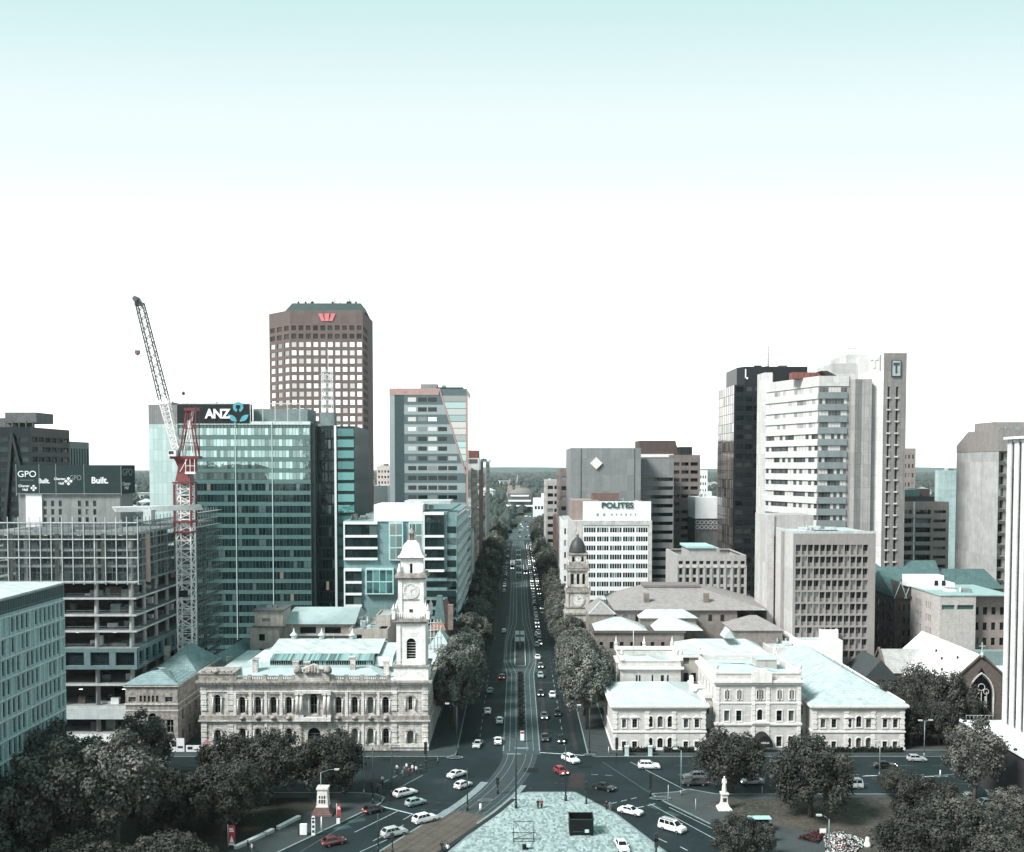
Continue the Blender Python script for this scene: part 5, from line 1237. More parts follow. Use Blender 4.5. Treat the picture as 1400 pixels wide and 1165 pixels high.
q=MB();za,zb_=H_-.9,b.lz(602.5,6);q.add([(0,6,za),(lx(929,6),6,za),(lx(923,6),6,zb_),(0,6,zb_),(0,24,za),(lx(929,6),24,za),(lx(923,6),24,zb_),(0,24,zb_)],[(0,1,2,3),(1,5,6,2),(3,2,6,7),(0,3,7,4)]);b.part('penthouse',q,M('dark_brown_panel',(.10,.075,.072),var=.3))
q=MB();q.box(lx(929,2),2,H_,lx(946,2),12,b.lz(611,2))
for k in range(5):q.box(lx(930,2)+k*1.25,1.8,H_,lx(930,2)+k*1.25+.3,1.98,b.lz(611,2))
b.part('cooling_tower',q,W_DSTEEL);q=MB();q.box(.3,5.4,H_-1,lx(921,5),5.9,H_+.4);b.part('white_capping',q,W_WHITE);b.done()
simple('office_building','white stepped block with rows of dark windows right of the brown banded tower',952,967,643,560,24,W_WHITE,nx=4,fw=.5,fh=.42,fl=3.7,clutter=4)
simple('office_building','small white block behind with dark windows, lower right of the stepped white block',960,973,672,552,10,W_WHITE,nx=4,fw=.5,fh=.42,fl=3.7,clutter=0)
b=Bld('car_park','long white blank wall of a car park with a railing of rings below it','car park',px2x(950,450,20),450)
w_=b.lx(985,0,40);h_=b.lz(680);q=MB();q.box(0,0,b.lz(709),w_,20,h_);b.part('wall',q,W_WHITE);q=MB();q.box(0,.5,0,w_,20,b.lz(709)-.01);b.part('lower_wall',q,W_CONCD)
q=MB()
for k in range(6):
 c=(1+k*1.9,-.2)
 for s_ in(0,1):
  for t in range(10):a0,a1=t*pi/5,(t+1)*pi/5;q.bar((c[0]+.8*cos(a0),-.2,b.lz(714)-2.2*s_+.8*sin(a0)),(c[0]+.8*cos(a1),-.2,b.lz(714)-2.2*s_+.8*sin(a1)),.12)
b.part('ring_railing',q,W_WHITE);b.clutter(2,4,w_-3,12,h_,4,[R_TEALY,W_PIPE],41);b.done()
simple('office_building','brown banded block next to the plain concrete tower on the boulevard',765.5,781,641,470,40,M('brown_band_concrete',(.22,.19,.18)),nx=1,fw=.9,fh=.4,fl=4.4,clutter=1)
simple('office_building','pale grey ribbed block of stacked window strips further up the boulevard',747,767,657,640,60,M('ribbed_grey',(.42,.40,.39),streak=.2),nx=2,fw=.8,fh=.45,fl=4.6,clutter=2)
simple('office_building','small brick block with white party wall between two strip-windowed blocks',758,772,706,575,24,M('brown_brick',(.2,.12,.10),brick=(.5,.25,.04)),nx=0,clutter=2)
simple('shop_building','white narrow shopfront block behind the domed clock tower',769,781,712,420,40,W_WHITE,nx=2,fw=.5,fh=.5,fl=4.6,clutter=2)
Y=331
BG=M('beige_precast',(.38,.37,.36),var=.35,streak=.5,scale=.5)
b=Bld('office_building','low beige civic office with tall rounded window bays below a square roof well','building',px2x(926,Y,30),Y)
lx=lambda px,y=0:b.lx(px,y,30);W_=lx(1020);H_=b.lz(759);D_=26;xL=px2x(905,Y+D_,30)-b.x
q=MB();n=10;bw=W_/n;rs=[]
for i in range(n):
 for z0,z1 in((b.lz(786),b.lz(777)),(b.lz(799),b.lz(789.5)),(b.lz(812),b.lz(802.5)),(b.lz(824),b.lz(815)),(b.lz(836),b.lz(828)),(b.lz(849),b.lz(840))):rs.append((bw*(i+.27),z0,bw*(i+.73),z1))
 rs.append((bw*(i+.2),b.lz(771.5),bw*(i+.8),b.lz(767)))
b.wall(q,(0,0,0),SOUTH,W_,H_,rs,.4,G_DARK);b.wall(q,(0,D_,0),WEST,D_,H_);q.poly([(W_,0,0),(W_,D_,0),(W_,D_,H_),(W_,0,H_)]);q.poly([(W_,D_,0),(0,D_,0),(0,D_,H_),(W_,D_,H_)])
q.box(.01,.01,H_-.3,W_-.01,.6,H_+.01);q.box(.01,.6,H_-.3,.6,D_-.6,H_+.008);q.box(W_-.6,.6,H_-.3,W_-.01,D_-.6,H_+.008);q.box(.01,D_-.6,H_-.3,W_-.01,D_-.01,H_+.01);b.part('wall',q,BG)
q=MB();q.poly([(.6,.6,H_-2.6),(W_-.6,.6,H_-2.6),(W_-.6,D_-.6,H_-2.6),(.6,D_-.6,H_-2.6)]);b.part('roof',q,M('grey_roof',(.25,.26,.26)))
q=MB();q.box(5,8,H_-2.58,W_-7,D_-3,H_+1.6);b.part('roof_box',q,BG);q=MB();q.box(4.4,7.4,H_+1.61,W_-9,D_-3,H_+2.3);b.part('roof_cap',q,M('teal_membrane',(.35,.55,.54),streak=0))
q=MB()
for i in range(n+1):q.box(bw*i-.14,-.3,4,bw*i+.14,-.004,b.lz(773))
b.part('pier',q,BG);q=MB()
for i in range(n):q.box(bw*(i+.16),-.2,b.lz(776),bw*(i+.84),-.004,b.lz(773.5))
b.part('lintel',q,M('pale_precast',(.55,.53,.5)));b.done()
Y=402
b=Bld('office_tower','near-black glass tower with pale reflections down its ribbed left side','building',px2x(1003,Y,60),Y)
lx=lambda px,y=0:b.lx(px,y,75);W_=lx(1064);H_=b.lz(526);D_=33
x_b=0.
BK=mirror('black_glass',(.016,.02,.022),.25,blind=(.05,.055,.055),pb=.2,wav=.0,light=(1,.9,.7),pl=.004)
q=MB();q.prism([(.1,.1),(W_,.1),(W_,D_),(x_b+.1 if x_b<0 else .1,D_)],0,H_);b.part('wall',q,M('black_frame',(.018,.022,.024),rough=.35,streak=.1,fine=.1))
fl=3.72;nf=int(H_/fl);u=Vector((0-x_b,-D_)).normalized();L_=sqrt(x_b**2+D_**2)
SIL=mirror('ribbed_mirror',(.36,.33,.32),.75,blind=(.42,.4,.38),pb=.1,wav=.05,rough=.12)
for j in range(nf):
 z0=H_-(j+1)*fl
 for i in range(3):
  q=MB();q.box(W_*i*.2+.5+.3,.02,z0+1.1,W_*(i+1)*.2+.1,.09,z0+2.9);b.part('window',q,BK)
 q=MB()
 for i in range(9):
  a=Vector((x_b,D_))+u*(L_*(i+.08)/9);c=Vector((x_b,D_))+u*(L_*(i+.92)/9);o=Vector((u.y,-u.x))*.06
  q.poly([(*(a+o),z0+.1),(*(c+o),z0+.1),(*(c+o),z0+fl-.1),(*(a+o),z0+fl-.1)])
 b.part('side_window',q,SIL)
z2=b.lz(503.5,10);q=MB();q.prism([(lx(1008,6),8),(lx(1018,2),3),(W_+12,3),(W_+12,D_-4),(lx(1008,6),D_-4)],H_+.01,z2);b.part('plant_storey',q,M('black_frame',(.018,.022,.024)))
q=MB();a=lx(1049,12);q.cyl((a,12,z2),(a,12,b.lz(470,12)),.22,.06,6)
for k in range(9):q.box(a-.45,11.8,z2+.8+k*.95,a+.45,12.2,z2+1.0+k*.95)
b.part('antenna',q,W_DSTEEL);q=MB();q.box(lx(1020),2.7,z2-4.5,lx(1021.5),2.99,z2-1.0);q.box(lx(1021.5),2.7,z2-5,lx(1024),2.99,z2-4.2);b.part('floodlight',q,W_WHITE);b.clutter(lx(1030),10,W_+8,24,z2,6,[W_DSTEEL,W_CONCD],51,1.2);b.done()
Y=340
b=Bld('office_tower','cream concrete tower with banded windows, tall white fin and a square sign at its top','building',px2x(1118,Y,60),Y)
lx=lambda px,y=0,Z=80:b.lx(px,y,Z);CR=M('cream_panel',(.58,.575,.565),var=.2,streak=.3,brick=(2.2,3.85,.05,0.),mortar=.72);GR=M('ribbed_brown_concrete',(.31,.305,.298),var=.25,streak=.35,brick=(1.1,3.85,.07,0.),mortar=.7)
zt=b.lz(514);zw=b.lz(528);fl=3.86
A=Vector((0,0));Bp=Vector((px2x(1046,Y+30,60)-b.x,30));u=(A-Bp).normalized();LB=(A-Bp).length;nn=Vector((u.y,-u.x));xr=lx(1162)
q=MB();q.prism([tuple(Bp),(0,0),(xr,0),(xr,34),tuple(Bp+Vector((4,6)))],0,zt-.2);b.part('wall',q,GR)
q=MB();q.prism([tuple(Bp+nn*.2),tuple(nn*.2),(0,-.2),(xr-.5,-.2),(xr-.5,1),(0,3),tuple(Bp+Vector((3,2)))],zw,zt);b.part('parapet_band',q,CR)
nf=21
SB=M('spandrel_cream',(.55,.57,.56),rough=.4,streak=.2,var=.15,brick=(1.6,9,.04,0.),mortar=.85);SB_SHADE=M('spandrel_shaded',(.19,.225,.23),rough=.4,streak=.2,var=.15,brick=(1.6,9,.04,0.),mortar=.85)  # same spandrels; the right facet's shade is put into the darker colour
for j in range(nf):
 z1=zw-.3-j*fl;z0=z1-fl
 q=MB();O=(Bp.x,Bp.y,0)
 P=[(.6,z0,.02),(LB-.1,z0,.02),(LB-.1,z0+2.0,.02),(.6,z0+2.0,.02)]
 q.add([(O[0]+u.x*x+nn.x*d,O[1]+u.y*x+nn.y*d,zz_)for x,zz_,d in((.5,z0+.05,.5),(LB-.05,z0+.05,.5),(LB-.05,z0+2.1,.25),(.5,z0+2.1,.25),(.5,z0-.15,.05),(LB-.05,z0-.15,.05),(LB-.05,z0+2.2,.02),(.5,z0+2.2,.02))],[(0,1,2,3),(0,4,5,1),(3,2,6,7),(0,3,7,4),(1,5,6,2)])
 b.part('spandrel',q,SB)
 n=18
 g=MB()
 for i in range(n):
  xa,xb=.6+(LB-.8)*i/n+.06,.6+(LB-.8)*(i+1)/n-.06
  g.add([(O[0]+u.x*x+nn.x*.06,O[1]+u.y*x+nn.y*.06,zz_)for x,zz_ in((xa,z0+2.22),(xb,z0+2.22),(xb,z1-.12),(xa,z1-.12))],[(0,1,2,3)])
 b.part('window',g,glass('blind_window',(.07,.075,.077),blind=(.52,.52,.5),pb=.42,ior=1.45)if j>3 else glass('pale_blind_window',(.4,.4,.39),blind=(.6,.6,.58),pb=.5))
 q=MB();q.add([(.05,-.5,z0+.05),(xr-1.0,-.5,z0+.05),(xr-1.0,-.25,z0+2.1),(.05,-.25,z0+2.1),(.05,-.03,z0-.15),(xr-1,-.03,z0-.15),(xr-1,-.01,z0+2.2),(.05,-.01,z0+2.2)],[(0,1,2,3),(0,4,5,1),(3,2,6,7),(0,3,7,4),(1,5,6,2)]);b.part('spandrel',q,SB_SHADE)
 g=MB();n=9
 for i in range(n):xa,xb=.1+(xr-1.2)*i/n+.05,.1+(xr-1.2)*(i+1)/n-.05;g.add([(xa,-.06,z0+2.22),(xb,-.06,z0+2.22),(xb,-.06,z1-.12),(xa,-.06,z1-.12)],[(0,1,2,3)])
 b.part('window',g,glass('blind_window',(.07,.075,.077),blind=(.52,.52,.5),pb=.42,ior=1.45))
q=MB();pl=Vector((px2x(1034,Y+38,60)-b.x,38));q.prism([tuple(pl),tuple(Bp+nn*.8),tuple(Bp+Vector((2,-1))),tuple(Bp+Vector((5,10)))],0,b.lz(511,34));b.part('end_pier',q,CR)
q=MB();x2,x3=lx(1173,-.5),lx(1190,-1);zr=b.lz(519);q.prism([(xr+.01,-1.2),(x2-1.5,-2.0),(x2+1,-1.2),(x3,-2.0),(x3,30),(xr+.01,30)],0,zr);b.part('flank_wall',q,GR)
x4=lx(1207,-2);zf=b.lz(485,2);q=MB();q.prism([(x3+.01,1.2),(x4,-2.2),(x4,26),(x3+.01,26)],0,zf);b.part('white_fin',q,M('fin_panel',(.60,.595,.585),brick=(7,3.86,.06,0.),mortar=.7,var=.15,streak=.2))
x5=lx(1232,2);zg=b.lz(484.5,2);q=MB()
b.wall(q,(x4+.01,-2.2,0),SOUTH,x5-x4,zg,[(1.3,4,2.1,b.lz(530,1.5)),(4.0,4,4.9,b.lz(530,1.5))],.8,G_DARK,name='window_slot');q.poly([(x5+.01,-2.2,0),(x5+.01,26,0),(x5+.01,26,zg),(x5+.01,-2.2,zg)]);q.poly([(x4,-2.2,zg),(x5,-2.2,zg),(x5,26,zg),(x4,26,zg)])
b.part('service_shaft',q,M('ribbed_brown_dark',(.25,.24,.233),var=.25,streak=.35,brick=(1.1,3.85,.07,0.),mortar=.7))
q=MB()
for j in range(24):
 zz_=6+fl*j
 if zz_>b.lz(533):break
 for xx in(1.0,3.7):q.box(x4+xx+.1,-2.6,zz_,x4+xx+1.3,-2.21,zz_+.5)
b.part('slot_hood',q,CR)
q=MB();za=b.lz(520,14);q.box(lx(1136,12),12,za-6,lx(1192,12),30,b.lz(497,12));q.box(lx(1156,14),14,za,lx(1193,14),32,b.lz(484.5,14));b.part('roof_core',q,M('core_panel',(.52,.52,.51),brick=(7,3.86,.06,0.),mortar=.8,streak=.2))
q=MB()
for k in range(6):q.box(lx(1070,20)+k*2.05,8,zt-.2,lx(1070,20)+k*2.05+1.9,12,b.lz(509,8));
b.part('brown_screen',q,M('rust_panel',(.22,.09,.08)))
q=MB();a,c=lx(1122,4),lx(1134,4);q.add([(a,4,b.lz(507,4)),(c,4,zt),(c+3,4,zt),(a+2,4,b.lz(507,4)),(a,12,b.lz(507,4)),(c,12,zt),(c+3,12,zt),(a+2,12,b.lz(507,4))],[(0,1,2,3),(0,4,5,1),(1,5,6,2),(2,6,7,3),(4,7,6,5),(3,7,4,0)]);b.part('roof_light',q,W_DSTEEL)
q=MB();zz_=b.lz(484.5,14);a=lx(1159,16)
for k in range(4):q.cyl((a+k*.8,16,zz_),(a+k*.8,16,zz_+2.2),.08,.08,4)
q.box(a-.6,15.9,zz_+2.2,a+3.2,16.1,zz_+2.35);b.part('antenna',q,W_DSTEEL)
ZS=b.lz(505,1.5);cx=(x4+x5)/2+.2;SY=-3.7
q=MB();q.box(cx-1.35,SY+1.1,ZS-2.5,cx+1.35,SY+1.48,ZS+2.5,0);q.box(cx-1.5,SY+1.0,ZS-2.65,cx-1.36,SY+1.47,ZS+2.65,1);q.box(cx+1.36,SY+1.0,ZS-2.65,cx+1.5,SY+1.47,ZS+2.65,1);q.box(cx-1.36,SY+1.0,ZS+2.51,cx+1.36,SY+1.47,ZS+2.65,1);q.box(cx-1.36,SY+1.0,ZS-2.65,cx+1.36,SY+1.47,ZS-2.51,1);sgn=b.part('sign_box',q,[plain('sign_face',(.38,.45,.46),.4),W_DSTEEL])
q=MB();q.box(cx-1.0,SY+1.02,ZS+.9,cx+1.0,SY+1.095,ZS+1.8);q.box(cx-.3,SY+1.02,ZS-1.7,cx+.3,SY+1.095,ZS+.9);b.part('letter',q,plain('sign_mark',(.05,.06,.065),.4),parent=sgn)
q=MB();u2=Vector((x4-x3,-3.4)).normalized();n2=Vector((u2.y,-u2.x));O=(x3+.01,1.2,0);zl=b.lz(497,1)
q.obox(O,u2,n2,.6,zl+.9,3.2,zl+1.7,.02,.2);q.obox(O,u2,n2,1.6,zl-1.7,2.3,zl+.9,.02,.2);b.part('letter',q,plain('faded_letter',(.5,.5,.49),.5));q=MB();q.obox(O,u2,n2,3.7,zl-2.5,3.95,zl+2.5,.02,.25);b.part('sign_edge',q,GR)
b.done()
Y=286
b=Bld('office_building','brown concrete office with a deep egg-crate grid of windows and a blank pale side','building',px2x(1083.5,Y,25),Y)
lx=lambda px,y=0:b.lx(px,y,25);W_=lx(1196);H_=b.lz(729.5);D_=27
EG=M('eggcrate_concrete',(.285,.265,.255),var=.25,streak=.3);PS=M('pale_brown_wall',(.50,.49,.48),var=.3,streak=.4,brick=(3.2,12,.05,0.),mortar=.8)
zg1=b.lz(744);xg0,xg1=.6,lx(1186.5);nr=8;nc=12;bh=(zg1-b.lz(873))/nr;bw=(xg1-xg0)/nc
q=MB();rs=[(xg0+bw*i+.14,zg1-bh*(j+1)+.35+0,xg0+bw*(i+1)-.14,zg1-bh*j-.18)for j in range(nr+2)for i in range(nc)]
b.wall(q,(0,0,0),SOUTH,W_,H_,rs,.9,None)
cand=b.win;b.win=[]
for it in cand:
 v=it[2].v;x0,x1=min(p[0]for p in v),max(p[0]for p in v);z0,z1=min(p[2]for p in v),max(p[2]for p in v);zz_=z0+(z1-z0)*.36
 q.poly([(x0,.55,z0),(x1,.55,z0),(x1,.55,zz_),(x0,.55,zz_)]);q.poly([(x0,.55,zz_),(x1,.55,zz_),(x1,.9,zz_),(x0,.9,zz_)])
 g=MB();g.poly([(x0,.9,zz_),(x1,.9,zz_),(x1,.9,z1),(x0,.9,z1)]);g.box(x0+(x1-x0)*.48,.84,zz_,x0+(x1-x0)*.54,.89,z1,1);b.win.append((it[0],'window',g,[glass('eggcrate_window',(.02,.028,.03),(.5,.5,.48),.3),EG]))
q.poly([(W_,0,0),(W_,D_,0),(W_,D_,H_),(W_,0,H_)]);b.part('wall',q,EG)
q=MB();b.wall(q,(-.01,D_,0),WEST,D_,H_-.01);b.part('side_wall',q,PS)
q=MB();q.box(-.5,D_*.34,2,-.02,D_*.42,H_);b.part('downpipe_rib',q,EG)
q=MB();q.box(0,.01,H_,W_,D_,H_+.15);q.box(0,.01,H_+.15,W_,.4,H_+.7);q.box(0,.4,H_+.15,.4,D_,H_+.7);b.part('roof',q,R_WHITE)
q=MB();q.box(W_*.35,5,H_+.16,W_*.62,8.5,H_+.5);b.part('roof_panel',q,W_DSTEEL)
xa,xb=b.lx(1049,20,40),b.lx(1111,20,40);q=MB();q.box(xa+1.8,19.5,H_-2,xb,D_+8,b.lz(704,20));b.part('penthouse',q,M('pinkish_concrete',(.38,.36,.35),streak=.4));q=MB();q.box(xa-.2,19,0,xa+1.78,D_+8,b.lz(704,20)+.02);b.part('stair_tower',q,PS)
b.clutter(4,10,16,18,H_+.15,9,[W_PIPE,R_WHITE,W_STEEL],61,1.3);b.done()
simple('office_building','beige tower with three columns of dark windows behind the tall white fin',1228,1250.5,613,520,26,M('tan_concrete',(.30,.26,.24),streak=.3),nx=4,fw=.5,fh=.45,fl=4.6,only=20)
Y=392
b=Bld('apartment_building','brown apartment block with two stacks of balconies and a teal rooftop box','building',px2x(1226,Y,40),Y)
lx=lambda px,y=0:b.lx(px,y,40);W_=lx(1297);H_=b.lz(686);AP=M('apartment_brown',(.30,.275,.262),var=.3,streak=.4)
q=MB();fl=12.6*Y/F*1.0;rs=[]
for j in range(10):
 z1=b.lz(697+12.4*j);z0=z1-1.55
 rs+=[(lx(1229),z0-1.1,lx(1246),z1),(lx(1251.5),z0-1.1,lx(1272),z1),(lx(1276),z0+.2,lx(1293),z1-.2)]
b.wall(q,(0,0,0),SOUTH,W_,H_,rs,1.2,G_DARK);q.poly([(W_,0,0),(W_,24,0),(W_,24,H_),(W_,0,H_)]);q.poly([(0,24,0),(0,0,0),(0,0,H_),(0,24,H_)]);q.poly([(0,0,H_),(W_,0,H_),(W_,24,H_),(0,24,H_)]);b.part('wall',q,AP)
for j in range(10):
 zz_=b.lz(703.5+12.4*j)
 for a,c in((1228,1247.5),(1250,1273)):q=MB();q.box(lx(a),-.9,zz_-1.0,lx(c),-.75,zz_+.15);q.box(lx(a),-.9,zz_-1.2,lx(c),-.005,zz_-1.0);b.part('balcony',q,M('balcony_grey',(.30,.31,.31)))
q=MB();q.box(lx(1248),-.6,0,lx(1249.5),-.005,H_);b.part('drainpipe',q,W_WHITE)
q=MB();q.box(lx(1227),2,H_+.01,lx(1280),18,b.lz(679));b.part('top_storey',q,W_DSTEEL);q=MB();q.box(lx(1227),4,b.lz(679)+.01,lx(1262),16,b.lz(670));b.part('rooftop_box',q,M('teal_box',(.07,.15,.15)));q=MB();q.box(lx(1262)+.1,6,b.lz(679)+.01,lx(1279),16,b.lz(669));b.part('plant_room',q,M('dark_brown_panel',(.10,.075,.072)));b.done()
simple('office_building','pale teal slab block standing behind, between the brown apartments and the concrete slab',1282,1313,643,470,4,M('pale_teal_slab',(.42,.55,.55),streak=.2,brick=(3,3.6,.05,0.)),nx=0,clutter=2,sidew=False)
Y=330
b=Bld('office_tower','big plain concrete tower with chamfered top and one column of deep dark openings','building',px2x(1362,Y,40),Y)
lx=lambda px,y=0:b.lx(px,y,45);W1=.3;W2=lx(1440);H_=b.lz(588)
PC=M('pale_slab_concrete',(.46,.47,.46),var=.45,streak=.45,scale=.25,brick=(20,5.1,.04,0.),mortar=.9,fine=.35);HD=M('hood_concrete',(.26,.245,.235),var=.3,streak=.4)
q=MB();rs=[];n=14
q.box(0,0,0,W1,31,b.lz(617));q.box(-.15,11,0,-.002,11.6,b.lz(617));b.part('slab_wall',q,PC)
q=MB();b.wall(q,(W1+.01,1.2,0),SOUTH,W2-W1,b.lz(617),[(.35,b.lz(630+16.2*j),lx(1373)-W1,b.lz(619+16.2*j))for j in range(16)]+[(lx(1378)-W1,b.lz(630+16.2*j),lx(1410)-W1,b.lz(619+16.2*j))for j in range(16)],1.0,mirror('amber_window',(.03,.035,.035),.2,light=(1,.55,.35),pl=.0),name='window');b.part('front_wall',q,HD)
q=MB()
for j in range(16):zz_=b.lz(631+16.2*j);q.add([(W1+.1,1.19,zz_-1.1),(lx(1374),1.19,zz_-1.1),(lx(1374),.2,zz_),(W1+.1,.2,zz_),(lx(1374),1.19,zz_),(W1+.1,1.19,zz_)],[(0,1,2,3),(3,2,4,5),(0,3,5),(1,4,2)])
b.part('sill_hood',q,PC)
q=MB();zb_=b.lz(617)+.01;zt_=b.lz(587.5);zk=zt_-4.6;q.add([(-.1,-.1,zb_),(W2,-.1,zb_),(W2,31,zb_),(-.1,31,zb_),(-.1,-.1,zt_),(W2,-.1,zt_),(W2,31,zt_),(-.1,22,zt_),(-.1,31.1,zk)],[(0,1,5,4),(0,4,7,8,3),(4,5,6,7),(1,2,6,5),(2,3,8),(6,2,8,7)]);b.part('hooded_top',q,HD)
q=MB();q.box(3,10,H_,W2,24,b.lz(577,10));b.part('penthouse',q,HD);b.clutter(1,3,12,9,H_+.2,6,[W_PIPE,HD],71,1.5);b.done()
b=Bld('office_tower','white finned tower on a dark brick podium at the right edge','building',94.0,128)
PB=M('podium_brick',(.035,.036,.036),brick=(.6,.22,.03),mortar=1.5,streak=.2);L_=86.;zp=11.0
q=MB();q.box(0,0,0,60,L_,zp);b.part('podium',q,PB)
q=MB();q.box(-.5,-.5,zp,60,L_+.5,zp+.3);b.part('terrace',q,M('terrace_concrete',(.62,.66,.66),var=.3,streak=0));q=MB();q.box(-.45,-.45,zp+.3,-.2,L_+.4,zp+.55);b.part('terrace_kerb',q,W_WHITE)
q=MB()
for k in range(16):q=MB();q.lathe((-.3,3+5.4*k,zp+.55),[(.3,0),(.45,.2),(.1,.5)],6);b.part('terrace_light',q,W_DSTEEL)
q=MB();q.box(2,L_-5,zp+.3,2.1,L_-.3,zp+.42)
for k in range(8):q.cyl((.6+k*.8,L_-.4,zp+.3),(.6+k*.8,L_-.4,zp+1.5),.05,.05,4)
q.box(.5,L_-.45,zp+1.45,6.5,L_-.35,zp+1.55);b.part('guard_rail',q,W_PIPE)
xf=7.4;yN=L_-1.3;zt=py2z(601,128+yN)
q=MB();q.box(xf+.5,0,zp+.3,50,yN-.4,zt-.6);b.part('wall',q,M('finned_wall_dark',(.05,.05,.05)))
n=30;st_=3.0
for k in range(n):
 y=yN-.5-k*st_
 if y<1:break
 q=MB();q.box(xf+.15,y-1.5,zp+.3,xf+.52,y+.25,zt);b.part('fin',q,M('bright_panel',(.66,.66,.65)))
 if k:q=MB();q.box(xf+.36,y+.3,zp+.6,xf+.49,y+1.45,zt-1);b.part('window',q,G_DARK)
q=MB();q.box(xf-.6,0,zt,50,yN,zt+.5);b.part('roof',q,W_WHITE);b.done()
Y=318
b=Bld('brick_building','dark gothic brick building with teal slate roof and a row of gables','building',px2x(1200,Y,20),Y)
lx=lambda px,y=0:b.lx(px,y,20);W_=lx(1246);H_=b.lz(808);DB=M('dark_gothic_brick',(.07,.062,.06),brick=(.5,.25,.03),mortar=1.3,var=.5,streak=.4)
b.block(0,-14,W_,30,0,H_,DB,S=grid(W_,H_,6,6,.5,2,1,.4,.5),W=grid(44,H_,8,6,.5,2,1,.4,.5),gm=G_DARK,roof=False)
TSL=M('teal_slate',(.10,.185,.185),brick=(.5,.3,.05),mortar=.6,var=.5);q=MB();q.hip(0,-14,W_,12,H_+.01,6.6,.4,along='x',r0=0,r1=0);q.hip(-1,14,lx(1290,14),30,H_+.02,7.5,.3,along='x',r0=0,r1=0);b.part('roof',q,TSL)
q=MB()
for x in(W_*.15,W_*.45,W_*.75):q.add([(x-1.8,-14.5,H_-.5),(x+1.8,-14.5,H_-.5),(x,-14.5,H_+4.4),(x-1.8,-6,H_-.5),(x+1.8,-6,H_-.5),(x,-6,H_+4.4)],[(0,1,2),(0,3,5,2),(1,2,5,4)])
b.part('gable',q,DB);q=MB()
for x in(W_*.15,W_*.45,W_*.75):q.bar((x-1.9,-14.6,H_-.5),(x,-14.6,H_+4.5),.2);q.bar((x+1.9,-14.6,H_-.5),(x,-14.6,H_+4.5),.2)
b.part('gable_coping',q,W_PALE);b.done()
Y=283
b=Bld('office_building','pale brick four-storey office with grouped sash windows behind the church roof','building',px2x(1284,Y,18),Y)
lx=lambda px,y=0:b.lx(px,y,25);W1=lx(1334);W2=lx(1385);H_=b.lz(815);PBk=M('pale_brick',(.50,.475,.455),brick=(.6,.25,.02),mortar=.85,var=.35,streak=.35)
D_=25;rs=[]
for g in range(3):
 for k in range(3):
  for j in range(6):x=1.2+g*7+k*1.5;rs.append((x,H_-4.6-j*3.6,x+.85,H_-2.6-j*3.6))
q=MB();b.wall(q,(0,D_,0),WEST,D_,H_,rs,.3,G_DARK);b.wall(q,(0,0,0),SOUTH,W1,H_,[(.6,H_-3.8,4.2,H_-2.5),(4.9,H_-3.8,W1-.5,H_-2.5)],.4,mirror('green_strip',(.08,.16,.15),.3));q.poly([(0,0,H_),(W1,0,H_),(W1,D_,H_),(0,D_,H_)]);b.part('wall',q,PBk)
q=MB();b.wall(q,(W1,3,0),SOUTH,W2-W1,H_-.4,grid(W2-W1,H_,4,6,.4,1,2,.5,.5),.3,G_DARK);b.part('rear_wall',q,M('brown_render',(.30,.25,.23)));q=MB();q.box(-.2,-.2,H_,W2,D_,H_+.3);b.part('roof',q,M('green_flat_roof',(.28,.40,.39),streak=0))
q=MB();q.box(lx(1246,17),20,H_+.31,lx(1290,20),24.5,b.lz(787,20));q.box(lx(1262,14),13,H_+.31,lx(1303,14),19.9,b.lz(797,13));b.part('white_roof_room',q,W_WHITE)
q=MB()
for px in(1277,1287):q.box(lx(px,13),12.9,H_+1.4,lx(px+5,13),12.99,H_+2.9)
b.part('roof_room_window',q,G_DARK);b.clutter(lx(1300),3,lx(1345),12,H_+.3,5,[W_WHITE,W_PIPE],81,1.2);b.done()
b=Bld('brick_building','cluster of teal slate roofs behind the pale brick office','building',px2x(1290,322,25),322)
q=MB();h_=b.lz(805);q.box(0,0,0,19,7,h_);b.part('wall',q,DB);q=MB();q.hip(0,0,19,7,h_+.01,6,.2,along='x',r0=1,r1=5);b.part('roof',q,TSL);b.done()
Yg=250.
xa=px2x(1342,Yg,15)
b=Bld('church','brown stone church with steep white roof and traceried gable window','church',xa,Yg)
zap=b.lz(896);ze=b.lz(948);hw=10.2;LN=37;CS=M('church_stone',(.19,.16,.145),brick=(.7,.35,.05),mortar=.6,var=.7,streak=.4,scale=1.)
q=MB();zr_=ze
q.poly([(-hw,0,0),(hw,0,0),(hw,0,ze),(0,0,zap-.5),(-hw,0,ze)]);q.poly([(-hw,LN,0),(-hw,0,0),(-hw,0,ze),(-hw,LN,ze)]);q.poly([(hw,0,0),(hw,LN,0),(hw,LN,ze),(hw,0,ze)]);q.poly([(hw,LN,0),(-hw,LN,0),(-hw,LN,ze),(0,LN,zap-.5),(hw,LN,ze)])
b.part('wall',q,CS)
WR=M('pale_slate',(.74,.74,.72),rough=.6,brick=(.6,.4,.02),mortar=.85,var=.2,streak=.15)
q=MB();sl=(zap-ze)/hw
q.add([(-hw-.6,.3,ze-.6*sl),(0,.3,zap),(0,LN+.3,zap),(-hw-.6,LN+.3,ze-.6*sl),(hw+.6,.3,ze-.6*sl),(hw+.6,LN+.3,ze-.6*sl)],[(0,1,2,3),(1,4,5,2)]);b.part('roof',q,WR)
q=MB();
for s_ in(-1,1):q.bar((s_*(hw+.5),-.1,ze-.3),(0,-.1,zap+.25),.45)
b.part('gable_coping',q,CS)
q=MB();q.bar((0,-.1,zap),(0,-.1,zap+3.2),.22);q.bar((-.7,-.1,zap+2.3),(.7,-.1,zap+2.3),.18);q.lathe((0,-.1,zap-.5),[(.5,0),(.5,.8),(.15,1.4)],6);b.part('cross',q,W_PALE)
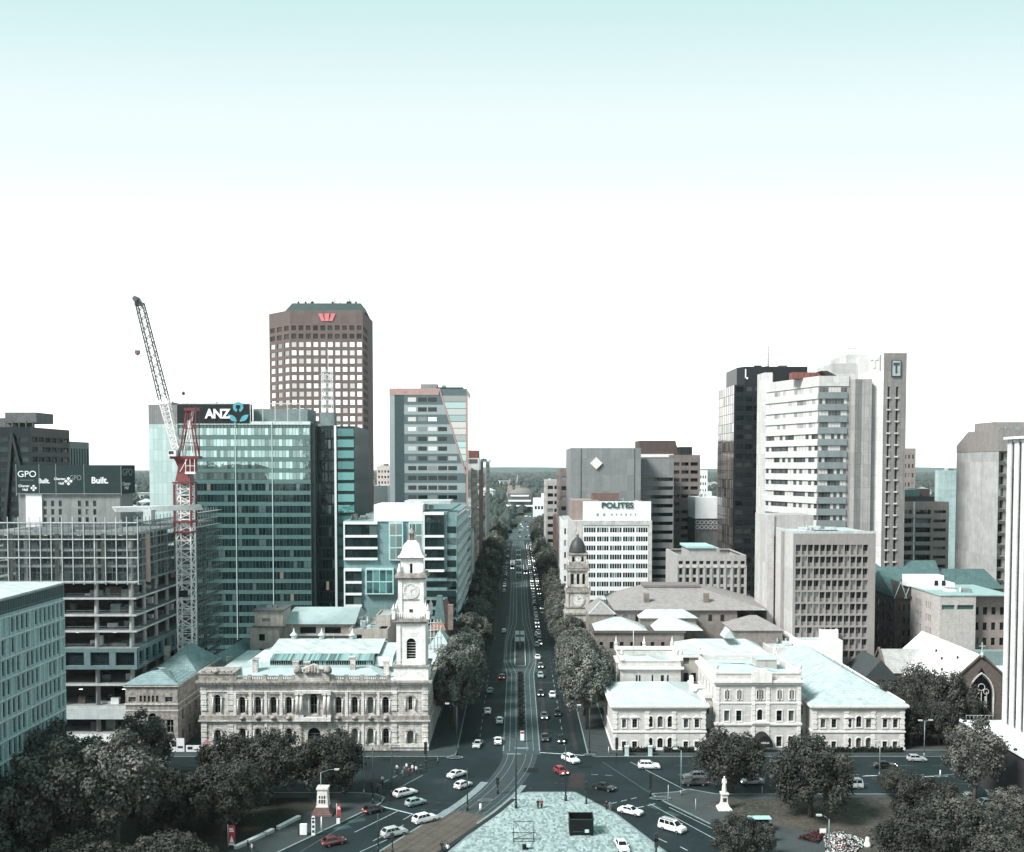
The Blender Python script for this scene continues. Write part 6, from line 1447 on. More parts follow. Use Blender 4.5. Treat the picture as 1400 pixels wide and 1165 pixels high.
def lancet(cx,z0,w2,h,y=-.02):
 pts=[(cx-w2,z0),(cx+w2,z0)];K=6;sp=z0+h*.55
 pts+=[(cx-w2+2*w2*cos(radians(60)*k/K),sp+2*w2*sin(radians(60)*k/K))for k in range(K+1)]
 pts+=[(cx+w2-2*w2*cos(radians(60)*k/K),sp+2*w2*sin(radians(60)*k/K))for k in range(K,-1,-1)][1:]
 return[(p[0],y,p[1])for p in pts]
q=MB();q.poly(lancet(0,4.0,2.6,9));win=b.part('traceried_window',q,G_OLD)
q=MB();pts=lancet(0,3.6,3.0,9.6,-.15)
for i in range(len(pts)):q.bar(pts[i],pts[(i+1)%len(pts)],.28)
for cx in(-1.3,0,1.3):q.bar((cx,-.12,4),(cx,-.12,9.4),.13)
for cx,cz_,r in((0,10.6,.85),(-1.15,9.5,.65),(1.15,9.5,.65)):
 for k in range(10):a0,a1=k*pi/5,(k+1)*pi/5;q.bar((cx+r*cos(a0),-.14,cz_+r*sin(a0)),(cx+r*cos(a1),-.14,cz_+r*sin(a1)),.12)
b.part('tracery',q,W_GPOT,parent=win)
q=MB();zt2=zap-4.6;q.poly([(-.9,-.03,zt2),(.9,-.03,zt2),(0,-.03,zt2+1.6)]);b.part('gable_vent',q,G_OLD)
q=MB();yb_=LN-8;xL=px2x(1203,Yg+yb_,12)-xa;zt=b.lz(887,yb_);hwt=5;zte=zt-5.2
q.poly([(xL,yb_+hwt,0),(xL,yb_-hwt,0),(xL,yb_-hwt,zte),(xL,yb_,zt-.3),(xL,yb_+hwt,zte)]);q.poly([(xL,yb_-hwt,0),(-hw,yb_-hwt,0),(-hw,yb_-hwt,zte),(xL,yb_-hwt,zte)]);b.part('transept_wall',q,CS)
q=MB();q.add([(xL-.2,yb_-hwt-.5,zte-.5),(-3,yb_-hwt-.5,zte-.5),(-3,yb_,zt),(xL-.2,yb_,zt),(-3,yb_+hwt+.5,zte-.5),(xL-.2,yb_+hwt+.5,zte-.5)],[(0,1,2,3),(3,2,4,5)]);b.part('transept_roof',q,M('grey_slate',(.42,.43,.42),brick=(.6,.4,.03),var=.4))
q=MB();q.bar((xL-.3,yb_-hwt-.4,zte-.3),(xL-.3,yb_,zt+.3),.5);q.bar((xL-.3,yb_+hwt+.4,zte-.3),(xL-.3,yb_,zt+.3),.5);b.part('gable_coping',q,CS)
q=MB();q.add([(-3,-3.2,0),(3,-3.2,0),(3,-3.2,3.2),(0,-3.2,6),(-3,-3.2,3.2),(-3,-.2,0),(3,-.2,0),(3,-.2,3.2),(0,-.2,6),(-3,-.2,3.2)],[(0,1,2,3,4),(0,4,9,5),(1,6,7,2),(2,7,8,3),(3,8,9,4)]);b.part('porch',q,CS)
q=MB()
for s_ in(-1,1):q.add([(s_*(hw+.2)-.8,-1.2,0),(s_*(hw+.2)+.8,-1.2,0),(s_*(hw+.2)+.8,-.05,ze*.8),(s_*(hw+.2)-.8,-.05,ze*.8),(s_*(hw+.2)-.8,1,0),(s_*(hw+.2)+.8,1,0),(s_*(hw+.2)+.8,1,ze*.8),(s_*(hw+.2)-.8,1,ze*.8)],[(0,1,2,3),(0,3,7,4),(1,5,6,2),(3,2,6,7)])
b.part('buttress',q,CS)
q=MB()
for px,y_ in((-2.5,8),(-4,14),(-3,20),(-6,9)):q.lathe((px,y_,zap+px*sl+.02),[(.3,0),(.3,.5),(0,.8)],6)
b.part('roof_vent',q,W_DSTEEL);b.done()
b=Bld('shed','small hall with white curved roof and teal wall behind the church gable','hall',px2x(1358,268,10),268)
q=MB();h_=b.lz(930);q.box(0,0,0,14,9,h_);q.box(0,9.1,h_,14,12,h_+6);b.part('wall',q,M('teal_hall_wall',(.2,.27,.27)));q=MB();q.hip(0,0,14,9,h_+.01,3,.3,along='x',r0=2,r1=2);b.part('roof',q,R_WHITE);b.done()
b=Bld('shed','low dark hall with gabled roof between the brown office and the church','hall',px2x(1180,268,8),268)
w_=b.lx(1228,0,8);b.block(0,0,w_,16,0,b.lz(930),DB,roof=False);q=MB();q.hip(0,0,w_,16,b.lz(930)+.01,5.4,.3,along='y',r0=0,r1=2);b.part('roof',q,M('dark_roof',(.05,.06,.062),streak=.2));b.done()
Y=231.5
b=Bld('hotel_building','cream Italianate hotel of three wings with pale hipped roofs and a balustraded centre','building',px2x(838,Y,8),Y)
lx=lambda px,y=0,Z=8:b.lx(px,y,Z);z=b.lz
CRM=M('cream_stucco',(.62,.61,.59),rough=.7,brick=(1.2,.55,.03),mortar=.8,var=.28,streak=.32,scale=.6,grime=(.36,.33,.29),fine=.14)
CRT=M('cream_trim',(.76,.75,.725),rough=.7,var=.3,streak=.3,scale=.8,grime=(.4,.37,.33),fine=.12)
SHD=M('grey_shaded_stucco',(.45,.42,.39),var=.4,streak=.4)  # rear block's shade put into the stucco colour; plain grey on roof vents
ROOFP=seam('pale_teal_roof',(.50,.575,.575),.9,0,var=.5);ROOFQ=M('teal_slate_roof',(.46,.57,.575),brick=(.6,.4,.04),mortar=.75,var=.6,streak=.2,scale=.5)
FR=plain('dark_sash',(.10,.11,.11),.5)
def wr(x0,x1,y0,y1,a=0,off=0.):return(lx(x0)-off,z(y1),lx(x1)-off,z(y0),a)
def surround(x0,x1,z0,z1,y,arch,mb,hoodm):
 t=.22
 mb.box(x0-t,y-.14,z0-.22,x1+t,y-.004,z0-.003)
 if arch:
  r=(x1-x0)/2;sp=z1-r;xm=(x0+x1)/2
  for s_ in(-1,1):mb.box(xm+s_*(r+t/2)-t/2,y-.12,z0,xm+s_*(r+t/2)+t/2,y-.004,sp)
  for k in range(8):
   a0,a1=pi*k/8,pi*(k+1)/8;P=[(xm-cos(t_)*R_,y-.14,sp+sin(t_)*R_)for t_,R_ in((a0,r+.02),(a1,r+.02),(a1,r+t),(a0,r+t))]
   mb.add(P+[(p[0],y-.004,p[2])for p in P],[(0,1,2,3),(0,4,5,1),(2,6,7,3),(1,5,6,2),(0,3,7,4)])
 else:
  mb.box(x0-t,y-.12,z0,x0-.003,y-.004,z1);mb.box(x1+.003,y-.12,z0,x1+t,y-.004,z1);mb.box(x0-t,y-.12,z1+.003,x1+t,y-.004,z1+.2)
  if hoodm:xm=(x0+x1)/2;mb.add([(x0-.5,y-.35,z1+.35),(x1+.5,y-.35,z1+.35),(xm,y-.35,z1+.85),(x0-.5,y-.004,z1+.35),(x1+.5,y-.004,z1+.35),(xm,y-.004,z1+.85)],[(0,1,2),(0,3,4,1),(1,4,5,2),(2,5,3,0)])
def wing(x0,x1,D_,ups,los,name):
 W_=x1-x0;H_=z(965)
 q=MB();rs=[(a-x0,b_,c-x0,d,e_)for a,b_,c,d,e_ in ups+los]
 b.wall(q,(x0,0,0),SOUTH,W_,H_,rs,.35,G_OLD,frame=FR,bars=(1,2));sw=[(3+5*k,zz_,4.4+5*k,zz_+2)for k in range(int(D_/5.5))for zz_ in(1.2,6)]
 b.wall(q,(x0,D_,0),WEST,D_,H_,sw,.3,G_OLD);b.wall(q,(x0+W_,0,0),EAST,D_,H_,sw,.3,G_OLD);q.poly([(x1,D_,0),(x0,D_,0),(x0,D_,H_),(x1,D_,H_)]);b.part('wing_wall',q,CRM)
 q=MB();hq=MB()
 for i,r in enumerate(ups+los):q=MB();surround(r[0],r[2],r[1],r[3],0,r[4],q,i<len(ups));b.part('window_surround',q,CRT)
 b.ring('cornice',CRT,x0,0,x1,D_,H_-.25,.5,.75);b.ring('cornice',CRT,x0,0,x1,D_,H_-.7,.4,.35);b.ring('belt_course',CRT,x0,0,x1,D_,z(1001.5),.35,.2);b.ring('plinth',CRT,x0,0,x1,D_,0,.7,.18)
 for a in(x0,x0+W_*.345,x0+W_*.635,x1-1.0):
  q=MB()
  for k in range(int((H_-1.4)/.6)):
   zz_=.75+k*.6
   if abs(zz_+.3-z(1000))>.55:q.box(a-.03,-.1-.07*(k%2),zz_,a+1.0+.12*(k%2)-.1,-.004,zz_+.53)
  b.part('quoin',q,CRT)
 return H_
def row(lst,y0,y1,a0,a1):return[(lx(p[0]),z(a1 if p[2]else y1),lx(p[1]),z(a0 if p[2]else y0),p[2])for p in lst]
Lr=[(850.5,856,0),(864.5,871,0),(885,892.5,1),(899,906.3,1),(912.8,920,1),(934.8,941,0),(949.8,956,0)]
xl1=lx(965);H1=wing(0,xl1,24,row(Lr,983,995,979,994.3),[w_ for w_ in row([p for p in Lr if p[0]!=899],1013.5,1024.5,1008.5,1023.6)]+[(lx(899),.05,lx(906.5),z(1009),1)],'l')
q=MB();q.hip(0,0,xl1,24,H1+.26,b.lz(933,12)-H1,.5,along='x',r0=7,r1=8);b.part('roof',q,ROOFP)
q=MB();q.box(lx(943,10),10,H1,lx(948,10),11,b.lz(926,10));q.cyl((lx(945.5,10),10.5,b.lz(926,10)),(lx(945.5,10),10.5,b.lz(924,10)),.5,.4,8);b.part('chimney',q,CRT)
q=MB();q.box(xl1-.2,2,H1+.25,xl1+.35,24,H1+.8);q.box(-.35,2,H1+.25,.2,24,H1+.8);b.part('eaves_parapet',q,CRT)
Rr=[(1122,1128.6,0),(1137,1143.6,0),(1156.8,1164.6,0),(1170.6,1178,1),(1184,1191.6,0),(1207,1213.4,0),(1221,1227.6,0)]
Rl=[(p[0],p[1],1 if 1150<p[0]<1190 else 0)for p in Rr]
xr0,xr1=lx(1111),lx(1237);DR=54;wing(xr0,xr1,DR,row(Rr,983,995,979,994.3),row(Rl,1013.5,1024.5,1008.5,1023.6),'r')
q=MB();q.hip(xr0,0,xr1,DR,H1+.26,6.0,.5,along='y',r0=13,r1=8);b.part('roof',q,ROOFQ)
q=MB();q.box(xr1-.25,1,H1+.25,xr1+.45,DR,H1+.75);b.part('eaves_parapet',q,CRT)
q=MB()
for px,y_ in((1120,20),(1150,14),(1165,24),(1140,34),(1125,40),(1160,44),(1150,28)):xx=lx(px,y_,15);q.lathe((xx,y_,H1+5.2-abs(xx-(xr0+xr1)/2)*.5),[(.25,0),(.25,.8),(.45,.85),(0,1.2)],6)
b.part('roof_vent',q,SHD)
xc0,xc1=lx(979.5),lx(1096);yc=.8;DC=23;HC2=z(922);C=lambda px:lx(px,yc)-xc0
q=MB();rs=[]
for px in(994,1010.5,1065.5,1082):
 for d in(-2.9,.5):rs.append((C(px+d),z(957),C(px+d+2.6),z(945),0))
for d in(-4.6,-1.2,2.2):rs.append((C(1039+d),z(957),C(1039+d+2.5),z(945),0))
for a,c in((990,997),(1006.5,1013.8),(1061.7,1069),(1078,1085.3)):rs+=[(C(a),z(987),C(c),z(972.5),0),(C(a),z(1022),C(c),z(1008),0)]
rs.append((C(1035),z(986),C(1042.5),z(971),1));rs.append((C(1034),.05,C(1044),z(1009),1))
b.wall(q,(xc0,yc,0),SOUTH,xc1-xc0,HC2,rs,.35,G_OLD,frame=FR,bars=(0,1));sw=[(2.5+4*k,zz_,3.9+4*k,zz_+2.2)for k in range(5)for zz_ in(1.5,6.8,11.5)]
b.wall(q,(xc0,yc+DC,0),WEST,DC,HC2,sw,.3,G_OLD);b.wall(q,(xc1,yc,0),EAST,DC,HC2,sw,.3,G_OLD);q.poly([(xc1,yc+DC,0),(xc0,yc+DC,0),(xc0,yc+DC,HC2),(xc1,yc+DC,HC2)])
q.box(xc0+.01,yc+.01,HC2-1.4,xc1-.01,yc+.4,HC2+.004);q.box(xc0+.01,yc+.4,HC2-1.4,xc0+.4,yc+DC,HC2+.003);q.box(xc1-.4,yc+.4,HC2-1.4,xc1-.01,yc+DC,HC2+.003);b.part('centre_wall',q,CRM)
q=MB()
for r in rs:q=MB();surround(r[0]+xc0,r[2]+xc0,r[1],r[3],yc,r[4],q,False);b.part('window_surround',q,CRT)
b.ring('cornice',CRT,xc0,yc,xc1,yc+DC,z(934),.55,.7);b.ring('cornice',CRT,xc0,yc,xc1,yc+DC,z(937.5),.45,.3);b.ring('belt_course',CRT,xc0,yc,xc1,yc+DC,z(992.5),.5,.3);b.ring('belt_course',CRT,xc0,yc,xc1,yc+DC,z(963),.25,.15);b.ring('parapet_cap',CRT,xc0,yc,xc1,yc+DC,HC2+.005,.25,.15)
q=MB();a,c=C(1027.5)+xc0,C(1052)+xc0
for xx in(a,c-.8,xc0,xc1-.8):
 q=MB()
 for k in range(int(z(938)/.6)):q.box(xx,yc-.12-.06*(k%2),.1+k*.6,xx+.8,yc-.004,.1+k*.6+.54)
 b.part('quoin',q,CRT)
q=MB();q.box(a-.3,yc-.95,z(934)+.1,c+.3,yc-.71,HC2+.6);q.box(a+.8,yc-.9,HC2+.6,c-.8,yc+.4,HC2+1.1);b.part('centre_parapet',q,CRT)
q=MB();xm=(a+c)/2;q.add([(xm-2.1,yc-.5,z(990)),(xm+2.1,yc-.5,z(990)),(xm+1.2,yc-.5,z(987)),(xm-1.2,yc-.5,z(987)),(xm-2.1,yc-.005,z(990)),(xm+2.1,yc-.005,z(990)),(xm+1.2,yc-.005,z(987)),(xm-1.2,yc-.005,z(987))],[(0,1,2,3),(3,2,6,7),(0,4,5,1),(1,5,6,2),(0,3,7,4)]);b.part('carving',q,CRT)
q=MB();q.box(xc0+.4,yc+.4,HC2-1.41,xc1-.4,yc+DC,HC2-1.35);b.part('roof_deck',q,M('teal_deck',(.45,.56,.56),streak=0,var=.5));q=MB();q.hip(xc0+2,yc+3,xc1-2,yc+DC-3,HC2-1.3,1.4,0,along='x');b.part('roof',q,M('teal_deck',(.45,.56,.56)))
q=MB();q.box(lx(1035,12,18),12,HC2-1.2,lx(1062,12,18),17,HC2+1.0);b.part('plant_box',q,SHD);q=MB();q.box(lx(1034,12,18),11.8,HC2+1.01,lx(1064,12,18),17.2,HC2+1.25);b.part('plant_lid',q,ROOFP)
q=MB()
for xx,yy in((xc0+.2,yc+.2),(xc1-.2,yc+.2),(xc0+.2,yc+DC),(xc1-.2,yc+DC)):q.box(xx-.4,yy-.4,HC2+.26,xx+.4,yy+.4,HC2+1.1);q.lathe((xx,yy,HC2+1.1),[(.25,0),(.5,.5),(.15,1.1),(0,1.5)],7)
b.part('urn',q,CRT)
q=MB();ax0,ax1=C(1030)+xc0,C(1053)+xc0;K=8;zz_=z(1015);hh_=z(1001)-zz_
for k in range(K):
 t0,t1=pi*k/K,pi*(k+1)/K;xm=(ax0+ax1)/2;r=(ax1-ax0)/2
 P=lambda t,y_,s_:(xm-r*cos(t)*s_,y_,zz_+hh_*sin(t)*s_)
 q.add([P(t0,-2.6,.92),P(t1,-2.6,.92),P(t1,yc-.01,1),P(t0,yc-.01,1)],[(0,1,2,3)]);q.add([P(t0,-2.6,.92),P(t1,-2.6,.92),(xm,-2.6,zz_)],[(0,1,2)])
q.box(ax0+.1,-2.62,zz_-.5,ax1-.1,-2.58,zz_);aw=b.part('awning',q,M('black_canvas',(.012,.013,.014),streak=.1));
text('ADINA',.62,plain('awning_white',(.8,.8,.8),.5),aw,(0,-2.63,0),(1,0),(0,-1),(ax0+ax1)/2,zz_+.55,.04,.01)
for p0,p1 in((965.5,979),(1096.5,1110.5)):
 a,c=lx(p0),lx(p1);q=MB();hl=z(958);b.wall(q,(a+.02,5,0),SOUTH,c-a-.04,hl,[(.35+.75*k,zz_,.8+.75*k,zz_+2.2)for k in range(2)for zz_ in(1.5,7)],.25,G_OLD);q.poly([(a,5,hl),(c,5,hl),(c,18,hl),(a,18,hl)]);q.box(a+.02,4.6,hl-.5,c-.02,4.995,hl+.2);b.part('link_wall',q,CRM)
def rear(p0,p1,pt,y0,y1,rects=(),mat=CRM,roofm=None,par=.9,side=()):
 a,c=b.lx(p0,y0,15),b.lx(p1,y0,15);h=b.lz(pt,y0)
 b.block(a,y0,c,y1,0,h,mat,roofm or R_TEALY,S=[(b.lx(r[0],y0,15)-a,b.lz(r[3],y0),b.lx(r[1],y0,15)-a,b.lz(r[2],y0))for r in rects],W=side,gm=G_OLD,par=par,wname='rear_wall');return a,c,h
a,c,h=rear(850,931,904,27,42,[(869.5,872,923,933),(873.5,876,923,933),(891,893.5,923,933),(903.5,908,923,933),(912,914.5,923,933)],roofm=M('teal_deck',(.45,.56,.56)),par=1.2)
b.ring('cornice',CRT,a,27,c,42,h-2.0,.5,.7);b.ring('parapet_cap',CRT,a,27,c,42,h+.01,.25,.2)
q=MB()
for xx,yy in((a,27),(c,27),(a,42),(c,42),((a+c)/2,42)):q.box(xx-.45,yy-.45,h+.27,xx+.45,yy+.45,h+1.5);q.lathe((xx,yy,h+1.5),[(.3,0),(.55,.6),(.2,1.3),(.05,2.4),(0,2.5)],7)
q.box(a,41.6,h+.3,c,42,h+1.2);b.part('urn',q,CRT)
q=MB();q.hip(a+2,29,c-2,41,h-1.15,1.3,0,along='x');b.part('roof',q,ROOFP)
a,c,h=rear(932,1052,895,40,58,[(934.5,942,899,908),(934.5,941,920,932),(945,952,920,932)],SHD,R_WHITE,.2)
b.ring('cornice',CRT,a,40,c,58,h-.7,.8,.5);q=MB();q.hip(a,40,c,58,h+.15,2.6,.4,along='x',r0=5,r1=5);b.part('roof',q,R_WHITE)
q=MB();q.box(b.lx(958,39,15),36,0,c-1,39.9,h-.72);b.part('rear_wall',q,CRM);q=MB()
for k in range(6):x=b.lx(962,36,15)+k*2.5;q.box(x,35.6,6,x+.5,35.98,h-2);q.box(x,35.5,h-2,x+2.4,35.98,h-1.3)
b.part('colonnade',q,CRT)
rear(1052,1100,885,48,62,(),CRM,R_WHITE,.3)
a,c,h=rear(1093,1152,876,46,62,[(1100,1104,900,907)],CRT,R_WHITE,.5)
rear(1104,1155,858,56,66,(),CRT,R_WHITE,.3);rear(1122,1146,861,53,56,(),CRT,R_WHITE,.2)
q=MB();x=b.lx(990,44,20);q.add([(x,44,h+1),(x+3,44,h+1),(x+1.5,44,h+3.4),(x,50,h+1),(x+3,50,h+1),(x+1.5,50,h+3.4)],[(0,1,2),(0,3,5,2),(1,2,5,4)]);b.part('dormer',q,ROOFP)
b.clutter(b.lx(1060,50,15),50,b.lx(1095,50,15),58,b.lz(886,48),5,[R_WHITE,W_PIPE],91,1.5)
q=MB();x=b.lx(866,40,20);q.cyl((x,40,h-2),(x,40,b.lz(858,40)),.1,.06,6);b.part('flagpole',q,W_WHITE)
b.done()
for i,(p0,p1)in enumerate(((852,897),(908,950),(1122,1165),(1166,1236))):
 h=thing('hedge',('clipped dark hedge left of the hotel side door','clipped dark hedge right of the hotel side door','clipped dark hedge under the hotel right wing, nearer the centre','clipped dark hedge under the hotel right wing, at its outer end')[i],'hedge',(px2x(p0,229,1),229.2,.14))
 w_=px2x(p1,229,1)-h.location.x;q=MB();rr=random.Random(i)
 for k in range(int(w_*55)):
  x,y,zz_=rr.uniform(0,w_),rr.uniform(0,1.2),rr.uniform(.1,1.1);d=Vector((rr.gauss(0,1),rr.gauss(0,1),rr.gauss(0,1))).normalized();t=d.orthogonal().normalized()*.16;s_=d.cross(t)
  p=Vector((x,y,zz_));q.poly([p-t-s_,p+t-s_,p+t+s_,p-t+s_])
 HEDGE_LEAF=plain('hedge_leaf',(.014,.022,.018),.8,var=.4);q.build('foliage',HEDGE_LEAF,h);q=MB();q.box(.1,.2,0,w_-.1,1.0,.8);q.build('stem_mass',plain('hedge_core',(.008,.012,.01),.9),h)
for i,px in enumerate((857,889)):
 p=thing('gate_pillar',('pale teal pillar on the pavement left of the side door','pale teal pillar on the pavement right of the side door')[i],'pillar',(px2x(px,226.8,1),226.9,.14));q=MB();q.lathe((0,0,0),[(.5,0),(.42,.1),(.42,1.9),(.55,2.0),(.5,2.2)],sq=True);q.build('shaft',W_PALE,p)
HS=M('hall_stone',(.30,.27,.245),brick=(.8,.4,.05),mortar=.6,var=.6,streak=.4);GRF=M('grey_slate_big',(.30,.285,.275),brick=(.5,.35,.03),mortar=.75,var=.35,streak=.3)
Y=302
b=Bld('town_hall','stone town hall with one big grey hipped roof behind the cream hotel','building',px2x(843,Y,22),Y)
W_=b.lx(1008,0,22);h=b.lz(834);q=MB();b.wall(q,(0,0,0),SOUTH,W_,h,[(2+3.6*k,h-3.4,3.2+3.6*k,h-1.4)for k in range(9)],.3,G_DARK);b.wall(q,(0,36,0),WEST,36,h);q.poly([(W_,0,0),(W_,36,0),(W_,36,h),(W_,0,h)]);b.part('wall',q,HS)
q=MB();zr=b.lz(802,16);a,c=b.lx(882,14,30),b.lx(955,14,30);q.add([(-.8,-.8,h),(W_+9,-.8,h-0),(W_+12,37,h),(-.8,37,h),(a,14,zr),(c,14,zr),(c+2,22,zr),(a,22,zr)],[(0,1,5,4),(1,2,6,5),(2,3,7,6),(3,0,4,7),(4,5,6,7)]);b.part('roof',q,GRF)
q=MB();q.box(a-.5,13.4,zr+.01,c+.5,22.5,zr+.7);b.part('ridge_cap',q,M('ridge_brown',(.2,.18,.17)))
for px,y_ in((884,4),(966,4)):q=MB();x=b.lx(px,y_,24);q.box(x-.8,y_,h,x+.8,y_+1.2,h+4.4);b.part('chimney',q,W_RED)
q=MB();q.bar((W_*.64,8,zr-5),(W_+8,-.5,h+.2),.25);b.part('hip_flashing',q,W_PALE);b.done()
Y=288
b=Bld('hall_annexe','low stone annexe with white and teal hipped roofs in front of the big grey roof','annexe',px2x(812,Y,18),Y)
lx=lambda px,y=0:b.lx(px,y,18);W_=lx(935);h=b.lz(862);q=MB();b.wall(q,(0,0,0),SOUTH,W_,h,[(1.6+2.9*k,h-5.2,2.6+2.9*k,h-3.3)for k in range(8)],.3,G_DARK);b.wall(q,(0,13,0),WEST,13,h);q.poly([(W_,0,0),(W_,13,0),(W_,13,h),(W_,0,h)]);b.part('wall',q,HS);b.ring('cornice',M('dark_cornice',(.12,.11,.105)),0,0,W_,13,h-.7,.6,.5)
q=MB();q.hip(.5,0,lx(884),12,h+.02,3.0,.3,along='x',r0=6,r1=7);b.part('roof',q,R_WHITE);q=MB();q.hip(lx(896),0,lx(960),13,h+.02,3.6,.3,along='x',r0=4,r1=10);b.part('roof',q,R_TEALY)
q=MB();xa,xb=lx(875,9),lx(952,9);q.box(xa,9,0,xb,13,b.lz(845,9));b.part('upper_wall',q,HS);q=MB();q.hip(xa,8.7,xb,13.5,b.lz(845,9)+.02,2.3,.4,along='x',r0=2.4,r1=4);b.part('roof',q,R_WHITE);b.done()
b=Bld('hall_annexe','small gabled roof with pale ridge flashing right beside the domed clock tower','annexe',px2x(806,300,22),300);w_=b.lx(840,0,22);h=b.lz(840);b.block(0,0,w_,16,0,h,HS,roof=False,S=grid(w_,h,3,3,.3,1,1,.4,.5),gm=G_DARK);q=MB();q.hip(0,0,w_,16,h+.02,b.lz(820,8)-h,.4,along='y',r0=4,r1=3);b.part('roof',q,GRF);q=MB();q.bar((-.3,-.3,h+.1),(w_/2,4,b.lz(820,8)+.15),.25);q.bar((w_+.3,-.3,h+.1),(w_/2,4,b.lz(820,8)+.15),.25);b.part('hip_flashing',q,W_PALE);b.done()
b=Bld('hall_annexe','pair of small brown hipped roofs in front of the brown egg-crate office','annexe',px2x(1003,287,18),287);w_=b.lx(1070,0,18);h=b.lz(862);b.block(0,0,w_,14,0,h,HS,roof=False);q=MB();q.hip(0,0,w_,14,h+.02,b.lz(841,7)-h,.5,along='x',r0=6.5,r1=6.3);b.part('roof',q,GRF);b.done()
def leaf_mat(name,a,c,d):
 m,nt,b=new_mat(name);v=coords(nt);g=N(nt,'ShaderNodeNewGeometry');oi=N(nt,'ShaderNodeObjectInfo')
 col=mixc(nt,g.outputs['Random Per Island'],a,c)
 col=mixc(nt,remap(nt,noise(nt,v,.45,3,.6),.48,.68),col,d)
 k=N(nt,'ShaderNodeVectorMath',operation='SCALE');L(nt,col,k.inputs[0]);L(nt,remap(nt,oi.outputs['Random'],0,1,.75,1.25),k.inputs['Scale'])
 L(nt,k.outputs[0],b.inputs['Base Color']);b.inputs['Roughness'].default_value=.75;b.inputs['Specular IOR Level'].default_value=.15;return m
LEAF=leaf_mat('plane_leaf',(.044,.055,.048),(.115,.128,.11),(.23,.238,.208));LEAFD=leaf_mat('dark_leaf',(.020,.0255,.022),(.050,.056,.047),(.105,.106,.09));LEAFG=leaf_mat('grey_leaf',(.036,.042,.037),(.092,.098,.086),(.18,.18,.158))
BARK=M('bark',(.10,.09,.08),var=.6,streak=.4,scale=2)
def make_tree(seed,rx,rz,hz,nl,npc,leaf,mat,lump=.5):
 npc=int(npc*1.7);leaf*=.74
 """crown half width rx, half height rz, centre height hz; nl lumps of npc leaf clumps"""
 rr=random.Random(seed);root=thing('tree','tree','tree',(0,-500,0));q=MB();t=MB()
 lumps=[]
 for i in range(nl):
  a=2*pi*(i*.618034+rr.uniform(-.06,.06));u=1-1.75*(i+.5)/nl;rad=sqrt(max(0,1-u*u));f=rr.uniform(.55,.92)
  lumps.append((Vector((cos(a)*rad*rx*f,sin(a)*rad*rx*f,hz+u*rz*f)),rr.uniform(.75,1.3)*lump*rx*.55))
 for c,r in lumps:
  for k in range(npc):
   d=Vector((rr.gauss(0,1),rr.gauss(0,1),rr.gauss(.25,1))).normalized();p=c+d*r*(rr.random()**.35)*rr.uniform(.8,1.12);p.z-=.1*r
   n=(d+Vector((rr.gauss(0,.38),rr.gauss(0,.38),rr.gauss(.2,.38)))).normalized();x=n.orthogonal().normalized();y=n.cross(x);an=rr.uniform(0,6.28);x,y=x*cos(an)+y*sin(an),y*cos(an)-x*sin(an)
   s_=leaf*rr.uniform(.6,1.3);q.add([p-x*s_,p-y*s_*.7,p+x*s_,p+y*s_*.7+n*s_*.3],[(0,1,2,3)])
 tr=max(.22,rx*.055);z1=hz-rz*.45
 t.cyl((0,0,-.2),(.1,.1,z1),tr*1.25,tr*.8,8)
 for i,(c,r)in enumerate(lumps):
  if i%3==0:m_=Vector((.1,.1,z1*rr.uniform(.75,1)));t.cyl(m_,m_.lerp(c,.5)+Vector((0,0,-.4)),tr*.5,tr*.32,5);t.cyl(m_.lerp(c,.5)+Vector((0,0,-.4)),c,tr*.32,.05,5)
 q.build('crown',mat,root);t.build('trunk',BARK,root);return root
PROTO={'plane1':make_tree(1,6.6,6.6,10.2,40,210,.34,LEAF,.46),'plane2':make_tree(2,6.4,6.8,10.4,44,190,.34,LEAF,.55),'plane3':make_tree(3,6.8,6.4,10.0,40,210,.34,LEAF,.46),'dark1':make_tree(4,6.6,5.2,6.4,44,190,.30,LEAFD,.5),'dark2':make_tree(5,6.6,5.4,6.6,48,180,.30,LEAFD,.48),'gum':make_tree(6,5.4,6.0,9.0,34,170,.27,LEAFG,.44),'small':make_tree(7,3.0,2.4,3.6,22,150,.2,LEAFD,.55)}
USED=set()
def tree(kind,name,x,y,s,rz,label,group=None,z=0.,sz=None):
 p=PROTO[kind];sc_=(s,s,s*(sz or 1))
 if kind not in USED:
  USED.add(kind);o=p;o.location=(x,y,z);o.rotation_euler.z=rz;o.scale=sc_;o['label']=label
  if group:o['group']=group
 else:
  o=dup(p,(x,y,z),rz,label,group,sc_)
  if not group and 'group' in o:del o['group']
 o.name=name;return o
rt=random.Random(5)
for side,xs in((-1,-15.4),(1,17.6)):
 y=250;k=0
 while y<880:
  s=rt.uniform(.9,1.12)if k else 1.08
  if k==0:lab='nearest big plane tree of the left boulevard row, at the stone hall corner' if side<0 else 'nearest big plane tree of the right boulevard row, beside the cream hotel'
  else:lab='plane tree further up the left boulevard row' if side<0 else 'plane tree further up the right boulevard row'
  tree(rt.choice(('plane1','plane2','plane3')),'plane_tree',xs+rt.uniform(-.6,.6)+(0 if k else-side*.3),y,s*(1 if y<500 else 1.05),rt.uniform(0,6.28),lab,None if k==0 else('left row of boulevard trees' if side<0 else 'right row of boulevard trees'),.1,rt.uniform(.95,1.12))
  y+=rt.uniform(13,17)if y<420 else rt.uniform(15,21);k+=1
def park(lst,group,z=.14):
 for px,py,r,kind,lab,sz in lst:
  x,y=G(px,py);base={'dark1':6.6,'dark2':6.6,'plane1':6.6,'plane2':6.4,'plane3':6.8,'gum':5.4,'small':3.0}[kind]
  tree(kind,'park_tree' if group else 'tree',x,y,r/F*zc(y,5)/base*.95,rt.uniform(0,6.28),lab,None,z,sz)
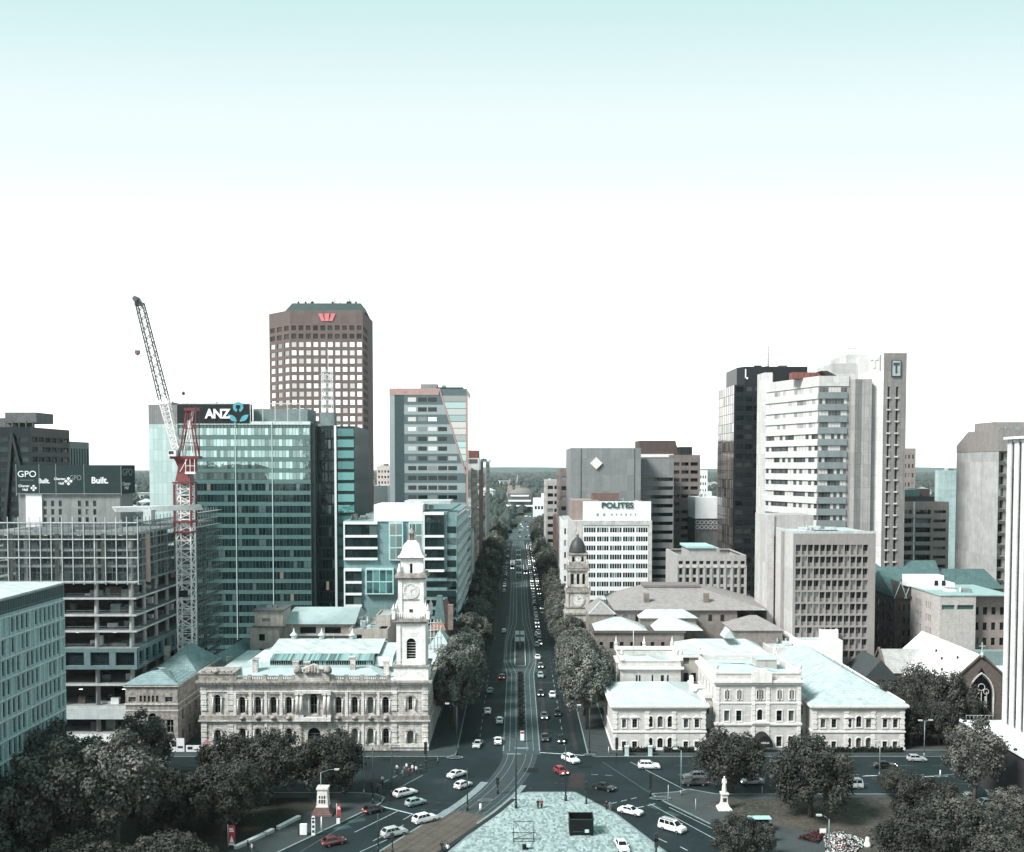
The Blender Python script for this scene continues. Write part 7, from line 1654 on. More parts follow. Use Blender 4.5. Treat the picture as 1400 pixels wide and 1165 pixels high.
park([(447,1092,55,'dark1','rounded dark tree behind the white pedestal, rightmost of the left park',1.0),(370,1092,52,'dark2','dark tree in front of the stone hall arches, left of the rounded one',1.0),(306,1136,62,'dark1','broad low dark tree with visible trunk on the lawn by the low white wall',.95),(312,1098,50,'dark2','dark tree half hidden behind the broad low tree, left of the stone hall',1.05),(196,1092,46,'gum','loose-crowned tree in front of the small stained stone building',1.0),(128,1112,58,'dark2','dark park tree in front of the construction site ground floor',1.0),(70,1130,56,'gum','greyish tree against the teal slab near the left edge',1.0),(226,1142,50,'dark2','dark tree behind the largest front crown of the left park',1.0),(160,1190,74,'gum','largest pale-tipped crown at the front of the left park',1.0),(72,1200,76,'gum','pale-tipped crown at the bottom left, second from the edge',.95),(8,1165,66,'dark1','dark crown cut by the left edge of the photo',1.0),(230,1232,66,'dark2','dark crown at the bottom edge right of the largest pale-tipped crown',.8),(-20,1226,70,'dark2','dark crown in the bottom left corner',.9),(20,1100,50,'dark1','dark tree at the foot of the teal slab',.9),(120,1248,76,'dark1','dark crown along the bottom edge between the pale-tipped crowns',.8)],'park')
park([(1000,1084,52,'dark1','rounded tree in front of the hotel centre, just behind the white statue',1.0),(1108,1118,60,'dark2','largest dark tree of the right garden, on the dry lawn',1.05),(1225,1092,27,'dark1','small low round tree by the cross street in the right garden',.9),(1268,1142,48,'dark2','dark tree at the back of the bottom right thicket',.95),(1315,1186,64,'dark1','broad dark crown in the middle of the bottom right thicket',.95),(1248,1200,56,'dark2','dark crown at the bottom edge, left end of the right thicket',.95),(1372,1222,56,'dark1','dark crown in the bottom right corner',.9),(1332,1112,46,'gum','tall loose pale tree beside the brick podium',1.1),(1380,1150,34,'gum','loose pale tree in front of the podium near the right edge',.85),(1004,1180,36,'dark2','dark narrow tree at the bottom edge below the white statue',1.05),(1040,1178,24,'small','small dark bush by the kiosk sign at the bottom edge',1.2),(1410,1160,34,'dark2','small dark crown at the right edge by the pale path',.9)],'garden')
for i,(px,y,s,kind,sz,zc_,lab)in enumerate(((1222,244,.86,'dark2',1.25,0,'dark tree at the right corner of the cream hotel'),(1262,248,.95,'dark1',1.5,0,'dark tree in front of the church transept'),(1300,244,.95,'dark2',1.35,0,'dark tree in front of the church nave wall'),(1246,236,.7,'dark1',1.3,0,'lower dark tree nearest the pavement by the church'),(1284,236,.75,'dark1',1.25,0,'lower dark tree behind the tall twin-headed lamp'),(1322,242,.7,'dark2',1.25,0,'dark tree beside the church porch'),(1205,262,.6,'dark1',1.4,0,'dark tree in the gap between hotel and gothic block'),(1066,283,.42,'dark2',1.9,0,'small courtyard tree rising behind the hotel centre'),(1390,256,.8,'dark1',1.2,0,'dark tree right of the church gable'),(590,276,.62,'dark1',1.3,0,'dark tree in the shade of the scaffold behind the clock tower'))):
 tree(kind,'tree',px2x(px,y,8),y,s,rt.uniform(0,6.28),lab,None,zc_,sz)
def blob(q,c,r,h,rr):
 n=6;vs=[(c[0],c[1],c[2]+h*rr.uniform(.9,1.1))]
 for lvl,(f,g)in enumerate(((.62,.75),(1.0,.38),(.8,.05))):
  for i in range(n):a=2*pi*(i+.5*lvl)/n;k=r*f*rr.uniform(.75,1.2);vs.append((c[0]+cos(a)*k,c[1]+sin(a)*k,c[2]+h*g*rr.uniform(.85,1.15)))
 fs=[(0,1+i,1+(i+1)%n)for i in range(n)]
 for l in range(2):
  for i in range(n):a,b_=1+l*n+i,1+l*n+(i+1)%n;fs+=[(a,a+n,b_),(b_,a+n,b_+n if False else 1+(l+1)*n+(i+1)%n)]
 q.add(vs,fs)
rr=random.Random(11);q=MB()
def hidden(x,y):return-14-(y<900)*10<x-(0 if y<900 else(y-900)*.042)<16+(y<900)*10
FARL=leaf_mat('far_leaf',(.018,.032,.03),(.05,.068,.06),(.06,.07,.06))
for k in range(9000):
 y=620+5200*rr.random()**1.5;x=rr.uniform(-.56,.56)*y+0
 if y<1000 and abs(x)<260:continue
 if hidden(x,y):continue
 blob(q,(x,y,-.5),rr.uniform(4,8.5),rr.uniform(6,14)*(1 if y<3000 else 1.2),rr)
for k in range(3500):
 y=4500+5200*rr.random();x=rr.uniform(-.56,.56)*y;blob(q,(x,y,-.5),rr.uniform(12,34),rr.uniform(7,17),rr)
for k in range(500):
 y=900+900*rr.random();x=rr.uniform(-120,160)
 if hidden(x,y):continue
 blob(q,(x,y,-.5),rr.uniform(4,8),rr.uniform(8,15),rr)
tag(q.build('far_woodland',FARL),'dark mass of suburban trees reaching to the horizon','woodland',kind='stuff')
q=MB();prev=None
def ridge(x,y0):return 26+22*sin(x/1700.+1)+14*sin(x/610.+y0)+30*max(0,min(1,(x-1500)/3000.))
for i in range(90):
 x=-8000+16000*i/89;h=ridge(x,2.);c=[(x,10200,-2),(x,10500,h*.9),(x,11500,h*.8),(x,12500,-2)]
 if prev:
  for a in range(3):q.poly([prev[a],c[a],c[a+1],prev[a+1]])
 prev=c
tag(q.build('hills',M('far_hills',(.05,.085,.085),var=.5,streak=0,scale=.004)),kind='structure')
def house(kind):
 h=thing('house','house','house',(0,-500,0));q=MB();q.box(-6,-5,0,6,5,4.5)
 q.build('wall',M('far_house_wall',(.55,.56,.54),streak=.1)if kind!=1 else W_WHITE,h)
 q=MB()
 if kind==2:q.box(-6.5,-5.5,4.5,6.5,5.5,5.2)
 else:q.hip(-6,-5,6,5,4.51,3,.6,along='x')
 q.build('roof',(R_WHITE,M('far_grey_roof',(.3,.33,.33)),R_WHITE)[kind],h);
 q=MB()
 for x in(-4,-1,2):q.box(x,-5.04,1,x+1.6,-5.003,2.6)
 q.build('window',G_DARK,h);return h
HP=[house(i)for i in range(3)];hl=('pale far house with white hipped roof among the horizon trees','white far house with grey roof among the horizon trees','flat white far block among the horizon trees')
for k in range(150):
 i=k%3;y=900+3600*rr.random()**1.2;x=rr.uniform(-.54,.54)*y
 if hidden(x,y)or(y<1300 and abs(x)<60):x+=150
 s=rr.uniform(.9,1.9)*(1+y/4000);o=HP[i]if k<3 else dup(HP[i]);o.location=(x,y,2.5 if y>1500 else .5);o.rotation_euler.z=rr.uniform(-.3,.3);o.scale=(s,s,s*.9);o['label']=hl[i];o['group']=('far white-roofed houses','far grey-roofed houses','far flat-roofed blocks')[i]
Yf=1850;b=thing('cathedral','grey twin-spired cathedral far off at the end of the boulevard','cathedral',(px2x(704,Yf,20),Yf,0));CT_=M('far_stone',(.30,.27,.25),streak=.2)
for x in(-9,5):q=MB();q.lathe((x,0,0),[(5,0),(5,22),(4.4,22.5),(4,30)],sq=True);q.lathe((x,0,30),[(4.2,0),(.3,20 if x>0 else 12)],8);q.build('spire',CT_,b)
q=MB();q.box(-4,2,0,1,40,18);q.hip(-9,4,6,50,18,8,0,along='y',r0=0,r1=0);q.build('nave',CT_,b)
Yf=1430;b=thing('grandstand','white tiered grandstand far beyond the boulevard trees','grandstand',(px2x(692,Yf,10),Yf,0));w_=px2x(729,Yf,10)-b.location.x
for k in range(3):q=MB();q.box(0+3*k,5*k,8+7*k,w_-3*k,26,10+7*k);q.build('roof_slab',W_WHITE,b)
q=MB();q.box(2,12,0,w_-2,26,26);q.build('stand_wall',W_CONCD,b);q=MB();q.lathe((w_*.6,40,18),[(20,0),(18,10),(8,15),(0,16)],12);q.build('dome_roof',M('far_dome',(.18,.17,.16)),b)
Yf=1300;b=thing('hall_building','white flat-roofed hall far off, right of the grandstand','hall',(px2x(729,Yf,10),Yf,0));w_=px2x(752,Yf,10)-b.location.x;q=MB();q.box(0,0,0,w_,20,24);q.box(w_*.5,1,24,w_*.8,15,30);q.build('wall',W_WHITE,b);q=MB()
for k in range(5):q.box(2+k*4,-.1,10,4.5+k*4,-.01,14)
q.build('window',G_DARK,b)
TYRE=plain('tyre',(.012,.013,.013),.8);HUB=plain('wheel_rim',(.3,.32,.32),.35,.6);CGL=glass('car_glass',(.008,.011,.012),pb=.0,blind=(.1,.1,.1),ior=1.45,wav=0)
LAMP_ON=plain('headlight_lit',(1,.97,.9),emit=3.);LAMP_OFF=plain('headlight_clear',(.6,.64,.64),.15);TAIL=plain('tail_light',(.35,.02,.02),.3);TAIL_ON=plain('tail_light_lit',(1,.12,.1),emit=2.)
PLATE=plain('number_plate',(.7,.72,.6),.5);TRIM=plain('black_trim',(.02,.022,.023),.6)
def paint(name,col):
 m=plain('paint_'+name,col,.28,.0,0,.6,.06);m.node_tree.nodes['Principled BSDF'].inputs['Coat Weight'].default_value=.5;return m
PAINT={k:paint(k,c)for k,c in dict(white=(.78,.8,.8),silver=(.42,.47,.47),teal=(.30,.42,.42),black=(.012,.014,.015),grey=(.10,.12,.125),red=(.28,.03,.035),maroon=(.13,.025,.028),darkblue=(.02,.035,.045)).items()}
SHAPE={'sedan':(4.7,.9,.95,1.45,.92,2.28,.95,.2,-.95,-1.55,1.0),'hatch':(4.0,.86,.95,1.5,.92,1.95,.85,.25,-1.35,-1.85,1.0),'wagon':(4.8,.91,.98,1.52,.94,2.3,1.0,.3,-1.85,-2.25,1.05),'suv':(4.7,.94,1.1,1.7,1.05,2.25,1.0,.35,-1.7,-2.2,1.15),'van':(5.0,.95,1.2,1.95,1.1,2.4,1.45,.75,-2.3,-2.45,1.2),'ute':(5.1,.94,1.1,1.72,1.08,2.45,1.1,.5,-.6,-.85,1.1)}
def make_car(kind):
 Ln,w,zb,zr,zh,yh,ys,yrf,yrr,yg,zbt=SHAPE[kind];h=Ln/2;root=thing('car','car','car',(0,-500,0))
 q=MB();prof=[(h,.32),(h+.02,.6),(h-.12,zh-.14),(yh-.35,zh-.02),(ys,zb),(yg,zbt),(-h+.12,zbt-.04),(-h,.7),(-h+.02,.32)]
 n=len(prof)
 def sec(inset,zs=0):return[(p[0],p[1])for p in prof]
 rings=[]
 for x,s_ in((-w,0),(-w*.0,1)):pass
 V=[];wid=[w*.93,w,w*.95,w*.9,w*.9,w*.9,w*.9,w,w*.93]
 for sgn in(-1,1):V+=[(sgn*wid[i]*(.86 if i in(0,1,8)and False else 1),p[0],p[1])for i,p in enumerate(prof)]
 q.add(V,[[i,(i+1)%n,n+(i+1)%n,n+i]for i in range(n)])
 mid=[(0,.62)]
 for sgn,o in((-1,0),(1,n)):
  c=len(q.v);q.v+=[(sgn*w*1.0,h-.25,.62),(sgn*w*1.0,0,.66),(sgn*w*1.0,-h+.25,.64)]
  F_=[[o+0,o+1,c],[o+1,o+2,c],[o+2,o+3,c],[o+3,o+4,c+1],[o+3,c+1,c],[o+4,o+5,c+1],[o+5,o+6,c+2],[o+5,c+2,c+1],[o+6,o+7,c+2],[o+7,o+8,c+2],[o+8,o+0,c+1],[o+8,c+1,c+2],[o+0,c,c+1]]
  for f in F_:q.f.append(f if sgn<0 else f[::-1]);q.m.append(0);q.sm.append(False)
 wr_=w*.7;wb=w*.9
 gh=[(-wb,ys,zb),(wb,ys,zb),(wb,yg,zbt),(-wb,yg,zbt),(-wr_,yrf,zr),(wr_,yrf,zr),(wr_,yrr,zr),(-wr_,yrr,zr)]
 q.add(gh,[(0,1,5,4),(1,2,6,5),(2,3,7,6),(3,0,4,7),(4,5,6,7)])
 q.add([(-wr_*.9,yrf-.1,zr),(wr_*.9,yrf-.1,zr),(wr_*.9,yrr+.1,zr),(-wr_*.9,yrr+.1,zr),(-wr_*.7,yrf-.3,zr+.05),(wr_*.7,yrf-.3,zr+.05),(wr_*.7,yrr+.25,zr+.05),(-wr_*.7,yrr+.25,zr+.05)],[(0,1,5,4),(1,2,6,5),(2,3,7,6),(3,0,4,7),(4,5,6,7)])
 for sgn in(-1,1):q.box(sgn*(w+.1)-.1,ys-.25,zb-.05,sgn*(w+.1)+.1,ys-.05,zb+.12)
 q.build('body',PAINT['white'],root)
 def pane(a,b_,c,d,s0,s1,t0,t1,o):
  a,b_,c,d=map(Vector,(a,b_,c,d));nrm_=(b_-a).cross(d-a).normalized()*o
  def P(s_,t):return a.lerp(b_,s_).lerp(d.lerp(c,s_),t)+nrm_
  return[P(s0,t0),P(s1,t0),P(s1,t1),P(s0,t1)]
 def part(nm,pts,m):g=MB()
 g=MB();g.poly(pane(gh[1],gh[0],gh[4],gh[5],.06,.94,.06,.93,.012));g.build('windscreen',CGL,root)
 g=MB();g.poly(pane(gh[3],gh[2],gh[6],gh[7],.08,.92,.1,.92,.012));g.build('rear_window',CGL,root)
 for a,b_,c,d in((2,1,5,6),(0,3,7,4)):
  sp=((.05,.34),(.37,.63),(.66,.94))if kind in('wagon','suv','van')else((.06,.48),(.52,.94))
  for s0,s1 in sp:g=MB();g.poly(pane(gh[a],gh[b_],gh[c],gh[d],s0,s1,.1,.88,.012));g.build('side_window',CGL,root)
 wy=h*.61
 for sx in(-1,1):
  for y in(wy,-wy+.05):
   g=MB();g.cyl((sx*(w-.2),y,.33),(sx*(w+.02),y,.33),.33,.33,12);g.cyl((sx*(w+.021),y,.33),(sx*(w+.035),y,.33),.2,.18,10,1);g.build('wheel',[TYRE,HUB],root)
  g=MB();g.box(sx*w*.66-.2,h-.12,.6,sx*w*.66+.2,h+.035,.74);g.build('headlight',LAMP_OFF,root)
  g=MB();g.box(sx*w*.74-.16,-h-.025,.7,sx*w*.74+.16,-h+.1,.86);g.build('tail_light',TAIL,root)
 g=MB();g.box(-w*.45,h-.1,.42,w*.45,h+.04,.58);g.build('grille',TRIM,root);g=MB();g.box(-w*.5,-h-.02,.42,w*.5,-h+.05,.52);g.box(-.24,-h-.03,.55,.24,-h+.01,.66,1);g.build('rear_bumper',[TRIM,PLATE],root)
 if kind in('van',):
  g=MB()
  for k in range(5):g.box(-wr_,yrf-.5-k*.55,zr+.12,wr_,yrf-.42-k*.55,zr+.17)
  for sx in(-1,1):g.box(sx*wr_-.04,yrr+.2,zr+.05,sx*wr_+.04,yrf-.2,zr+.15)
  g.build('roof_rack',HUB,root)
 if kind=='ute':g=MB();g.box(-w*.8,-h+.15,zbt-.03,w*.8,yg-.1,zbt+.02);g.build('tray',TRIM,root)
 return root
CARS={k:make_car(k)for k in SHAPE};CUSED={}
def car(kind,col,x,y,rz,label,lights=False,brake=False,cat=None,group=None,z=.032):
 src=CARS[kind]
 o=src if kind not in CUSED else dup(src);CUSED[kind]=1
 for k in('group',):
  if k in o:del o[k]
 o.location=(x,y,z);o.rotation_euler.z=rz;o['label']=label;o['category']=cat or('van' if kind=='van' else 'car');o.name='parked_car' if 'parked' in label else 'car'
 if group:o['group']=group
 for c in o.children:
  m=None
  if c.name.startswith('body'):m=PAINT[col]
  elif c.name.startswith('headlight'):m=LAMP_ON if lights else LAMP_OFF
  elif c.name.startswith('tail'):m=TAIL_ON if brake else TAIL
  if m:c.material_slots[0].link='OBJECT';c.material_slots[0].material=m
 return o
D=radians
def carp(kind,col,px,py,deg,label,**k):x,y=G(px,py);return car(kind,col,x,y,D(deg),label,**k)
NE=-46
carp('sedan','white',625,1062,-40,'white sedan crossing the junction, the farther of two white cars left of the tracks');carp('hatch','white',633,1077,-38,'white hatchback crossing the junction beside the dark tram pole')
carp('wagon','white',554,1088,-50,'white wagon with lit brake lights at the stop line',brake=True);carp('hatch','teal',568,1101,-50,'pale teal hatchback waiting beside the white wagon');carp('hatch','black',511,1111,-54,'black hatchback nearest the left park kerb',brake=True)
carp('suv','white',581,1124,-52,'large white four-wheel drive beside the brown tram track');carp('suv','silver',539,1143,-54,'silver four-wheel drive with dark glass in the middle lane at the bottom left');carp('hatch','maroon',456,1155,-56,'dark red hatchback at the bottom left by the park kerb')
carp('sedan','silver',653,1021,172,'silver sedan in the left kerb lane just past the stone hall');carp('sedan','white',681,1016,0,'white sedan next to the tram corridor at the stop line level');carp('hatch','white',683,988,0,'white hatchback next to the tram corridor, one length behind the stop line car')
carp('hatch','white',667,975,0,'white hatchback half under the left tree, nearer one',);carp('hatch','teal',670,947,0,'pale teal hatchback half under the left tree, farther one');carp('sedan','black',686,928,0,'dark sedan with red brake lights left of the tram corridor',brake=True);carp('hatch','white',689,865,0,'small white hatchback left of the first tram stop')
carp('sedan','black',745,1012,180,'black sedan beside the tram corridor near the right stop line');carp('sedan','black',767,1014,180,'black sedan with lit headlights at the right stop line',lights=True);carp('sedan','grey',744,982,180,'grey sedan with lit headlights second in the right queue',lights=True)
carp('hatch','black',739,951,180,'black hatchback with lit headlights third in the right queue',lights=True);carp('hatch','white',755,953,180,'white hatchback at the edge of the right tree crown');carp('hatch','teal',739,926,180,'teal hatchback fourth in the right queue');carp('hatch','grey',739,913,180,'grey hatchback with bright headlights fifth in the right queue',lights=True);carp('sedan','white',735,901,180,'white sedan sixth in the right queue')
carp('hatch','silver',734,884,180,'silver hatchback level with the first tram stop');carp('hatch','white',734,870,180,'white hatchback just beyond the silver one level with the tram stop');carp('hatch','black',762,978,180,'black hatchback in the shade of the right tree row')
carp('suv','white',780,1042,212,'white four-wheel drive turning out of the boulevard');carp('hatch','red',767,1058,205,'bright red hatchback with lit headlights in the junction',lights=True);carp('sedan','black',826,1080,235,'black sedan turning in the junction right of the square')
carp('suv','white',887,1051,-92,'white four-wheel drive driving along in front of the hotel left wing');carp('suv','grey',950,1066,92,'grey four-wheel drive, farther of the two dark cars in the cross street');carp('ute','black',950,1074,92,'black pickup, nearer of the two dark cars in the cross street',brake=True)
carp('sedan','silver',1028,1072,94,'silver sedan under the tree in front of the hotel centre',lights=True);carp('sedan','white',1000,1060,-88,'white sedan hidden behind the white statue top');carp('sedan','darkblue',1078,1080,92,'dark blue sedan half hidden by the largest garden tree',lights=True)
carp('van','silver',1162,1078,92,'silver van emerging from the largest garden tree');carp('sedan','black',1210,1050,268,'black sedan with a lit headlight in front of the hotel right wing',lights=True);carp('hatch','silver',1253,1041,268,'silver hatchback parked at the kerb right of the hotel')
carp('sedan','white',862,1113,235,'white sedan passing the right corner of the square');carp('van','white',919,1136,228,'white van with a roof rack in the right roadway');carp('sedan','white',850,1162,186,'white sedan parked on the square at the bottom edge',z=.15)
carp('suv','white',1318,1098,118,'white four-wheel drive parked behind the tall pale tree, left one',z=.15);carp('sedan','white',1345,1103,100,'white sedan parked behind the tall pale tree, right one',z=.15);carp('hatch','black',1312,1109,110,'black hatchback parked in front of the white cars by the podium',z=.15)
def far_car(lit,col):
 q=MB();q.box(-.85,-2.1,.25,.85,2.1,.9,0);q.add([(-.8,1.0,.9),(.8,1.0,.9),(.8,-1.6,.9),(-.8,-1.6,.9),(-.62,.3,1.45),(.62,.3,1.45),(.62,-1.1,1.45),(-.62,-1.1,1.45)],[(0,1,5,4),(1,2,6,5),(2,3,7,6),(3,0,4,7)],1);q.poly([(-.62,.3,1.46),(.62,.3,1.46),(.62,-1.1,1.46),(-.62,-1.1,1.46)],0)
 for s_ in(-1,1):q.box(s_*.6-.2,2.1,.5,s_*.6+.2,2.14,.75,2)
 for s_ in(-1,1):
  for y in(-1.3,1.3):q.cyl((s_*.7,y,.32),(s_*.87,y,.32),.32,.32,8,3)
 o=q.build('car',[PAINT[col],CGL,LAMP_ON if lit else LAMP_OFF,TYRE]);return tag(o,'far car','car','cars queueing far up the boulevard')
FC=[far_car(1,'white'),far_car(1,'silver'),far_car(0,'black'),far_car(0,'white'),far_car(1,'grey')];fl_=('white car with lit headlights far up the boulevard queue','silver car with lit headlights far up the boulevard queue','black car far up the boulevard','white car without headlights far up the boulevard','grey car with lit headlights far up the boulevard queue')
rq=random.Random(21);cu=set();spots=[]
y=372
while y<860:
 spots+=[(8.2,y+rq.uniform(-2,2),pi)];
 if y>450:spots+=[(11.2,y+rq.uniform(-2,2),pi)]
 if y>560:spots+=[(14.0,y+rq.uniform(-2,2),pi)]
 if y>520 and rq.random()<.6:spots+=[(-6.8-3*(rq.random()<.4),y,0)]
 y+=rq.uniform(9,14)
for k in range(26):y=900+420*rq.random();spots.append((XC+(y-900)*.042+rq.uniform(-8,9),y,pi if rq.random()<.6 else 0))
for x,y,rz in spots:
 i=rq.choice((0,1,2,2,3,3,4))if rz else rq.choice((2,3))
 o=FC[i]if i not in cu else FC[i].copy()
 if i in cu:COL.objects.link(o)
 cu.add(i);o.location=(x,y,.04);o.rotation_euler.z=rz;o['label']=fl_[i];o['group']=('far white cars with headlights','far silver cars','far black cars','far white cars','far grey cars')[i]
def tram(label,x,y,n):
 t=thing('tram',label,'tram',(x,y,.04));q=MB();Lt=n
 q.prism([(-1.25,0),(-1.0,-.7),(1.0,-.7),(1.25,0),(1.25,Lt),(-1.25,Lt)],.35,3.3);q.build('body',PAINT['white'],t)
 q=MB();q.box(-.95,-.75,1.5,.95,-.705,2.8);q.build('windscreen',CGL,t)
 for s_ in(-1,1):
  q=MB();q.box(s_*1.26-.01,.8,1.5,s_*1.26+.01,Lt-.5,2.7);q.build('side_window',CGL,t)
  q=MB();q.box(s_*.7-.2,-.78,.8,s_*.7+.2,-.71,1.1);q.build('headlight',LAMP_ON,t)
 q=MB();q.box(-.9,2,3.31,.9,Lt-2,3.7);q.build('roof_unit',W_CONC,t)
tram('white tram far up the boulevard on the right-hand track, with lit headlights',XC+2+bulge(640),610,28);tram('white tram far up the boulevard on the left-hand track',XC-2-bulge(700),640,28)
for i,(y0,y1,lab)in enumerate(((330,392,'nearer tram stop platform with two white canopies between the tracks'),(585,800,'farther tram stop platform with long white canopies between the tracks'))):
 t=thing('tram_stop',lab,'tram stop',(XC,y0,.03));w2=1.75;L_=y1-y0
 q=MB();q.box(-w2,0,0,w2,L_,.3);q.build('platform',PAVE,t);q=MB()
 for s_ in(-1,1):q.box(s_*w2-.14,0,.3,s_*w2+.14,L_,.34)
 q.box(-w2,-.2,0,w2,-.003,.33);q.build('platform_edge',LINE,t)
 for k in range(2 if i==0 else 5):
  yy=L_*.5+k*14 if i==0 else 6+k*40
  for s_ in(-1,1):
   q=MB();q.box(s_*.95-.75,yy,2.7,s_*.95+.75,yy+9,2.85);q.build('canopy',R_WHITE,t)
  q=MB()
  for d in(.5,8.5):q.box(-.08,yy+d,.3,.08,yy+d+.16,2.7)
  q.build('canopy_post',W_STEEL,t)
pl0=None
for k in range(13):
 y=250+5.3*k
 if pl0 is None:
  pl0=thing('planter','dark planted box in the row down the middle of the tram corridor','planter',(XC,y,.03),0,'median planters');q=MB();q.box(-.75,0,0,.75,3.6,.5);q.build('box',W_DSTEEL,pl0)
  q=MB();rr=random.Random(2)
  for i in range(160):p=Vector((rr.uniform(-.65,.65),rr.uniform(.1,3.5),.5+rr.uniform(0,.45)));d=Vector((rr.gauss(0,1),rr.gauss(0,1),1)).normalized();a=d.orthogonal().normalized()*.14;c=d.cross(a);q.poly([p-a,p-c,p+a,p+c])
  q.build('plants',HEDGE_LEAF,pl0);q=MB();q.box(-.75,3.8,0,.75,4.6,.16);q.build('end_kerb',KERB,pl0)
 else:dup(pl0,(XC,y,.03))
t=thing('sign_board','white and red sign board on the median end facing the junction','sign',(XC+.2,238.5,.03));q=MB();q.box(-.45,0,.4,.45,.12,2.6);q.build('board',W_WHITE,t);q=MB();q.box(-.4,-.03,2.0,.4,-.003,2.5);q.build('red_panel',plain('sign_red',(.4,.06,.07),.5),t);q=MB();q.box(-.06,.02,0,.06,.1,.4);q.build('post',W_PIPE,t)
q=MB();q.box(-1.6,0,0,1.6,1.0,.14);tag(q.build('median_nose',[KERB],None,(XC,232.5,.03)),kind='structure')
POLE=plain('dark_pole',(.028,.04,.043),.45,.2);POLEL=plain('grey_pole',(.20,.27,.275),.45,.3);LAMPW=plain('lamp_glass',(.85,.88,.86),.3)
def pole(name,label,cat,px,py,py_top,m=POLE,arms=(),r=.12,z=.14,signal=False,base=True,group=None):
 x,y=G(px,py,z);t=thing(name,label,cat,(x,y,z),0,group);h=py2z(py_top,y)-z
 q=MB();q.cyl((0,0,0),(0,0,h),r,r*.7,8);q.build('pole',m,t)
 if base:q=MB();q.cyl((0,0,0),(0,0,1.1),r*1.7,r*1.5,8);q.build('base',m,t)
 for dx,dz,lamp in arms:
  q=MB();q.cyl((0,0,h-.1),(dx*.5,0,h+dz*.8),.06,.05,6);q.cyl((dx*.5,0,h+dz*.8),(dx,0,h+dz),.05,.05,6);q.build('arm',m,t)
  if lamp:q=MB();q.box(dx-.45,-.22,h+dz-.12,dx+.45,.22,h+dz+.1);o=q.build('lamp_head',W_STEEL,t);q=MB();q.box(dx-.38,-.18,h+dz-.18,dx+.38,.18,h+dz-.123);q.build('lamp_glass',LAMPW,o)
 if signal:
  for zz_ in((h-.9,)if signal==1 else(h-.9,h*.5)):
   q=MB();q.box(-.32,-.42,zz_-.55,.32,-.13,zz_+.85);o=q.build('signal_head',POLE,t)
   for k in range(3):q=MB();q.cyl((0,-.47,zz_-.3+.4*k),(0,-.425,zz_-.3+.4*k),.13,.13,8);q.build('signal_lamp',plain('signal_lens_'+'grn amb red'.split()[k],((.01,.04,.025),(.06,.04,.01),(.09,.015,.015))[k],.3),o)
 return t
pole('tram_pole','tall dark tram wire pole at the left corner of the paved square','pole',705.5,1105,1008,arms=((-3,.4,0),),r=.17);pole('tram_pole','tall dark tram wire pole at the top edge of the paved square','pole',773.4,1095,1020,r=.16)
pole('tram_pole','tall dark pole beside the white hatchback left of the tracks','pole',639,1108,1050,r=.13,z=.02);pole('tram_pole','pole standing in the roadway by the park, left of the brown tram track','pole',517,1166,1112,r=.12,z=.02);pole('tram_pole','dark pole on the tip of the left park pavement','pole',536,1088,1018,r=.12,z=.14)
pole('tram_pole','dark pole behind the black hatchback at the park kerb','pole',510,1099,1022,r=.12);pole('tram_pole','grey pole left of the crossing people','pole',497.5,1087,1018,POLEL,r=.12)
pole('traffic_light','dark traffic light at the right corner of the square','traffic light',801.5,1099,1068,signal=2);pole('traffic_light','dark traffic light between the two pairs of rails','traffic light',680.5,1085,1062,signal=1);pole('traffic_light','dark traffic light at the bottom edge, right side of the square','traffic light',897,1168,1138,signal=2);pole('traffic_light','dark traffic light on the island in front of the white four-wheel drive','traffic light',889,1088,1056,signal=2)
pole('traffic_light','dark traffic light by the people crossing on the left','traffic light',520,1096,1072,signal=1);pole('traffic_light','traffic light on the right pavement corner before the hotel','traffic light',843,1033,1008,signal=2,z=.14);pole('traffic_light','traffic light in front of the silver four-wheel drive at the bottom left','traffic light',536.5,1168,1138,signal=1,z=.02);pole('traffic_light','traffic light on the corner of the stone hall','traffic light',582,1040,1014,signal=2)
pole('street_lamp','street lamp on the corner of the left tree row','street lamp',625,1032,966,arms=((-2.2,.7,1),));pole('street_lamp','street lamp on the corner of the right tree row','street lamp',806,1030,968,arms=((-2.4,.7,1),));pole('street_lamp','tall pale lamp post behind the two dark cars','street lamp',931,1088,1026,POLEL,arms=((-1.2,.4,1),),z=.03)
pole('street_lamp','tall two-headed street lamp right of the cream hotel','street lamp',1263.5,1036,986,POLEL,arms=((-1.0,.2,1),(1.3,.25,1)));pole('street_lamp','pale lamp post in front of the hotel right wing','street lamp',1202.5,1062,1015,POLEL,arms=((-.8,.3,1),),z=.03);pole('street_lamp','curved street lamp by the flower bed','street lamp',1133,1172,1120,POLEL,arms=((-1.7,.7,1),));pole('street_lamp','white-headed short lamp on the pale path, bottom right','street lamp',1377,1152,1124,W_STEEL,arms=((.2,.1,1),),r=.1)
pole('street_lamp','lamp post beside the white pedestal','street lamp',439,1112,1056,POLEL,arms=((3.0,.6,1),),r=.1);pole('street_lamp','slim white pole in front of the church window','flagpole',1346,1000,952,W_STEEL,base=False,r=.12)['category']='pole'
pole('sign_post','small white sign post on the right island','sign post',913.5,1097,1073,W_STEEL,r=.07,base=False);pole('sign_post','short white post on the garden pavement left of the statue','sign post',951,1108,1092,W_STEEL,r=.07,base=False)
for px,py,lab in((951.5,1096,'round white sign on the post left of the statue'),):
 pass
pole('bollard','white bollard on the small island in the cross street','bollard',1285.5,1062,1053,W_WHITE,r=.16,z=.16,base=False);pole('bollard','white bollard by the left park tip','bollard',469,1082,1072,W_WHITE,r=.16,base=False);pole('bollard','tall white bollard between the lamp post and the red sign','bollard',439.5,1136,1117,W_WHITE,r=.14,base=False)
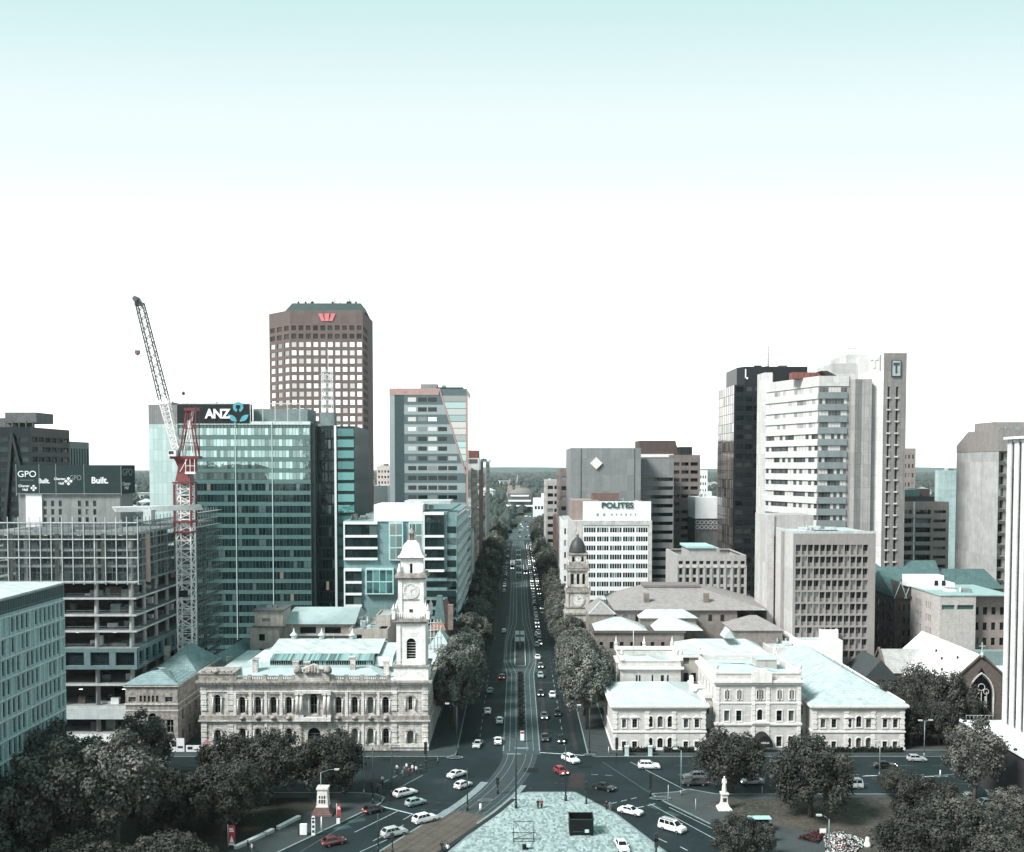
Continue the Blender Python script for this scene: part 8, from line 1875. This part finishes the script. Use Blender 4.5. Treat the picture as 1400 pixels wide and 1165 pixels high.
for i,(px,py)in enumerate(((657,1108),(1042,1084),(832,1030))):pole('sign_post',('white utility box on a post beside the rails','low white sign post behind the statue','white sign post at the hotel corner kerb')[i],'sign post',px,py,py-9,W_WHITE,r=.28 if i==0 else .08,base=False)
x,y=G(990,1106,.17);t=thing('statue','white marble statue of a robed figure on a flared white pedestal','statue',(x,y,.17));MBL=M('white_marble',(.72,.71,.67),var=.4,streak=.4,scale=1.5,grime=(.3,.28,.26))
u=(py2z(1083,y)-.17)
q=MB();q.lathe((0,0,0),[(1.3,0),(1.25,.3),(.85,.6),(.62,1.2),(.52,u-.5),(.75,u-.3),(.75,u-.05),(.5,u)],sq=True);q.build('pedestal',MBL,t)
q=MB();q.box(-.35,-.6,u*.45,.35,-.5,u*.7);q.build('plaque',M('bronze',(.05,.04,.03)),t)
def statue_figure(z0,h):
 q=MB();K=10;prof=[(.42,.36,0,0),(.40,.34,.1,0),(.36,.30,.28,.02),(.30,.26,.45,.02),(.27,.22,.56,.0),(.33,.22,.68,0),(.38,.2,.78,0),(.30,.17,.83,0),(.11,.11,.86,-.02),(.10,.11,.875,-.03),(.14,.15,.91,-.04),(.145,.16,.945,-.04),(.11,.12,.985,-.03),(.02,.02,1,-.03)]
 vs=[(a*cos(2*pi*i/K)*h/2.6,b_*sin(2*pi*i/K)*h/2.6+dy,z0+zz_*h)for a,b_,zz_,dy in prof for i in range(K)]
 q.add(vs,[[j*K+i,j*K+(i+1)%K,(j+1)*K+(i+1)%K,(j+1)*K+i]for j in range(len(prof)-1)for i in range(K)],0,True)
 q.cyl((.34,0,z0+.77*h),(.38,-.25,z0+.56*h),.1,.08,7);q.cyl((.38,-.25,z0+.56*h),(.12,-.42,z0+.6*h),.08,.06,7);q.cyl((-.34,0,z0+.77*h),(-.42,-.08,z0+.5*h),.1,.07,7);return q
statue_figure(u,py2z(1061,y)-.17-u).build('figure',MBL,t)
x,y=G(442,1112,.17);t=thing('monument','white stone monument block with dark figures on its face, on a reddish stepped base','monument',(x,y,.17));ht=py2z(1075,y)-.17
q=MB();q.lathe((0,0,0),[(1.9,0),(1.9,.35),(1.6,.36),(1.6,.7),(1.35,.71),(1.3,1.5)],sq=True);q.build('base',M('red_granite',(.20,.13,.12),var=.4),t);q=MB();q.lathe((0,0,1.5),[(1.15,0),(1.05,.3),(.92,ht-2.1),(1.08,ht-1.9),(1.08,ht-1.55),(.9,ht-1.5)],sq=True);q.build('block',MBL,t)
q=MB()
for k in range(3):q.box(-.62+.45*k,-1.06,2.2,-.34+.45*k,-1.0,2.9);q.box(-.6+.45*k,-1.02,3.1,-.36+.45*k,-.96,3.6)
q.build('relief_figures',M('bronze',(.05,.04,.03)),t)
SR=plain('sign_red',(.40,.06,.07),.5)
def banner_sign(label,px,py,pt,w_,red=True,tri=True):
 x,y=G(px,py,.14);t=thing('banner_sign',label,'sign',(x,y,.14));h=py2z(pt,y)-.14;q=MB();q.box(-w_/2,-.06,.3,w_/2,.06,h);q.build('panel',SR if red else W_WHITE,t);q=MB();q.cyl((-w_/2-.06,0,0),(-w_/2-.06,0,h+.2),.06,.06,6);q.build('post',W_STEEL,t)
 if tri:q=MB();q.poly([(-w_*.32,-.066,h*.22),(w_*.32,-.066,h*.22),(0,-.066,h*.55)]);q.box(-w_*.4,-.07,.34,w_*.4,-.063,h*.18);q.build('white_emblem',W_WHITE,t);text('TREE',.4,W_WHITE,t,(0,-.066,0),(1,0),(0,-1),0,h*.8,.02,.01)if False else None
 q=MB();q.box(-w_*.35,-.07,h*.72,w_*.35,-.063,h*.78);q.box(-w_*.35,-.07,h*.82,w_*.2,-.063,h*.88);q.build('white_bars',W_WHITE,t)
banner_sign('red banner sign with a white triangle, beside the low white wall',317,1158,1129,1.15);banner_sign('small red sign panel on the park pavement right of the monument',463.5,1123,1100,.7,True,False)
x,y=G(463.5,1124,.14);t=thing('litter_bin','white box at the foot of the small red sign','bin',(x,y-.6,.14));q=MB();q.box(-.3,-.3,0,.3,.3,1.1);q.build('bin_body',W_WHITE,t);q=MB();q.box(-.33,-.33,1.1,.33,.33,1.2);q.build('lid',W_DSTEEL,t)
x,y=G(415,1142,.14);t=thing('display_case','white lit display box on the park pavement, left of the totem sign','display',(x,y,.14));q=MB();q.box(-.6,-.3,.15,.6,.3,2.0);q.build('case',W_WHITE,t);q=MB();q.box(-.9,-.25,0,-.605,.3,1.9);q.build('dark_side',W_DSTEEL,t)
x,y=G(428.5,1142,.14);t=thing('totem_sign','tall white totem sign with dark marks beside the park kerb','sign',(x,y,.14));h=py2z(1115.5,y)-.14;q=MB();q.prism([(-.32,-.1),(.32,-.1),(.32,.1),(-.32,.1)],0,h-.3);q.cyl((0,-.1,h-.32),(0,.1,h-.32),.32,.32,12);q.build('panel',W_WHITE,t);q=MB()
for k in range(3):q.box(-.2,-.13,.5+k*.85,.2,-.103,.95+k*.85)
q.build('dark_mark',W_DSTEEL,t)
lw=[]
for i,(a,c)in enumerate((((322,1161),(361,1143)),((363,1142),(373,1137)),((380,1134),(409,1119)))):
 A,B_=Vector(G(*a,.14)),Vector(G(*c,.14));t=thing('low_wall',('long pale bench wall at the lawn edge, nearest the red banner','short pale bench wall at the lawn edge, middle of three','pale bench wall at the lawn edge, nearest the monument')[i],'wall',(A.x,A.y,.14),atan2(B_.y-A.y,B_.x-A.x));l=(B_-A).length;q=MB();q.box(0,-.35,0,l,.35,.5);q.build('block',M('pale_wall_stone',(.42,.43,.41),var=.4),t);q=MB();q.box(-.02,-.4,.5,l+.02,.4,.58);q.build('seat_slab',W_WHITE,t)
x,y=G(795,1143,.14);t=thing('skip_container','black open-topped steel box on feet standing on the paved square','container',(x,y,.14));w2=16.5/F*zc(y,1);BKS=plain('black_steel',(.006,.0085,.0085),.5,spec=.2)
Dp,hh=3.6,3.0
q=MB();q.box(-w2,0,.45,w2,.1,hh);q.box(-w2,Dp-.1,.45,w2,Dp,hh);q.box(-w2,.1,.45,-w2+.1,Dp-.1,hh);q.box(w2-.1,.1,.45,w2,Dp-.1,hh);q.box(-w2+.1,.1,.45,w2-.1,Dp-.1,.6);q.box(-w2+.1,.1,hh-1.4,w2-.1,Dp-.1,hh-1.3);q.build('body',BKS,t)
for a in(-w2+.25,w2-.25):
 for c in(.3,Dp-.3):q=MB();q.box(a-.2,c-.25,0,a+.2,c+.25,.45);q.build('foot',BKS,t)
q=MB();q.box(-w2-.06,-.08,hh-.15,w2+.06,-.003,hh+.02);q.box(-w2-.08,-.003,hh-.15,-w2-.003,Dp,hh+.02);q.box(w2+.003,-.003,hh-.15,w2+.08,Dp,hh+.02);q.build('rim',plain('worn_edge',(.03,.042,.042),.4),t)
q=MB();q.box(w2*.28,-.06,.6,w2*.62,-.003,1.15);q.build('label_plate',W_PALE,t);q=MB();q.box(-w2*.7,-.05,.7,w2*.15,-.003,.85);q.build('ledge',plain('worn_edge',(.03,.042,.042),.4),t)
x,y=G(716,1149,.14);t=thing('steel_frame','dark steel display frame with diagonal braces on the paved square','frame',(x,y,.14));q=MB();a=1.75
for sx in(-1,1):q.bar((sx*a,0,0),(sx*a,0,2.2),.12);q.bar((sx*a,-.9,.05),(sx*a,.9,.05),.12);q.bar((sx*a*1.15,0,1.35),(sx*a*.9,0,1.35),.14)
q.bar((-a,.6,.06),(a,.6,.06),.1);q.bar((-a,0,1.35),(a,0,1.35),.1);q.bar((-a,-.6,.06),(a,-.6,.06),.1);q.build('base_frame',POLE,t)
q=MB();q.bar((-a,0,2.2),(-a,0,3.3),.06);q.bar((a,0,2.2),(a,0,3.3),.06);q.bar((-a,0,3.3),(a,0,3.3),.08);q.bar((-a,0,3.25),(a*.6,0,1.5),.06);q.bar((-a*.6,0,2.9),(-a*.2,0,.9),.06);q.bar((-a,.5,.1),(a,.2,1.3),.07);q.build('brace',POLE,t)
x,y=G(719,1161,.14);t=thing('utility_box','small dark box with a white lid in front of the steel frame','box',(x,y,.14));q=MB();q.box(-.6,-.3,0,.4,.4,.75);q.build('box',BKS,t);q=MB();q.box(.1,-.34,.45,.65,.3,.8);q.build('lid',W_PALE,t)
x,y=G(1050,1152,.14);t=thing('kiosk_sign','pink and white advertising panel with a dark cap at the bottom right','sign',(x,y,.14));q=MB();q.box(-.7,-.15,.3,.7,.15,2.9);q.build('panel',W_WHITE,t);q=MB();q.box(-.6,-.19,1.2,.1,-.153,2.7);q.build('pink_poster',plain('poster_pink',(.5,.2,.2),.5),t);q=MB();q.box(-.75,-.2,2.9,.75,.2,3.3);q.box(-.3,-.1,0,.3,.1,.3);q.build('cap',BKS,t)
x,y=G(1038,1136,.14);t=thing('shelter','low teal-roofed shelter half hidden behind the dark narrow tree','shelter',(x,y,.14));q=MB();q.box(-2.0,-.8,2.3,2.0,.9,2.45);q.build('roof',M('teal_membrane',(.35,.55,.54)),t);q=MB();q.box(-1.9,.8,0,1.9,.86,2.3);q.build('back_panel',CGL,t);q=MB()
for a in(-1.9,1.9):q.box(a-.06,-.7,0,a+.06,-.58,2.3)
q.build('post',W_PIPE,t)
def flowers(label,pts,cols,n,seed):
 rr=random.Random(seed);P=[Vector(G(*p,.17))for p in pts];c=sum(P,Vector((0,0)))/len(P);t=thing('flower_bed',label,'flower bed',(c.x,c.y,.17));q=MB();q.prism(ccw([tuple(p-c)for p in P]),0,.12);q.build('soil',M('soil',(.03,.026,.024)),t)
 q=MB();k=0
 def inside(p):
  s_=0
  for i in range(len(P)):
   a,b_=P[i]-c,P[(i+1)%len(P)]-c
   if(a.y>p.y)!=(b_.y>p.y)and p.x<(b_.x-a.x)*(p.y-a.y)/(b_.y-a.y)+a.x:s_^=1
  return s_
 x0,x1=min(p.x for p in P)-c.x,max(p.x for p in P)-c.x;y0,y1=min(p.y for p in P)-c.y,max(p.y for p in P)-c.y
 while k<n:
  p=Vector((rr.uniform(x0,x1),rr.uniform(y0,y1)))
  if not inside(p):continue
  k+=1;b3=Vector((p.x,p.y,rr.uniform(.2,.5)));d=Vector((rr.gauss(0,.5),rr.gauss(0,.5),1)).normalized();a=d.orthogonal().normalized()*rr.uniform(.1,.2);e2=d.cross(a);q.poly([b3-a,b3-e2,b3+a,b3+e2],rr.randrange(len(cols)))
 q.build('flowers',cols,t)['kind']='stuff'
flowers('bed of white and pale flowers by the curved lamp',[(1126,1143),(1150,1139),(1182,1152),(1178,1160),(1150,1182),(1130,1176)],[plain('petal_white',(.75,.78,.76),.7),plain('petal_teal',(.4,.55,.53),.7),plain('petal_pink',(.6,.35,.36),.7),HEDGE_LEAF],1500,3);flowers('bed of dark red flowers left of the white flowers',[(1090,1147),(1122,1136),(1128,1142),(1118,1154)],[plain('petal_red',(.09,.018,.022),.7),HEDGE_LEAF],500,4)
for i,(px,py,pt,lab)in enumerate(((1125,1142,1133,'white notice board behind the red flower bed'),(1186,1158,1144,'white rounded stone marker right of the white flowers'))):
 x,y=G(px,py,.17);t=thing('notice_board' if i==0 else 'marker_stone',lab,'sign' if i==0 else 'stone',(x,y,.17));h=py2z(pt,y)-.17;q=MB()
 if i==0:q.box(-.55,-.06,.3,.55,.06,h);q.build('board',W_WHITE,t);q=MB();q.box(-.5,-.05,0,-.4,.05,.3);q.box(.4,-.05,0,.5,.05,.3);q.build('leg',W_PIPE,t)
 else:q.lathe((0,0,0),[(.6,0),(.65,.4),(.5,.8),(.35,.95),(.42,1.3),(.3,h-.1),(.02,h)],9);q.build('stone',MBL,t)
for i,(p0,p1,py,h,lab)in enumerate(((88,170,1028,2.0,'long white site hoarding at the foot of the construction site'),(232,252,1036,3.2,'white printed hoarding panel right of the small stone building'),(254,274,1032,1.6,'low white barrier in the lane left of the stone hall'))):
 y=229.5 if i else 238;x=px2x(p0,y,2);t=thing('hoarding',lab,'hoarding',(x,y,.14 if i else 0));w_=px2x(p1,y,2)-x;q=MB();n=max(2,int(w_/2.4))
 for k in range(n):q.box(w_*k/n+.03,0,.1,w_*(k+1)/n-.03,.1,h)
 q.build('panel',W_WHITE,t);q=MB()
 for k in range(n+1):q.box(w_*k/n-.04,.11,0,w_*k/n+.04,.3,h-.2)
 q.build('post',W_PIPE,t)
 if i:q=MB();q.box(w_*.12,-.03,h*.4,w_*.45,-.003,h*.8);q.box(w_*.55,-.03,h*.3,w_*.9,-.003,h*.45);q.build('printed_mark',W_DSTEEL,t)
q=MB();t=thing('pink_sign','round pink sign at the left corner of the stone hall','sign',(px2x(283,228.6,2),228.6,.14));q.cyl((0,0,2.3),(0,.12,2.3),.75,.75,14);q.build('disc',plain('sign_pink',(.55,.22,.24),.5),t);q=MB();q.cyl((0,.06,0),(0,.06,1.6),.06,.06,6);q.build('post',W_PIPE,t);q=MB();q.box(-.35,-.03,2.2,.35,-.003,2.4);q.build('white_bar',W_WHITE,t)
t=thing('iron_fence','dark iron fence in front of the right half of the stone hall','fence',(px2x(495,229.7,1),229.7,.14));w_=px2x(548,229.7,1)-t.location.x;q=MB()
for k in range(int(w_/.25)):q.box(k*.25,0,0,k*.25+.05,.05,1.7)
q.build('bars',POLE,t);q=MB();q.box(0,-.03,1.5,w_,-.003,1.56);q.box(0,-.03,.25,w_,-.003,.31);q.build('rail',POLE,t)
t=thing('tram_wires','pair of thin overhead tram wires along the boulevard','wires',(XC,232,5.6));q=MB()
for s_ in(-2,2):
 for k in range(24):y0,y1=k*6,(k+1)*6;q.cyl((s_*(1+bulge(232+y0)/2),y0,0),(s_*(1+bulge(232+y1)/2),y1,0),.012,.012,3,0,False)
q.build('wire',POLE,t)
SKIN=plain('skin',(.38,.25,.19),.6,var=.05);HAIR=plain('hair_dark',(.02,.016,.013),.6);CL={k:plain('cloth_'+k,c,.8)for k,c in dict(black=(.014,.015,.016),white=(.65,.68,.68),grey=(.16,.18,.18),teal=(.12,.2,.2),red=(.22,.06,.06),navy=(.02,.03,.045),denim=(.05,.075,.095),tan=(.22,.18,.14)).items()}
def skin_mesh(name,pts,edges,mat,root,sub=2):
 me=bpy.data.meshes.new(name);me.from_pydata([p[:3]for p in pts],edges,[]);o=bpy.data.objects.new(name,me);COL.objects.link(o)
 md=o.modifiers.new('s','SKIN');md.use_smooth_shade=True
 for i,p in enumerate(pts):r=p[3];me.skin_vertices[0].data[i].radius=(r,p[4]if len(p)>4 else r)
 me.skin_vertices[0].data[0].use_root=True
 if sub:s2=o.modifiers.new('b','SUBSURF');s2.levels=sub;s2.render_levels=sub
 dg=bpy.context.evaluated_depsgraph_get();m2=bpy.data.meshes.new_from_object(o.evaluated_get(dg));bpy.data.objects.remove(o);m2.name=name;m2.materials.clear();m2.materials.append(mat)
 o=bpy.data.objects.new(name,m2);COL.objects.link(o);o.parent=root;return o
def make_person(pose):
 st_={'walk':.26,'stand':.06,'stride':.36}[pose];root=thing('person','person','person',(0,-500,0));a=st_
 hip,kn,an=.92,.5,.09
 legs=[(-.1,0,hip-.02,.09),(-.11,a*.62,kn,.06),(-.11,a*.8,an,.042),(-.11,a*.8+.16,.04,.04),(.1,0,hip-.02,.09),(.11,-a*.25,kn,.06),(.11,-a,an+.04,.042),(.11,-a+.15,.05,.04)]
 B=[(0,0,hip,.10,.08),(0,.0,1.12,.09,.07),(0,.01,1.32,.11,.08),(0,.0,1.46,.065),(0,.02,1.54,.05),(0,.03,1.63,.095,.11),(0,.025,1.75,.085)]
 arms=[(-.2,0,1.42,.058),(-.25,-a*.45,1.15,.045),(-.25,-a*.5+.14,.92,.035),(-.25,-a*.5+.19,.84,.036),(.2,0,1.42,.058),(.25,a*.45,1.15,.045),(.25,a*.5+.14,.92,.035),(.25,a*.5+.19,.84,.036)]
 fing=[];fe=[]
 P=B+legs+arms;nb=len(B);E=[(0,1),(1,2),(2,3),(3,4),(4,5),(5,6),(0,nb),(nb,nb+1),(nb+1,nb+2),(nb+2,nb+3),(0,nb+4),(nb+4,nb+5),(nb+5,nb+6),(nb+6,nb+7)]
 na=nb+8;E+=[(3,na),(na,na+1),(na+1,na+2),(na+2,na+3),(3,na+4),(na+4,na+5),(na+5,na+6),(na+6,na+7)]
 skin_mesh('body',P,E,SKIN,root)
 for ai in(na+3,na+7):
  q=MB();h=Vector(P[ai][:3])
  for k in range(4):b0=h+Vector((0,.03-.018*k,-.02));q.cyl(b0,b0+Vector((0,.012,-.045)),.009,.008,5);q.cyl(b0+Vector((0,.012,-.045)),b0+Vector((0,.03,-.075+.008*abs(k-1))),.008,.006,5)
  q.cyl(h+Vector((0,.03,.01)),h+Vector((0,.07,-.025)),.01,.008,5);q.build('fingers',SKIN,root)
 skin_mesh('shirt',[(0,0,.76,.19,.165),(0,0,1.08,.178,.155),(0,.01,1.32,.2,.15),(0,0,1.47,.115),(-.2,0,1.42,.095),(-.25,-a*.42,1.18,.085),(-.25,-a*.42+.08,.98,.07),(.2,0,1.42,.095),(.25,a*.42,1.18,.085),(.25,a*.48+.08,.98,.07)],[(0,1),(1,2),(2,3),(3,4),(4,5),(5,6),(3,7),(7,8),(8,9)],CL['black'],root)
 skin_mesh('trousers',[(0,0,1.0,.14,.12),(-.105,0.01,.78,.115),(-.11,a*.62,kn,.1),(-.11,a*.8,.08,.085),(.105,-.01,.78,.115),(.11,-a*.25,kn,.1),(.11,-a,.12,.085)],[(0,1),(1,2),(2,3),(0,4),(4,5),(5,6)],CL['navy'],root)
 q=MB();q.lathe((0,-.005,1.7),[(.09,-.015),(.112,.015),(.108,.06),(.07,.105),(.0,.12)],9);q.lathe((0,-.045,1.6),[(.06,-.03),(.088,.02),(.095,.1)],8);hr=q.build('hair',HAIR,root)
 pass
 q=MB()
 for sx in(-1,1):q.box(sx*.035-.012,.13,1.655,sx*.035+.012,.138,1.667)
 q.build('eyes',HAIR,root);q=MB()
 for sx,ya in((-.11,a*.8),(.11,-a)):q.box(sx-.045,ya-.08,.0,sx+.045,ya+.2,.09)
 q.build('shoes',CL['black'],root)
 return root
PP={k:make_person(k)for k in('walk','stand','stride')};PU=set()
def person(px,py,rz,pose,shirt,trs,label,z=.145,s=1.0,group=None):
 x,y=G(px,py,z);o=PP[pose]if pose not in PU else dup(PP[pose]);PU.add(pose);o.location=(x,y,z);o.rotation_euler.z=D(rz);o.scale=(s,)*3;o['label']=label
 if 'group' in o:del o['group']
 for c in o.children:
  m=CL[shirt]if c.name.startswith('shirt')else CL[trs]if c.name.startswith('trousers')else None
  if m:c.material_slots[0].link='OBJECT';c.material_slots[0].material=m
person(735.5,1105,175,'walk','black','black','person in black walking on the paved square, left of a pair');person(740.5,1105,170,'walk','red','black','person in a dark red top walking on the paved square, right of a pair')
person(829,1107,150,'stand','black','black','person in black standing at the right kerb of the square');person(834,1108,200,'stand','teal','grey','person in pale teal at the right kerb of the square')
person(339,1163,-60,'stand','black','navy','person in black at the bottom edge by the low wall');person(344.5,1166,120,'stand','white','grey','person in white at the bottom edge by the low wall')
person(604,1164,-40,'stride','black','black','person in black at the bottom edge beside the tram track',.16);person(612,1167,-30,'walk','white','black','person in white and black at the bottom corner of the square',.16)
cr_=[(542,1060,'black','black'),(543,1056,'white','navy'),(551,1063,'teal','denim'),(556,1054,'white','denim'),(561,1053,'black','black'),(566,1050,'black','navy'),(564,1056,'white','grey'),(569,1058,'white','black'),(559,1060,'red','black'),(575.5,1056,'black','black'),(523,1072,'white','black'),(582.5,1050,'black','navy'),(516.5,1081,'teal','black'),(508,1079,'black','black'),(553,1058,'grey','black')]
nm=('person in black at the left end of the crossing group','person in white shirt and navy trousers at the left of the crossing group','person in teal top at the near side of the crossing','person in white top and jeans, back of the crossing group','person all in black in the middle of the crossing group','person in black and navy at the far side of the crossing group','person in white and grey in the middle of the crossing','person in white top and black trousers at the right front of the crossing group','person in dark red top among the crossing group','person in black at the right end of the crossing group','person in white on the crossing, apart from the group on the left','person in black nearest the stone hall corner','person in teal waiting on the park tip','person in black waiting on the park tip by the traffic light','person in grey among the crossing group')
for i,(px,py,a,c)in enumerate(cr_):person(px,py,(-50 if i%3 else 130)+7*i%20,('walk','stride','walk','stand')[i%4]if i<12 else 'stand',a,c,nm[i],.035 if 1050<py<1075 else .145,.95+.03*(i%4))
person(1036,1168,30,'stand','black','denim','person in black by the kiosk sign at the bottom right');person(599,1046,60,'walk','grey','black','person in grey on the stone hall pavement corner',.145)
hm=bpy.data.materials.new('haze_air');hm.use_nodes=True;hm.node_tree.nodes.clear()
pv=N(hm.node_tree,'ShaderNodeVolumePrincipled');pv.inputs['Density'].default_value=3.2e-5;pv.inputs['Color'].default_value=(.8,.9,.9,1)
L(hm.node_tree,pv.outputs[0],N(hm.node_tree,'ShaderNodeOutputMaterial').inputs['Volume'])
tag(MB().box(-9500,-700,-1,9500,15500,160).build('haze',hm),kind='stuff')
